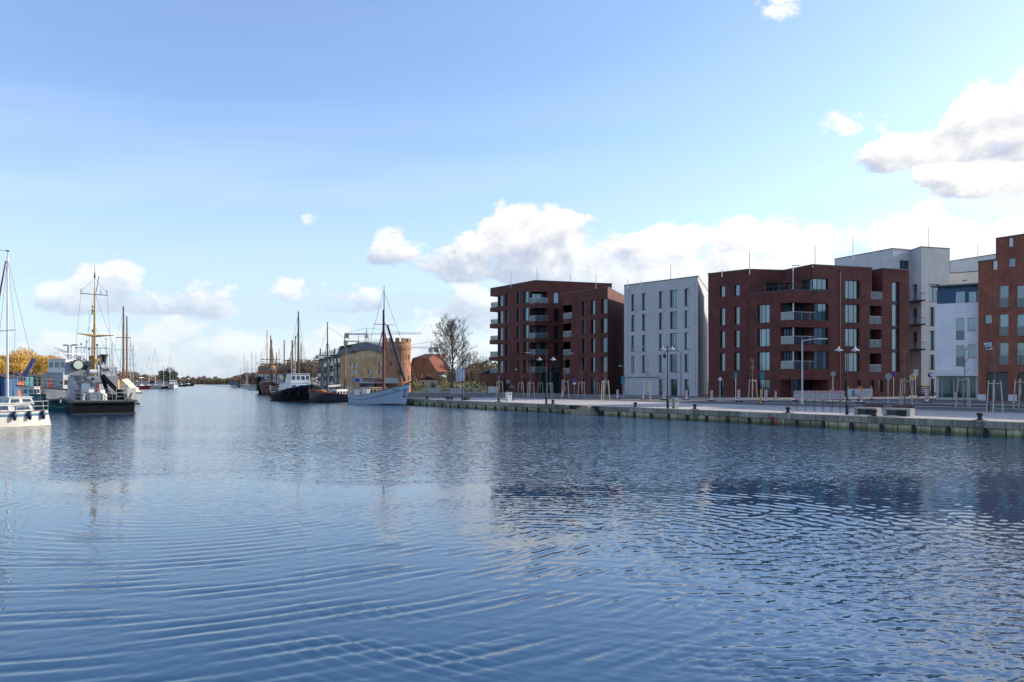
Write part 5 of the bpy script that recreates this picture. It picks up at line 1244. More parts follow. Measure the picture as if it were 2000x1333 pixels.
def plants():
    crown_tree('bare_tree', 'tall bare leafless tree standing between the orange house and the quay row', W(882, 150), 14.8, 9.2, 5, r0=.30, nl=34)
    crown_tree('bare_tree', 'smaller bare tree left of the tall leafless one', W(848, 200), 8.5, 7, 3, 'bare trees beyond the quay', r0=.16, nl=16)
    crown_tree('bare_tree', 'low bare tree just right of the tall leafless one', W(918, 200), 9, 8, 6, 'bare trees beyond the quay', r0=.16, nl=18)
    crown_tree('bare_tree', 'thin bare tree touching the left end of the six storey house', W(948, 210), 8.5, 7, 8, 'bare trees beyond the quay', tm='twig_olive', r0=.15, nl=16)
    for i, (px, D, w, h, m, lb) in enumerate(((935, 235, 9, 7.5, 'twig_olive', 'yellow green tree behind the information board, left one'), (955, 230, 11, 9.0, 'twig_olive', 'broad yellow green tree beside the six storey house'), (975, 240, 10, 9.5, 'twig_olive', 'yellow green tree half hidden by the six storey house'), (903, 240, 10, 7.0, 'twig_brown', 'brown thicket right of the tall leafless trunk'), (868, 235, 9, 7.0, 'twig_brown', 'brown thicket behind the tall leafless trunk'))):
        twig_ball_tree('bushy_tree', lb, W(px, D), w, h, 40+i, m, 1500, group='bushy trees beyond the quay', size=.55)
    t = twig_ball_tree('willow', 'big golden yellow willow behind the harbour huts on the left bank', W(52, 138), 9.5, 8.6, 2, 'twig_gold', 12000, hang=1.0, size=.34)
    twig_ball_tree('willow', 'smaller golden willow at the left edge behind the yacht mast', W(6, 130), 6.5, 6.0, 4, 'twig_gold', 5000, hang=1.0, size=.34)
    twig_ball_tree('round_tree', 'dark round bushy tree beside the far motor yacht', W(329, 385), 9.5, 9.3, 21, 'leaf_dark', 2600, size=.6)
    for i, (px, D, w, h, lb) in enumerate(((246, 400, 14, 9.5, 'reddish brown bare tree behind the wooden ketch masts'), (262, 410, 12, 8.0, 'brown bare tree right of the reddish one'), (276, 420, 12, 6.5, 'low grey brown tree behind the pale clubhouse'), (291, 430, 12, 6.5, 'grey brown tree left of the dark boathouse'), (232, 400, 12, 7, 'brown tree behind the yellow container'), (213, 380, 12, 7, 'brown tree behind the work vessel funnel'), (150, 300, 14, 8.5, 'grey tree seen over the patrol boat wheelhouse'), (120, 280, 12, 7.5, 'grey tree left of the floodlight mast'), (90, 260, 10, 6.5, 'grey tree right of the golden willow'))):
        twig_ball_tree('bare_tree', lb, W(px, D), w, h, 60+i, 'twig_brown', 1000, group='bare trees on the left bank', size=.7)
    for i, (px, D, w, h, lb) in enumerate(((424, 800, 16, 5.5, 'low green bush on the far right shore, leftmost'), (434, 760, 16, 6.0, 'second low green bush on the far right shore'), (444, 720, 15, 6.0, 'third low green bush on the far right shore'), (453, 680, 14, 6.0, 'low green bush left of the teal roofed hall'))):
        twig_ball_tree('bush', lb, W(px, D), w, h, 80+i, 'leaf_olive', 500, 'bush', 'bushes on the far right shore', size=1.0)
    for i, (px, D, w, h, lb) in enumerate(((546, 300, 18, 10, 'brown wood edge left of the tugboat masts'), (566, 290, 16, 10.5, 'brown trees straight behind the tugboat'), (584, 285, 16, 11, 'brown trees right behind the tug bridge'), (600, 280, 15, 11, 'tawny trees between tug and balcony wing'), (614, 275, 12, 10.5, 'tawny tree beside the balcony wing'), (533, 320, 14, 8, 'brown tree behind the two-masted ship'), (466, 470, 10, 6.5, 'low brown tree at the left end of the far terrace'), (489, 455, 9, 7.5, 'brown tree in front of the middle of the far terrace'), (502, 430, 9, 7.5, 'brown tree just left of the black hulled ship'))):
        twig_ball_tree('bare_tree', lb, W(px, D), w, h, 90+i, 'twig_brown', 1600, group='trees behind the tugboat', size=.7)
    # far woods that read as one mass
    rr = random.Random(9); mb = MB()
    for i in range(5200):
        px = rr.uniform(340, 470); D = rr.uniform(1215, 1290); p = W(px, D, .6)
        hh = (10.5+1.6*math.sin(px*.21)+1.3*math.sin(px*.6+1)) * (1.0 if px < 425 else .7)
        z = rr.uniform(0, 1)**.8*hh; s = rr.uniform(1.0, 2.2); a = Vector((rr.gauss(0, 1), rr.gauss(0, 1), rr.gauss(0, 1))).normalized()*s; b_ = a.orthogonal().normalized()*s*.6
        c = Vector((p.x, p.y, .6+z)); mb.quad(c-a, c-b_, c+a, c+b_)
    o = mb.build('far_wood', 'wood_brown'); tag(o, 'distant brown wood closing the river at the horizon', 'wood'); o['kind'] = 'stuff'
    mb = MB()
    for i in range(6500):
        px = rr.choice((rr.uniform(-600, 345), rr.uniform(460, 1000))); D = rr.uniform(900, 1000) if px < 345 else rr.uniform(620, 700); p = W(px, D, .6)
        hh = (9+1.5*math.sin(px*.05)+1.2*math.sin(px*.23+1)); z = rr.uniform(0, 1)**.8*hh*(D/950); s = rr.uniform(1.2, 2.6); a = Vector((rr.gauss(0, 1), rr.gauss(0, 1), rr.gauss(0, 1))).normalized()*s; b_ = a.orthogonal().normalized()*s*.6
        c = Vector((p.x, p.y, .6+z)); mb.quad(c-a, c-b_, c+a, c+b_)
    o = mb.build('shore_wood', 'wood_brown'); tag(o, 'low distant tree belt behind both river banks', 'wood'); o['kind'] = 'stuff'
    rr = random.Random(19); mb = MB()
    for i in range(3200):
        px = rr.uniform(806, 985); D = rr.uniform(165, 200); p = W(px, D); s = rr.uniform(.18, .5)
        hh = 1.6+.9*math.sin(px*.11)+.7*math.sin(px*.31+2); z = rr.uniform(0, 1)*max(hh, .5)
        a = Vector((rr.gauss(0, 1), rr.gauss(0, 1), rr.gauss(0, 1))).normalized()*s; b_ = a.orthogonal().normalized()*s*.5; c = Vector((p.x, p.y, QZ+z)); mb.quad(c-a, c-b_, c+a, c+b_)
    o = mb.build('hedge_shrubs', 'leaf_olive'); tag(o, 'mixed olive shrubs beyond the end of the promenade', 'shrubs'); o['kind'] = 'stuff'
plants()

# ------------------------------------------------------------------ far and middle buildings
mat('slate', (.16, .165, .175), .8, var=.2); mat('tile_red', (.26, .085, .045), .8, var=.25, vscale=2); mat('balcony_grey', (.20, .22, .25), .7, var=.15); mat('house_brown', (.22, .10, .07), .9, var=.2); mat('house_orange', (.30, .14, .07), .9, var=.2, vscale=1.5)
brick_mat('orange_brick', (.38, .17, .085), (.30, .13, .07), (.40, .25, .16))
def warehouse():
    b = thing('warehouse', 'ochre gabled warehouse with grey roof storey and purple windows beside the round tower', 'building', W(712, 180), 0, world=True)
    A, B = W(664, 192), W(753, 178)
    f = Facade(A, B, GB, ZZ(700, 192), b, 'ochre_wall')
    zt = f.z1
    for x0, x1, y0, y1 in ((683, 690, 709, 718), (691, 697.5, 709, 718), (683, 690, 723.5, 731), (691, 697.5, 723.5, 731), (682, 690, 737, 746), (691, 698, 737, 746), (718, 723, 722, 732), (718, 723, 737, 745), (739, 744, 709, 717), (739, 744.5, 723, 731.5), (738, 744, 737, 744)):
        f.window(f.rect(x0, x1, y0, y1), 1, depth=.2, frame='white_frame' if x0 < 700 else 'window_frame', sill=False)
    f.finish()
    def up(mb, pts, m, name, d0=0, d1=14): 
        q = [f.P(f.s_(x), f.z_(x, y), -d0) for x, y in pts]; r = [p-f.n*d1 for p in q]
        mb.poly(q); n = len(q)
        for i in range(n): mb.quad(q[i], r[i], r[(i+1) % n], q[(i+1) % n])
        mb.build(name, m, b)
    zl = zt
    up(MB(), [(664, 700-0.0), (753, 700.5), (753, 689), (735, 686), (716, 682.5), (700, 685), (664, 695)], 'ochre_wall', 'gable_wall', .02, 5)
    up(MB(), [(660, 696), (700, 686), (716, 683), (735, 687), (757, 691), (757, 680), (741, 674), (716, 668), (700, 671), (668, 677), (664, 686)], 'slate', 'roof', -.5, 5.5)
    up(MB(), [(668, 677), (690, 673), (690, 677), (668, 683)], 'roof_dark', 'dormer', -.7, 6)
    for x0, x1 in ((690, 694), (741, 745)): up(MB(), [(x0, 690), (x1, 690), (x1, 684), (x0, 684)], 'window_frame', 'window', -.55, .2)
    # balcony wing running back
    C_ = W(622, 240); g = Facade(C_, A, GB, ZZ(694, 192)-.2, b, 'balcony_grey')
    for i in range(4):
        z = 2.0+i*2.6
        for k in range(7):
            u = g.L*(k+.12)/7; g.window((u, u+g.L*.10, z, z+1.9), 1, depth=.2, sill=False)
        for k in (0, 2, 4, 6):
            mb = MB(); u = g.L*(k+.05)/7; g.obox(mb, u, u+g.L*.13, z-.2, z-.05, 0.003, 1.6); s_ = mb.build('balcony', 'balcony_grey', b)
            mb = MB(); g.obox(mb, u, u+g.L*.13, z-.05, z+.9, 1.5, 1.55); mb.build('balcony_guard', 'pale_metal' if (k+i) % 3 == 0 else 'balcony_glass', s_)
    g.finish()
    mb = MB(); n = g.n*-1; mb.prism([C_+g.n*.5, A+g.n*.5, A+n*12, C_+n*12], g.z1, g.z1+.3); mb.loft([[(C_+g.n*.3+Vector((0, 0, g.z1-.5))), C_+n*5+Vector((0, 0, g.z1+1.6)), C_+n*12+Vector((0, 0, g.z1-.5))], [(A+g.n*.3+Vector((0, 0, g.z1-.5))), A+n*5+Vector((0, 0, g.z1+2.2)), A+n*12+Vector((0, 0, g.z1-.5))]]); mb.build('roof', 'slate', b)
    # pale pavilion roofs in front
    t = thing('market_tent', 'grey green canopied kiosks in front of the ochre warehouse', 'tent', W(752, 150))
    for k, (x, w) in enumerate(((-3.2, 3.2), (.6, 4.0))):
        mb = MB(); mb.box((x, 0, 1.0), (w*.92, 3, 2.0)); mb.build('kiosk_wall', 'rust_brown' if k else 'dark_steel', t)
        mb = MB(); mb.loft([[(x-w/2, -1.9, 1.9), (x-w/2, 1.9, 1.9)], [(x-w/2+.4, -1.3, 3.0), (x-w/2+.4, 1.3, 3.0)], [(x+w/2-.4, -1.3, 3.0), (x+w/2-.4, 1.3, 3.0)], [(x+w/2, -1.9, 1.9), (x+w/2, 1.9, 1.9)]]); mb.poly([(x-w/2, -1.9, 1.9), (x+w/2, -1.9, 1.9), (x+w/2-.4, -1.3, 3), (x-w/2+.4, -1.3, 3)]); mb.build('canopy', 'canvas_pale', t)
warehouse()
def tower():
    D = 163; p = W(776, D); r_ = 2.85; H = ZZ(668, D)
    b = thing('round_tower', 'round brick tower with battlements next to the ochre warehouse', 'tower', p)
    mb = MB(); N = 28
    def wall(m, rr, z0, z1, name, inner=None):
        mb = MB()
        for k in range(N):
            a0, a1 = 2*math.pi*k/N, 2*math.pi*(k+1)/N; w = 2*math.pi*rr/N
            mb.quad((rr*math.cos(a0), rr*math.sin(a0), z0), (rr*math.cos(a1), rr*math.sin(a1), z0), (rr*math.cos(a1), rr*math.sin(a1), z1), (rr*math.cos(a0), rr*math.sin(a0), z1), [(k*w, z0), (k*w+w, z0), (k*w+w, z1), (k*w, z1)])
        mb.build(name, m, b)
    h = H-QZ
    wall('tower_brick', r_, 0, h-1.6, 'wall'); wall('tower_brick', r_+.16, h-1.6, h-.9, 'corbel_band')
    mb = MB(); mb.lathe([(r_, h-1.65), (r_+.16, h-1.6)], n=28); mb.lathe([(r_+.16, h-.9), (r_+.05, h-.9), (r_, h-.6)], n=28); mb.build('string_course', 'tower_brick', b)
    wall('tower_brick', r_+.0, h-.9, h-.1, 'parapet')
    for k in range(12):
        a = 2*math.pi*(k+.3)/12; mb = MB(); mb.box((math.cos(a)*(r_-.2), math.sin(a)*(r_-.2), h+.28), (.45, .85, .8), rz=a); mb.build('merlon', 'tower_brick', b)
    mb = MB(); mb.lathe([(r_-.3, h-.35), (.1, h-.35)], n=20); mb.build('roof', 'roof_dark', b)
    mb = MB(); mb.box((-.3, -r_-.03, h-1.4), (1.1, .06, .9)); s_ = mb.build('blue_plaque', 'sign_blue', b)
    mb = MB(); mb.box((-.75, -r_-.065, h-1.4), (.07, .01, .5)); mb.box((-.3, -r_-.065, h-1.6), (.5, .01, .08)); mb.box((-.3, -r_-.065, h-1.35), (.5, .01, .08)); mb.build('plaque_mark', 'sign_white', s_)
    for a, z in ((-1.9, 6), (-1.2, 4.2), (-.4, 7.5), (-.45, 3)):
        mb = MB(); mb.box((math.cos(a)*r_, math.sin(a)*r_, z), (.1, .35, .9), rz=a); mb.build('window', 'interior_dark', b)
mat('sign_blue', (.02, .07, .42), .4, var=.05); mat('sign_white', (.72, .72, .72), .4, var=.03); mat('sign_red', (.52, .025, .03), .4, var=.05); mat('sign_back', (.28, .29, .30), .5, .5, var=.08); mat('sign_yellow', (.60, .36, .03), .4)
mat('beacon_orange', (.75, .30, .03), .4, emit=None); mat('teal_sign', (.01, .20, .28), .5); mat('post_wood', (.50, .42, .33), .85, var=.2, vscale=6); mat('bench_wood', (.13, .085, .065), .8, var=.25, vscale=5); mat('bench_concrete', (.30, .30, .295), .8, var=.1)
tower()
def orange_house():
    b = thing('brick_house', 'orange brick house with red tiled hipped roof right of the round tower', 'house', W(828, 185), 0, world=True)
    A, B = W(802, 190), W(852, 182); f = Facade(A, B, GB, ZZ(722, 185), b, 'orange_brick')
    for x0, x1 in ((808, 812), (822, 826), (836, 840)): f.window(f.rect(x0, x1, 730, 738), 1, depth=.2, frame='white_frame')
    f.finish()
    z1 = f.z1
    mb = MB(); q = [f.P(f.s_(x), f.z_(x, y)) for x, y in ((802, 722), (852, 722), (838, 700), (808, 700))]; mb.poly(q); i = 0
    mb.uv[0] = [(f.s_(x), f.z_(x, y)) for x, y in ((802, 722), (852, 722), (838, 700), (808, 700))]; mb.build('gable_wall', 'orange_brick', b)
    mb = MB(); n = f.n*-1
    e0, e1, e2, e3, e4, e5 = [f.P(f.s_(x), f.z_(x, y), .3) for x, y in ((799, 725), (808, 700), (813, 691), (833, 691), (839, 700), (856, 726))]
    d = n*4.5; m1, m2 = e2+n*3, e3+n*3
    mb.quad(e0, e1, e1+d, e0+d); mb.quad(e5, e5+d, e4+d, e4); mb.quad(e1, e4, m2, m1); mb.quad(e1, m1, m1+d*.8, e1+d); mb.quad(e4, e4+d, m2+d*.8, m2); mb.quad(m1, m2, m2+d*.8, m1+d*.8)
    mb.build('roof', 'tile_red', b)
    for px, D, w, h, wm, rm, lb in ((836, 172, 4, 2.6, 'canvas_cream', 'roof_dark', 'low pale annex in front of the orange brick house'), (931, 250, 3.2, 8.0, 'house_orange', 'tile_red', 'narrow orange gabled house seen between the yellow green trees'), (959, 172, 5, 4.0, 'house_brown', 'roof_dark', 'low dark brown building left of the six storey house'), (470, 520, 12, 5, 'balcony_grey', 'slate', 'grey house at the left of the far riverside terrace'), (482, 500, 12, 6.2, 'house_brown', 'slate', 'brown house in the far riverside terrace, second from the left'), (495, 480, 12, 6.0, 'balcony_grey', 'slate', 'pale grey violet house in the middle of the far terrace'), (508, 460, 12, 6.4, 'house_brown', 'tile_red', 'red brown house in the far terrace behind the black ship'), (520, 440, 12, 6.4, 'house_orange', 'tile_red', 'orange house at the right of the far riverside terrace'), (460, 620, 10, 5.5, 'hut_teal', 'hut_teal', 'teal hall at the tip of the far right bank')):
        p = W(px, D); t = thing('house', lb, 'house', p, .15, 'small houses along the right bank')
        dp = 8; mb = MB(); mb.box((0, dp/2, h/2), (w, dp, h)); mb.build('wall', wm, t)
        mb = MB(); hr = h+w*.22; mb.loft([[(-w/2-.3, -.3, h-.1), (0, -.3, hr), (w/2+.3, -.3, h-.1)], [(-w/2-.3, dp+.3, h-.1), (0, dp+.3, hr), (w/2+.3, dp+.3, h-.1)]]); mb.poly([(-w/2, 0, h), (w/2, 0, h), (0, 0, hr-.12)]); mb.build('roof', rm, t)
        nn = max(2, int(w/2.6))
        for fl in range(max(1, int(h/2.7))):
            for k in range(nn):
                mb = MB(); mb.box(((k+.5)/nn*w-w/2, -.02, 1.5+fl*2.6), (.9, .08, 1.3)); mb.build('window', 'boat_glass', t)
orange_house()
def cranes():
    def crane(label, px, D, ytop, jib, back, rz, z0=QZ):
        p = W(px, D); H = ZZ(ytop, D)-QZ; t = thing('tower_crane', label, 'crane', p, rz, 'tower cranes on the skyline')
        def lattice(name, a, b, w, seg, r, m='steel'):
            a, b = Vector(a), Vector(b); d = (b-a).normalized(); s1 = d.orthogonal().normalized(); s2 = d.cross(s1); mb = MB(); cs = [s1*w+s2*w, s1*w-s2*w, -s1*w-s2*w, -s1*w+s2*w]
            for c in cs: mb.tube(a+c, b+c, r, r, 4, cap=False)
            for k in range(seg):
                for j in range(4): mb.tube(a.lerp(b, k/seg)+cs[j], a.lerp(b, (k+1)/seg)+cs[(j+1) % 4], r*.6, r*.6, 3, cap=False)
            mb.build(name, m, t)
        lattice('tower', (0, 0, 0), (0, 0, H), .7, 14, .12); lattice('jib', (0, 0, H+.6), (jib, 0, H+1.0), .42, 16, .05); lattice('counter_jib', (0, 0, H+.6), (-back, 0, H+.6), .3, 8, .14)
        mb = MB(); mb.box((-back+1.2, 0, H-.4), (2.4, 1.6, 2.6)); mb.build('counterweight', 'sign_back', t)
        mb = MB(); mb.box((.4, -1.2, H-.6), (2.2, 2.0, 2.2)); mb.build('driver_cab', 'pale_metal', t); mb = MB(); mb.tube((0, 0, H+.6), (0, 0, H+4.0), .5, .15, 4); mb.build('apex', 'steel', t)
        lines(t, [((0, 0, H+4), (jib*.7, 0, H+1.3)), ((0, 0, H+4), (-back+.5, 0, H+1.2))], .09, name='tie_bar')
    crane('tall tower crane with a long jib right over the warehouse ridge', 716, 420, 655, 30, 12, 0)
    crane('second tower crane with shorter jib, left behind the warehouse ridge', 700, 480, 669, 20, 9, .1)
    crane('tower crane behind the crown of the tall bare tree with its jib to the left', 842, 400, 682, 22, 4, math.pi-.1)
    crane('small distant crane over the balcony wing', 632, 600, 697, 22, 6, .1)
cranes()
mat('bar_white', (.46, .46, .46), .6)
# ------------------------------------------------------------------ promenade furniture
def stamp(lst, make, name_label=None): pass
def mk_bollard():
    t = thing('bollard', '', 'bollard'); mb = MB(); mb.lathe([(.20, 0), (.20, .04), (.12, .07), (.11, .24), (.15, .27), (.17, .31), (.17, .36), (.10, .40), (.03, .41)], n=12); mb.build('post', 'tar_black', t, smooth=False)
    mb = MB(); mb.box((0, 0, .012), (.55, .55, .024)); mb.build('base_plate', 'dark_steel', t); return t
bp = mk_bollard()
BL = ['leftmost black mooring bollard, beside the white ship bow', 'black mooring bollard left of the pale litter bin', 'black mooring bollard right of the twin lamp near the boat steps', 'black mooring bollard in front of the blue grey house', 'black mooring bollard right of the tall grey bin', 'black mooring bollard near the bicycle racks', 'black mooring bollard beside the concrete benches', 'rightmost black mooring bollard, alone on the quay edge']
for px, lb in zip((834, 974, 1080, 1241, 1357, 1539, 1708, 1914), BL):
    p = AB(pxa(px, .45), .45, QZ+.008); placed(bp, p, QRZ, lb, 'mooring bollards along the quay edge')
for px, y, lb in ((878, 781, 'low black rubbish skip on the quay left of the dark lamp post'), (911, 782, 'low black rubbish skip on the quay right of the dark lamp post')):
    p = G(px, y); t = thing('mooring_block', lb.replace('rubbish skip', 'box'), 'box', p, QRZ, 'low black boxes on the quay'); mb = MB(); mb.box((0, 0, .16), (1.0, .5, .3), taper=.94); mb.build('body', 'tar_black', t); mb = MB(); mb.box((0, 0, .33), (1.06, .54, .05)); mb.build('lid', 'dark_steel', t)
# grey cabinets
for px, y, w, h, lb in ((993.5, 784, .55, .95, 'pale grey litter cabinet beside the two people in black'), (1319, 798, .38, .74, 'grey litter cabinet in front of the blue grey house entrance')):
    D = F*2/(y-HZ); p = G(px, y); t = thing('litter_bin', lb, 'litter bin', p, .5, 'litter bins on the promenade'); w = w; mb = MB(); mb.box((0, 0, h/2), (w, w, h)); mb.build('body', 'pale_metal' if px < 1000 else 'bench_concrete', t)
    mb = MB(); mb.box((0, 0, h+.025), (w+.05, w+.05, .05)); mb.build('lid', 'steel', t); mb = MB(); mb.box((0, -w/2-.004, h*.8), (w*.6, .01, h*.12)); mb.build('slot', 'interior_dark', t); mb = MB(); mb.box((0, 0, .02), (w*.8, w*.8, .04)); mb.build('foot', 'dark_steel', t)
# lamps
def arm_lamp(label, px, y, ytop, dirx=1, arm=1.6, r=.07, m='pale_metal', group='single arm street lamps', D=None):
    D = D or F*2/(y-HZ); p = W(px, D); H = ZZ(ytop, D)-QZ; t = thing('street_lamp', label, 'street lamp', p, 0, group)
    mb = MB(); mb.tube((0, 0, 0), (0, 0, H-.15), r, r*.7, 8); mb.build('pole', m, t)
    mb = MB(); mb.tube((0, 0, H-.2), (dirx*arm*.35, 0, H-.06), r*.6); mb.tube((dirx*arm*.35, 0, H-.06), (dirx*arm*.6, 0, H), r*.5); mb.build('arm', m, t)
    mb = MB(); mb.box((dirx*arm*.82, 0, H+.01), (arm*.5, .22, .09), taper=.75); h_ = mb.build('lamp_head', 'pale_metal', t); mb = MB(); mb.box((dirx*arm*.82, 0, H-.045), (arm*.36, .14, .02)); mb.build('lens', 'sign_white', h_)
    mb = MB(); mb.lathe([(r*1.6, 0), (r*1.6, .5), (r*1.05, .55)], n=8); mb.build('base_sleeve', m, t); return t
arm_lamp('tall pale single arm lamp in front of the corner loggias, behind the barrier', 1567, 790, 662, 1, 2.2, .085)
arm_lamp('single arm lamp in front of the six storey house, arm to the right', 1011, 772, 689, 1, 2.0, .09, 'rust_brown')
arm_lamp('lower single arm lamp left of the other one before the six storey house', 998, 775, 722, 1, .9, .07, 'rust_brown')
arm_lamp('single arm lamp with its arm to the left before the lower dark brick house', 1133, 770, 690, -1, 1.8, .08, 'rust_brown')
arm_lamp('single arm lamp at the left corner of the blue grey house', 1220, 774, 715, -1, .9, .07, 'steel')
arm_lamp('thin lamp at the left of the blue grey house with a short arm', 1236, 776, 677, 1, 1.4, .05, 'steel')
def twin_lamp(label, px, y, ytop, w, m='tar_black'):
    D = F*2/(y-HZ); p = W(px, D); H = ZZ(ytop, D)-QZ; t = thing('street_lamp', label, 'street lamp', p, 0.0, 'twin bell lamps on the promenade')
    mb = MB(); mb.tube((0, 0, 0), (0, 0, H), .055, .035, 8); mb.lathe([(.10, 0), (.10, .7), (.06, .8)], n=8); mb.build('pole', m, t)
    mb = MB(); mb.tube((-w, 0, H-.12), (w, 0, H-.12), .018); mb.tube((0, 0, H), (0, 0, H+.25), .02); mb.build('crossbar', m, t)
    for s_ in (-1, 1):
        mb = MB(); mb.lathe([(.035, .10), (.05, .0), (.20, -.10), (.26, -.14), (.26, -.16)], (s_*w, 0, H-.14), 10); h_ = mb.build('lamp_shade', 'pale_metal', t); mb = MB(); mb.ball((s_*w, 0, H-.32), .07, 6); mb.build('bulb', 'sign_white', h_)
    return t
t = twin_lamp('dark twin bell lamp standing in front of the broad dark brick house', 1654, 810, 676, .52)
t = twin_lamp('dark twin bell lamp near the boat steps in front of the six storey house', 1067, 791, 697, .62)
t = twin_lamp('slim dark twin lamp in front of the blue grey house entrance', 1304, 798, 676, .35)
t = twin_lamp('dark twin lamp at the left end of the quay beside the information board', 903, 783, 705, .5)
t = arm_lamp('tall grey lamp post before the right red brick house, round head to the left', 1930, 802, 672, -1, .25, .055, 'dark_steel'); 
mb = MB(); mb.lathe([(.03, .35), (.20, .18), (.24, .0), (.10, -.08)], (0, 0, ZZ(672, F*2/54)-QZ-.25), 10); mb.build('lamp_bowl', 'sign_back', t)
# arched lantern pole with warning diamond
D = 108; p = W(1330, D); t = thing('lantern_pole', 'arched lantern pole carrying a diamond road sign before the blue grey house', 'lamp post', p)
Hh = ZZ(686, D)-QZ
mb = MB(); mb.tube((0, 0, 0), (0, 0, Hh-.3), .05); mb.path([(0, 0, Hh-.3), (-.15, 0, Hh-.05), (-.5, 0, Hh), (-1.9, 0, Hh), (-2.2, 0, Hh-.1), (-2.3, 0, Hh-.4)], .035, 6); mb.build('pole', 'dark_steel', t)
mb = MB(); mb.lathe([(.05, .2), (.22, -.15), (.16, -.5), (.05, -.5)], (-2.3, 0, Hh-.5), 8); mb.build('lantern', 'dark_steel', t)
# ---- road signs: discs, plates and posts
def disc(mb, r, y, n=20, r_in=0.0, z=0.0, x=0.0):
    pts = [(x+r*math.cos(2*math.pi*k/n), y, z+r*math.sin(2*math.pi*k/n)) for k in range(n)]
    if r_in == 0: mb.poly(pts)
    else:
        q = [(x+r_in*math.cos(2*math.pi*k/n), y, z+r_in*math.sin(2*math.pi*k/n)) for k in range(n)]
        for k in range(n): mb.quad(pts[k], pts[(k+1) % n], q[(k+1) % n], q[k])
def sign(label, px, y, yc, kind, r=.30, D=None, face=0.0, cat='road sign', extra=None):
    D = D or F*2/(y-HZ); p = W(px, D); zc = ZZ(yc, D)-QZ; t = thing('road_sign', label, cat, p, face, 'road signs along the quay road')
    mb = MB(); mb.tube((0, .04, 0), (0, .04, zc+r*.9), .032, .032, 6); mb.build('post', 'pale_metal', t)
    mb = MB()
    if kind in ('noparking', 'arrow_right', 'arrow_down', 'back', 'white', 'noentry', 'arrow_up'): mb.tube((0, .0, zc), (0, -.02, zc), r, r, 20)
    elif kind == 'diamond': mb.box((0, -.01, zc), (r*1.4, .02, r*1.4)); mb.v = [(x*.7071-(z-zc)*.7071, yy, (x+(z-zc))*.7071+zc) for x, yy, z in mb.v]
    elif kind in ('rect', 'teal', 'plate'): mb.box((0, -.01, zc), (r*1.5 if kind != 'teal' else r*1.1, .02, r*2.2 if kind != 'plate' else r*.8))
    pl = mb.build('sign_plate', {'noparking': 'sign_red', 'arrow_right': 'sign_blue', 'arrow_down': 'sign_blue', 'arrow_up': 'sign_blue', 'back': 'sign_back', 'white': 'sign_white', 'noentry': 'sign_red', 'diamond': 'sign_white', 'rect': 'sign_white', 'teal': 'teal_sign', 'plate': 'sign_white'}[kind], t)
    if kind == 'noparking':
        mb = MB(); disc(mb, r*.78, -.024, z=zc); mb.build('blue_field', 'sign_blue', pl); mb = MB(); 
        for s_ in ((1,) if r < .27 else (1, -1)): mb.box((0, -.027, zc), (r*1.5, .006, r*.18)); 
        c, s2 = math.cos(-.785), math.sin(-.785); mb.v = [(x*c-(z-zc)*s2, yy, x*s2+(z-zc)*c+zc) for x, yy, z in mb.v]; mb.build('red_bar', 'sign_red', pl)
    if kind.startswith('arrow'):
        mb = MB(); a = {'arrow_right': -.785, 'arrow_up': 1.571, 'arrow_down': -2.2}[kind]; mb.box((-r*.1, -.026, zc), (r*.9, .006, r*.2)); mb.poly([(r*.2, -.029, zc+r*.38), (r*.2, -.029, zc-r*.38), (r*.65, -.029, zc)])
        c, s2 = math.cos(a), math.sin(a); mb.v = [(x*c-(z-zc)*s2, yy, x*s2+(z-zc)*c+zc) for x, yy, z in mb.v]; mb.build('arrow', 'sign_white', pl)
    if kind == 'white': mb = MB(); disc(mb, r, -.024, r_in=r*.75, z=zc); mb.build('red_ring', 'sign_red', pl)
    if kind == 'diamond': mb = MB(); mb.box((0, -.024, zc), (r*1.0, .006, r*1.0)); mb.v = [(x*.7071-(z-zc)*.7071, yy, (x+(z-zc))*.7071+zc) for x, yy, z in mb.v]; mb.build('yellow_field', 'sign_yellow', pl)
    if kind == 'rect':
        mb = MB(); disc(mb, r*.5, -.023, r_in=r*.34, z=zc+r*.25); mb.box((0, -.024, zc-r*.7), (r*.9, .006, r*.12)); mb.build('symbol', 'dark_steel', pl)
    if extra: mb = MB(); mb.box((0, -.01, zc-r*1.6), (r*1.7, .02, r*.9)); mb.build('supplement_plate', extra, t)
    return t
sign('no parking sign on the left of the blue grey house', 1243.5, 772, 737, 'noparking', .33)
sign('dark disc sign with white plate beneath at the left corner of the broad brick house', 1400, 774, 737, 'noparking', .30, extra='sign_white')
t = sign('tall grey post with a small blue violet name plate near the first barrier beacons', 1406.5, 785, 741, 'plate', .26)
sign('white round sign with red ring beside the information lattice', 1596, 774, 735, 'white', .30, extra='sign_back')
t = sign('pale lattice timetable sign on a post left of the red ringed sign', 1588, 776, 743, 'plate', .34, extra='sign_white')
sign('grey back of a round sign above the left end of the white barrier plates', 1627, 778, 731, 'back', .36)
sign('grey back of a round sign above the white plates, twin post', 1679, 776, 733, 'back', .30); sign('small grey sign back right of the twin post sign', 1686.5, 774, 737, 'back', .26)
sign('grey back of a round sign on a tall post left of the parked car', 1735, 790, 736, 'back', .32)
sign('red and blue no parking sign above the parked black car', 1745.5, 777, 731.5, 'noparking', .36)
sign('yellow diamond priority sign right of the parked car', 1783, 776, 737, 'diamond', .52)
sign('white rectangular zone sign with ring symbol above the yellow diamond', 1788.5, 777, 728, 'rect', .36)
sign('blue round arrow sign before the shopfront of the white house', 1817, 778, 733, 'arrow_up', .34)
sign('teal rectangular sign at the left corner of the blue grey house', 1217, 779, 743, 'teal', .42)
sign('teal sign in front of the first window column of the broad brick house', 1437, 780, 733, 'teal', .34)
sign('teal sign above the yellow post in front of the broad brick house', 1489, 783, 734, 'teal', .36)
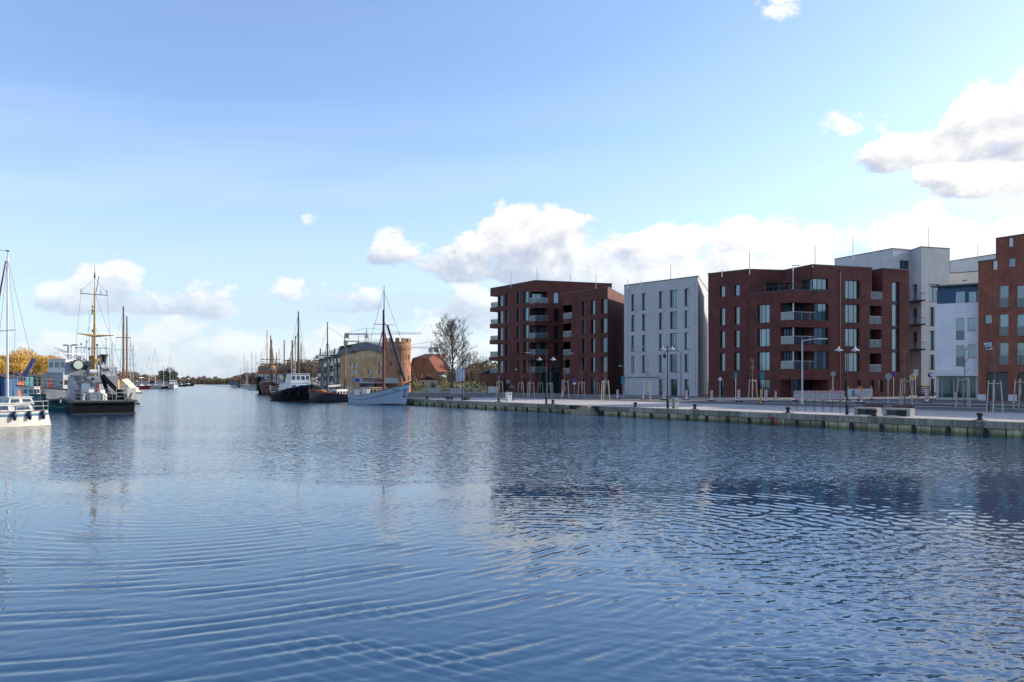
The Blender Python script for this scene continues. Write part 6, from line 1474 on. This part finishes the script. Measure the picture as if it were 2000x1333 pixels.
sign('small blue sign near the entrance of the six storey house', 974, 770, 737, 'arrow_up', .25)
sign('violet and white round sign before the lower dark brick house', 1122, 772, 743, 'noparking', .32, extra='sign_white')
# info board
p = W(899, 112); t = thing('information_board', 'large pale blue information board left of the yellow green trees', 'board', p)
D = 112; z0, z1 = ZZ(745, D)-QZ, ZZ(721, D)-QZ
mb = MB(); mb.box((0, 0, (z0+z1)/2), (1.25, .12, z1-z0)); mb.build('panel', 'board_face', t) if 'board_face' in MAT else None
mat('board_face', (.42, .52, .66), .4, var=.05)
if not t.children: mb.build('panel', 'board_face', t)
for s_ in (-.55, .55): mb = MB(); mb.tube((s_, .1, 0), (s_, .1, z1), .04); mb.build('post', 'steel', t)
mb = MB()
for k in range(9): mb.box((-.3, -.066, z1-.25-k*.16), (.45-.1*(k % 3), .006, .05))
mb.build('text_lines', 'blue_stripe', t); mb = MB(); mb.box((.32, -.066, (z0+z1)/2+.1), (.4, .006, .9)); mb.build('map_field', 'sign_white', t)
# blue sign by the warehouse
p = W(698, 150); t = thing('road_sign', 'small blue panel on a post in front of the ochre warehouse', 'road sign', p); mb = MB(); mb.tube((0, 0, 0), (0, 0, 2.6), .04); mb.build('post', 'steel', t); mb = MB(); mb.box((0, -.05, 2.5), (1.0, .04, .7)); mb.build('sign_plate', 'sign_blue', t)
# ---- warning beacons (red and white slats on a foot)
def mk_beacon(lampm=None):
    t = thing('warning_beacon', '', 'warning beacon')
    mb = MB(); mb.box((0, 0, .06), (.8, .4, .12), taper=.85); mb.build('foot', 'rubber', t)
    mb = MB(); mb.box((0, 0, .72), (.28, .05, 1.15)); pl = mb.build('panel', 'sign_white', t)
    for k in range(4):
        z = .28+k*.27; mb = MB(); mb.quad((-.13, -.028, z), (.13, -.028, z+.16), (.13, -.028, z+.29), (-.13, -.028, z+.13)); mb.build('red_stripe', 'sign_red', pl)
    if lampm: mb = MB(); mb.box((0, 0, 1.33), (.16, .1, .06)); mb.lathe([(.09, 0), (.10, .03), (.10, .22), (.04, .25)], (0, 0, 1.36), 8); mb.build('warning_lamp', lampm, t)
    return t
b1, b2 = mk_beacon(), mk_beacon('beacon_orange')
for px, y, kind, s_, lb in ((1206, 780, b1, 1.0, 'striped beacon in the gap left of the blue grey house'), (1256, 782, b1, .85, 'striped beacon beside the first staked tree of the blue grey house'), (1297, 782, b1, 1.15, 'striped beacon in front of the middle of the blue grey house'), (1341, 782, b1, 1.0, 'striped beacon at the right of the blue grey house'), (1390, 784, b1, 1.0, 'striped beacon at the left corner of the broad brick house'), (1443, 785, b1, 1.1, 'striped beacon below the first teal sign'), (1496, 786, b1, 1.1, 'striped beacon beside the yellow post'), (1515, 780, b1, .85, 'small striped beacon right of the yellow post'),
                      (1623, 788, b2, .95, 'beacon with orange lamp in the middle of the barrier row'), (1682, 788, b2, 1.0, 'beacon with orange lamp in front of the white plates'), (1810, 788, b2, 1.25, 'beacon with orange lamp right of the parked car'), (1866, 783, b1, .8, 'striped beacon before the white house shopfront'), (1100, 776, b1, .9, 'striped beacon next to the person in red'), (1000.5, 771, b1, .7, 'small striped beacon at the six storey house entrance')):
    p = G(px, y); placed(kind, p, .12*math.sin(px), lb, 'warning beacons along the quay road', scale=s_*.9)
p = G(1486, 790); t = thing('marker_post', 'yellow square post beside a striped beacon and a white frame', 'post', p); mb = MB(); mb.box((0, 0, .7), (.12, .12, 1.4)); mb.build('post', 'yellow_paint', t); mb = MB(); mb.box((0, 0, .03), (.4, .4, .06)); mb.build('foot', 'rubber', t)
# barrier fence of red and white boards
for i in range(5):
    px0, px1 = 1550+i*20, 1570+i*20; a, b_ = G(px0, 783.5-.1*i), G(px1-.6, 783.4-.1*i)
    w = (b_-a).length; lb = ('leftmost red and white barrier board', 'second barrier board from the left', 'middle barrier board of the row', 'fourth barrier board, left of the lamp beacon', 'rightmost red and white barrier board, touching the white plates')[i]
    t = thing('road_barrier', lb, 'barrier', a, math.atan2(b_.y-a.y, b_.x-a.x), 'barrier boards in front of the broad brick house')
    mb = MB()
    for x in (.05, w-.05): mb.tube((x, 0, .1), (x, 0, 1.05), .025)
    for z in (.2, .6): mb.tube((0, 0, z), (w, 0, z), .018)
    k = .1
    while k < w: mb.tube((k, 0, .2), (k, 0, .98), .008, .008, 4); k += .11
    mb.build('frame', 'sign_white', t)
    mb = MB(); mb.box((w/2, .0, .58), (w-.1, .012, .56)); mb.build('mesh_infill', 'bar_white', t)
    mb = MB(); mb.box((w/2, -.03, 1.0), (w, .03, .24)); pl = mb.build('board', 'sign_white', t)
    n = 4
    for k in range(n):
        x = w*(k+.15)/n; mb = MB(); mb.quad((x, -.048, .88), (x+w*.12, -.048, .88), (x+w*.12+.03, -.048, 1.12), (x+.03, -.048, 1.12)); mb.quad((x, -.034, .18), (x+w*.12, -.034, .18), (x+w*.12+.03, -.034, .32), (x+.03, -.034, .32)); mb.build('red_stripe', 'sign_red', pl)
    mb = MB(); mb.box((w/2, -.02, .25), (w, .02, .16)); mb.build('lower_board', 'sign_white', t); mb = MB(); mb.box((.2, 0, .05), (.3, .6, .1)); mb.build('foot', 'rubber', t)
for i, (x0, x1, lb) in enumerate(((1655, 1679, 'white barrier plate carrying the blue arrow disc'), (1680, 1704, 'plain white barrier plate right of the blue arrow disc'))):
    a, b_ = G(x0, 783), G(x1, 782); w = (b_-a).length; t = thing('road_barrier', lb, 'barrier', a, math.atan2(b_.y-a.y, b_.x-a.x), 'white plates beside the barrier row')
    mb = MB(); mb.box((w/2, 0, .85), (w, .05, .95)); pl = mb.build('board', 'sign_white', t)
    for x in (.15, w-.15): mb = MB(); mb.box((x, 0, .2), (.08, .08, .4)); mb.box((x, 0, .05), (.3, .6, .1)); mb.build('foot', 'rubber', t)
    if i == 0:
        mb = MB(); disc(mb, .40, -.03, z=.86, x=w*.47); d_ = mb.build('blue_disc', 'sign_blue', pl)
        mb = MB(); cx = w*.47; mb.box((-.03, -.034, 0), (.34, .006, .09)); mb.poly([(.05, -.037, .15), (.05, -.037, -.15), (.26, -.037, 0)]); c, s2 = math.cos(-.785), math.sin(-.785); mb.v = [(x*c-z*s2+cx, yy, x*s2+z*c+.86) for x, yy, z in mb.v]; mb.build('arrow', 'sign_white', d_)
    else:
        mb = MB(); mb.quad((w*.2, -.03, .8), (w*.75, -.03, .95), (w*.75, -.03, 1.0), (w*.2, -.03, .86)); mb.build('faint_arrow', 'sign_back', pl)
    for x in (.3, w-.3): mb = MB(); mb.box((x, 0, 1.36), (.14, .1, .06)); mb.lathe([(.08, 0), (.09, .2), (.03, .23)], (x, 0, 1.38), 8); mb.build('warning_lamp', 'beacon_orange', t)
# ---- staked young trees
def mk_young(seed, h=4.6, twigs=True):
    rr = random.Random(seed); t = thing('young_tree', '', 'young tree')
    mb = MB(); mb.tube((0, 0, 0), (.03, 0, 2.3), .045, .035, 6); mb.tube((.03, 0, 2.3), (0, .02, h), .032, .012, 5); mb.build('trunk', 'bark_grey', t)
    mb = MB()
    for k in range(16):
        z = rr.uniform(2.3, h*.97); a = rr.uniform(0, 6.28); L = rr.uniform(.3, .75)*(1.15-z/h*.6); d = Vector((math.cos(a), math.sin(a), 1.5)).normalized(); b_ = Vector((.02, .01, z)); e = b_+d*L; mb.tube(b_, e, .012, .006, 3, cap=False)
        for j in range(3): q = b_.lerp(e, rr.uniform(.4, 1)); mb.tube(q, q+Vector((rr.gauss(0, .15), rr.gauss(0, .15), .25)), .006, .004, 3, cap=False)
    mb.build('crown', 'twig_brown', t)
    for k in range(3):
        a = 2*math.pi*k/3+.5; mb = MB(); mb.tube((.55*math.cos(a), .55*math.sin(a), -.02), (.40*math.cos(a), .40*math.sin(a), 2.15), .045, .04, 6); mb.build('stake', 'post_wood', t)
    mb = MB()
    pts = [(.42*math.cos(2*math.pi*k/3+.5), .42*math.sin(2*math.pi*k/3+.5), 1.95) for k in range(3)]
    for k in range(3): a, b_ = Vector(pts[k]), Vector(pts[(k+1) % 3]); mb.tube(a, b_, .035, .035, 4)
    mb.build('crossbar', 'post_wood', t); mb = MB(); mb.tube((0, 0, 1.85), (0, 0, 1.97), .09); mb.build('tie', 'rubber', t)
    mb = MB(); mb.tube((0, 0, 1.0), (0, 0, 2.2), .052); mb.build('trunk_wrap', 'post_wood', t)
    return t
yp = [mk_young(1), mk_young(2, 4.2)]
for i, (px, y, s_, lb) in enumerate(((945, 771, 1, 'staked young tree left of the white bins at the quay end'), (975, 777, 1.05, 'staked young tree between white bins and the litter cabinet'), (1019, 777, 1, 'staked young tree right of the two people in black'), (1036, 779, 1, 'staked young tree second right of the two people'), (1055.5, 771, 1, 'staked young tree set back before the dark teal gate'), (1075, 777, .95, 'staked young tree right of the twin lamp'), (1102, 780, 1.1, 'staked young tree beside the person in red'), (1136.5, 779, 1, 'staked young tree before the loggias of the lower brick house'), (1166, 772, .95, 'staked young tree set back before the lower brick house'), (1181, 782, 1.05, 'staked young tree at the right of the lower brick house'),
                          (1265.5, 784, 1, 'staked young tree on the left of the blue grey house'), (1470, 779, 1.15, 'staked young tree before the broad brick house left of the teal sign'), (1767, 793, 1.1, 'staked young tree in front of the parked black car'), (1884, 795, 1.15, 'staked young tree in front of the white shopfront'), (1942, 806, 1.0, 'staked young tree beside the tall lamp at the red brick house'), (1993, 799, 1.05, 'staked young tree at the right picture edge'), (855, 772, .9, 'staked young tree left of the tall bare tree'), (832, 770, .9, 'staked young tree near the bow of the white ship'), (922, 771, .9, 'staked young tree right of the information board'))):
    placed(yp[i % 2], G(px, y), i*1.3, lb, 'staked young trees along the promenade', scale=s_)
# ---- benches
def bench_concrete(label, px, y, w):
    p = AB(pxa(px, 2.2), 2.2, QZ); t = thing('bench', label, 'bench', p, QRZ, 'concrete benches on the promenade')
    mb = MB(); mb.box((0, 0, .42), (w, .55, .10)); mb.build('seat', 'bench_concrete', t)
    for x in (-w/2+.12, w/2-.12): mb = MB(); mb.box((x, 0, .185), (.22, .5, .37)); mb.build('leg', 'bench_concrete', t)
    mb = MB(); mb.box((0, .1, .185), (w-.5, .1, .33)); mb.build('underseat_shade', 'dark_steel', t)  # dark panel standing in for the shade beneath the seat
    mb = MB(); mb.box((-.2*w, .0, .19), (w*.42, .42, .34)); mb.build('void_shade', 'interior_dark', t)  # near-black block painted in as the shaded void between the legs
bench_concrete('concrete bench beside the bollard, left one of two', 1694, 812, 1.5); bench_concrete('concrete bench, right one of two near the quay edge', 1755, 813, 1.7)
for px, y, lb in ((1706, 798, 'dark brown wooden bench slab behind the left concrete bench'), (1764, 800, 'dark brown wooden bench slab behind the right concrete bench')):
    p = G(px, y); t = thing('bench', lb, 'bench', p, 0.0, 'wooden bench slabs on the setts')
    for k in range(4): mb = MB(); mb.box((0, -.24+k*.16, .30), (1.45, .14, .08)); mb.build('plank', 'bench_wood', t)
    mb = MB(); mb.box((0, 0, .13), (1.3, .5, .26)); mb.build('base', 'bench_wood', t)
# ---- bicycle racks
rk = thing('bicycle_rack', '', 'bicycle rack'); mb = MB(); mb.path([(-.42, 0, 0), (-.42, 0, .72), (-.34, 0, .8), (.34, 0, .8), (.42, 0, .72), (.42, 0, 0)], .016, 6); mb.build('hoop', 'dark_steel', rk); mb = MB(); mb.box((-.42, 0, .01), (.14, .14, .02)); mb.box((.42, 0, .01), (.14, .14, .02)); mb.build('foot_plate', 'steel', rk)
nm = ('first', 'second', 'third', 'fourth', 'fifth', 'sixth', 'seventh', 'eighth')
for i in range(8): placed(rk, AB(pxa(1548+i*17, 4.2), 4.2, QZ), QRZ+math.pi/2, nm[i]+' hoop from the left in the row of steel bicycle racks', 'bicycle hoops on the promenade')
# ---- ladder on the quay wall, hanging rope fenders
for px, lb in ((1511, 'rust red ladder leaning on the quay wall'),):
    a = pxa(px); t = thing('quay_ladder', lb, 'ladder', AB(a, -.16, 0), QRZ+.0)
    mb = MB()
    for x in (-.45, -.1): mb.tube((x-.55, 0, -.3), (x+.45, -.02, .52), .03)
    for k in range(6): mb.tube((-.9+k*.2, 0, -.2+k*.16), (-.55+k*.2, 0, -.2+k*.16), .02)
    mb.build('ladder_frame', 'red_paint', t)
for i, (px, lb) in enumerate(((1362, 'thin steel ladder on the quay below the bollard by the grey bin'), (1090, 'thin steel ladder left of the boat steps'), (1912, 'thin steel ladder under the rightmost bollard'))):
    a = pxa(px); t = thing('quay_ladder', lb, 'ladder', AB(a, -.13, 0), QRZ, 'steel ladders on the quay wall'); mb = MB()
    for x in (-.18, .18): mb.tube((x, 0, -.4), (x, 0, QZ+.05), .018)
    for k in range(5): mb.tube((-.18, 0, -.1+k*.19), (.18, 0, -.1+k*.19), .014)
    mb.build('ladder_frame', 'dark_steel', t)
# ---- cars
mat('car_black', (.012, .013, .015), .2, ior=1.6, var=.1); mat('car_silver', (.30, .31, .32), .3, .6)
def car(label, p, rz, m):
    t = thing('parked_car', label, 'car', p, rz, 'parked cars on the quay road')
    L, B = 4.4, 1.75
    prof = [(-2.2, .45), (-2.18, .85), (-1.9, .98), (-1.45, 1.02), (-.85, 1.42), (.35, 1.46), (1.05, 1.02), (1.9, .86), (2.15, .70), (2.2, .40), (2.1, .25), (-2.1, .25)]
    body = [(-2.2, .45), (-2.18, .85), (-1.9, .96), (-1.45, .98), (1.05, .96), (1.9, .84), (2.15, .70), (2.2, .40), (2.1, .25), (-2.1, .25)]
    mb = MB(); mb.loft([[(x, -B/2*.93, z) for x, z in body], [(x, -B/2, z*.98+.01) for x, z in body], [(x, B/2, z*.98+.01) for x, z in body], [(x, B/2*.93, z) for x, z in body]], closed=True, cap=True); mb.build('body', m, t)
    cab = [(-1.6, .96), (-1.0, 1.40), (-.8, 1.44), (.25, 1.45), (.45, 1.42), (1.1, .96)]
    mb = MB(); mb.loft([[(x, -B/2*(.93 if z < 1 else .74), z) for x, z in cab], [(x, B/2*(.93 if z < 1 else .74), z) for x, z in cab]], closed=True, cap=True); c = mb.build('cabin', m, t)
    for s_ in (-1, 1):
        for x0, x1, xa, xb in ((-1.35, -.35, -.88, -.35), (-.28, .88, -.28, .38)):
            mb = MB(); f_ = lambda z: s_*(B/2*lerp(.93, .74, (z-.96)/.46)+.012); mb.quad((x0, f_(1.0), 1.0), (x1, f_(1.0), 1.0), (xb, f_(1.37), 1.37), (xa, f_(1.37), 1.37)); mb.build('side_window', 'boat_glass', c)
    mb = MB(); mb.quad((1.07, -.74, 1.0), (1.07, .74, 1.0), (.50, .60, 1.40), (.50, -.60, 1.40)); mb.build('windscreen', 'window_glass', c); mb = MB(); mb.quad((-1.6, .7, 1.0), (-1.6, -.7, 1.0), (-1.03, -.58, 1.40), (-1.03, .58, 1.40)); mb.build('rear_window', 'boat_glass', c)
    for x in (-1.35, 1.35):
        for s_ in (-1, 1):
            mb = MB(); mb.tube((x, s_*(B/2-.2), .31), (x, s_*(B/2+.015), .31), .31, .31, 14); w_ = mb.build('wheel', 'rubber', t); mb = MB(); mb.tube((x, s_*(B/2+.015), .31), (x, s_*(B/2+.03), .31), .19, .17, 10); mb.build('rim', 'pale_metal', w_)
    for s_ in (-1, 1):
        mb = MB(); mb.box((2.12, s_*.62, .68), (.12, .34, .14)); mb.build('headlight', 'sign_white', t); mb = MB(); mb.box((-2.17, s_*.66, .78), (.06, .28, .16)); mb.build('tail_light', 'sign_red', t); mb = MB(); mb.box((.75, s_*(B/2+.06), 1.02), (.14, .14, .1)); mb.build('mirror', m, t)
    mb = MB(); mb.box((2.2, 0, .42), (.02, .5, .12)); mb.build('number_plate', 'sign_white', t)
p = W(1746, 112); car('black car parked on the quay road before the stair strip of the broad brick house', p, math.pi+.35, 'car_black')
p = W(1812, 100); p.z = QZ; t = thing('picnic_table', 'dark picnic table and benches left of the white shopfront', 'table', p, .1)
for k, (z, w, d) in enumerate(((.76, 1.9, .8),)): mb = MB(); mb.box((0, 0, z), (w, d, .06)); mb.build('tabletop', 'tar_black', t)
for s_ in (-.75, .75): mb = MB(); mb.box((0, s_, .44), (1.9, .28, .05)); mb.build('seat', 'tar_black', t)
for x in (-.8, .8): mb = MB(); mb.tube((x, -.8, .0), (x, -.2, .74), .05); mb.tube((x, .8, 0), (x, .2, .74), .05); mb.box((x, 0, .4), (.05, 1.7, .08)); mb.build('trestle', 'tar_black', t)
p = W(1808, 103); t = thing('terrace_screen', 'dark slatted terrace screen behind the picnic table', 'screen', p, .0)
for k in range(6): mb = MB(); mb.box((0, 0, .25+k*.25), (2.2, .04, .14)); mb.build('slat', 'dark_steel', t)
for x in (-1.05, 1.05): mb = MB(); mb.box((x, .05, .85), (.07, .07, 1.7)); mb.build('post', 'dark_steel', t)
# white bins and low white fences at the quay end
for i in range(4):
    p = W(956+i*4.6, 152); t = thing('waste_container', ('leftmost', 'second', 'third', 'rightmost')[i]+' white waste container in the row left of the six storey house', 'waste container', p, .1, 'white waste containers at the quay end'); mb = MB(); mb.box((0, 0, .62), (.42, .6, 1.15), taper=.95); mb.build('body', 'sign_white', t); mb = MB(); mb.box((0, 0, 1.24), (.46, .66, .1)); mb.build('lid', 'pale_metal', t)
for i, (px, D, w, lb) in enumerate(((893, 140, 2.6, 'pale low van-like stall under the information board'), (848, 150, 2.4, 'pale low stall right of the white ship'),)):
    p = W(px, D); t = thing('market_stall', lb.replace('van-like ', ''), 'stall', p, .1, 'pale stalls at the quay end'); mb = MB(); mb.box((0, 0, .5), (w, 1.0, 1.0)); mb.build('counter', 'bar_white', t); mb = MB(); mb.box((0, 0, 1.03), (w+.1, 1.1, .06)); mb.build('top', 'sign_back', t)
rr = random.Random(4)
fp = thing('fence_panel', '', 'fence'); mb = MB()
for z in (.15, 1.0): mb.tube((0, 0, z), (2.4, 0, z), .03)
mb.build('rail', 'bar_white', fp)
for k in range(9): mb = MB(); mb.tube((k*.3, 0, 0 if k in (0, 8) else .15), (k*.3, 0, 1.0), .02 if 0 < k < 8 else .035); mb.build('upright', 'bar_white', fp)
ord_ = ('first', 'second', 'third', 'fourth', 'fifth', 'sixth')
for i, px in enumerate((808, 830, 852, 866, 912, 926)): placed(fp, W(px, 142+3*(i % 2)), .12*i, ord_[i]+' pale site fence panel from the white ship bow', 'site fence panels at the quay end')
# ---- people
def person(label, p, rz, top, legs, hair, pose='stand', h=1.72):
    t = thing('person', label, 'person', p, rz, None)
    V = [(0, 0, .95), (0, 0, 1.2), (0, 0, 1.42), (0, 0, 1.50), (0, .02, 1.56), (0, .02, 1.70), (.09, 0, .90), (.10, .02, .50), (.11, -.03 if pose == 'stand' else -.2, .07), (.11, .12 if pose == 'stand' else -.05, .03), (-.09, 0, .90), (-.10, .03, .50), (-.11, 0 if pose == 'stand' else .2, .07), (-.11, .15 if pose == 'stand' else .32, .03), (.19, 0, 1.40), (.24, -.02, 1.14), (.22, .10, .90), (.22, .14, .82), (-.19, 0, 1.40), (-.24, -.02, 1.14), (-.20, .12, .92), (-.20, .16, .84)]
    E = [(0, 1), (1, 2), (2, 3), (3, 4), (4, 5), (0, 6), (6, 7), (7, 8), (8, 9), (0, 10), (10, 11), (11, 12), (12, 13), (2, 14), (14, 15), (15, 16), (16, 17), (2, 18), (18, 19), (19, 20), (20, 21)]
    Rr = [.16, .15, .15, .06, .075, .09, .10, .07, .045, .04, .10, .07, .045, .04, .075, .055, .04, .035, .075, .055, .04, .035]
    me = bpy.data.meshes.new('body'); me.from_pydata(V, E, []); o = bpy.data.objects.new('body', me); COL.objects.link(o); o.parent = t
    m = bpy.data.materials.new('clothes'); m.use_nodes = True; T = NT(m.node_tree); bs = T.n['Principled BSDF']; z = T.sep(T.new('ShaderNodeTexCoord').outputs['Object'])[2]
    c = T.mix(T.m('GREATER_THAN', z, .93), legs, top); c = T.mix(T.m('GREATER_THAN', z, 1.49), c, (.45, .25, .18)); T.put(bs.inputs['Base Color'], c); bs.inputs['Roughness'].default_value = .85
    md = o.modifiers.new('s', 'SKIN'); sk = me.skin_vertices[0].data
    for i, r_ in enumerate(Rr): sk[i].radius = (r_, r_*.8)
    sk[0].use_root = True; o.modifiers.new('u', 'SUBSURF').levels = 1; o.modifiers['u'].render_levels = 1; me.materials.append(m)
    mb = MB(); mb.ball((0, -.01, 1.67), .115, 8, 1.05); mb.build('hair', hair, t, smooth=True)
    t.scale = (h/1.78,)*3
    return t
mat('hair_dark', (.03, .02, .015), .7)
person('person in black standing left, behind the pale litter cabinet', G(997, 781.5), .3, (.012, .012, .015), (.015, .015, .02), 'hair_dark')
person('person in black standing right of the pale litter cabinet', G(1001.5, 783), 2.2, (.012, .012, .015), (.012, .013, .02), 'hair_dark', 'walk')
person('person in a red jacket walking past a staked young tree', G(1104.5, 778), 1.2, (.50, .03, .03), (.05, .05, .06), 'hair_dark', 'walk')

# ---- mooring ropes from the ships to the quay
def rope(label, a, b_, sag=.4, r=.018, m='rope'):
    t = thing('mooring_rope', label, 'rope', a, 0, 'mooring ropes', world=True); mb = MB(); a, b_ = Vector(a), Vector(b_)
    pts = [a.lerp(b_, k/10)-Vector((0, 0, sag*math.sin(math.pi*k/10))) for k in range(11)]; mb.path(pts, r, 5); mb.build('strand', m, t)
mat('rope', (.30, .27, .20), .9)
rope('mooring rope from the bow of the pale blue sailing ship to the leftmost bollard', W(797, 94, 2.3), AB(pxa(834, .45), .45, QZ+.35))
rope('second mooring rope from the sailing ship bow, ending lower on the quay edge', W(795, 94.2, 2.1), AB(pxa(812, .2), .2, QZ+.05), .2)
rope('slack mooring rope from the work vessel stern to the turquoise boat', W(152, 67.6, 1.2), W(92, 73, .8), .5)
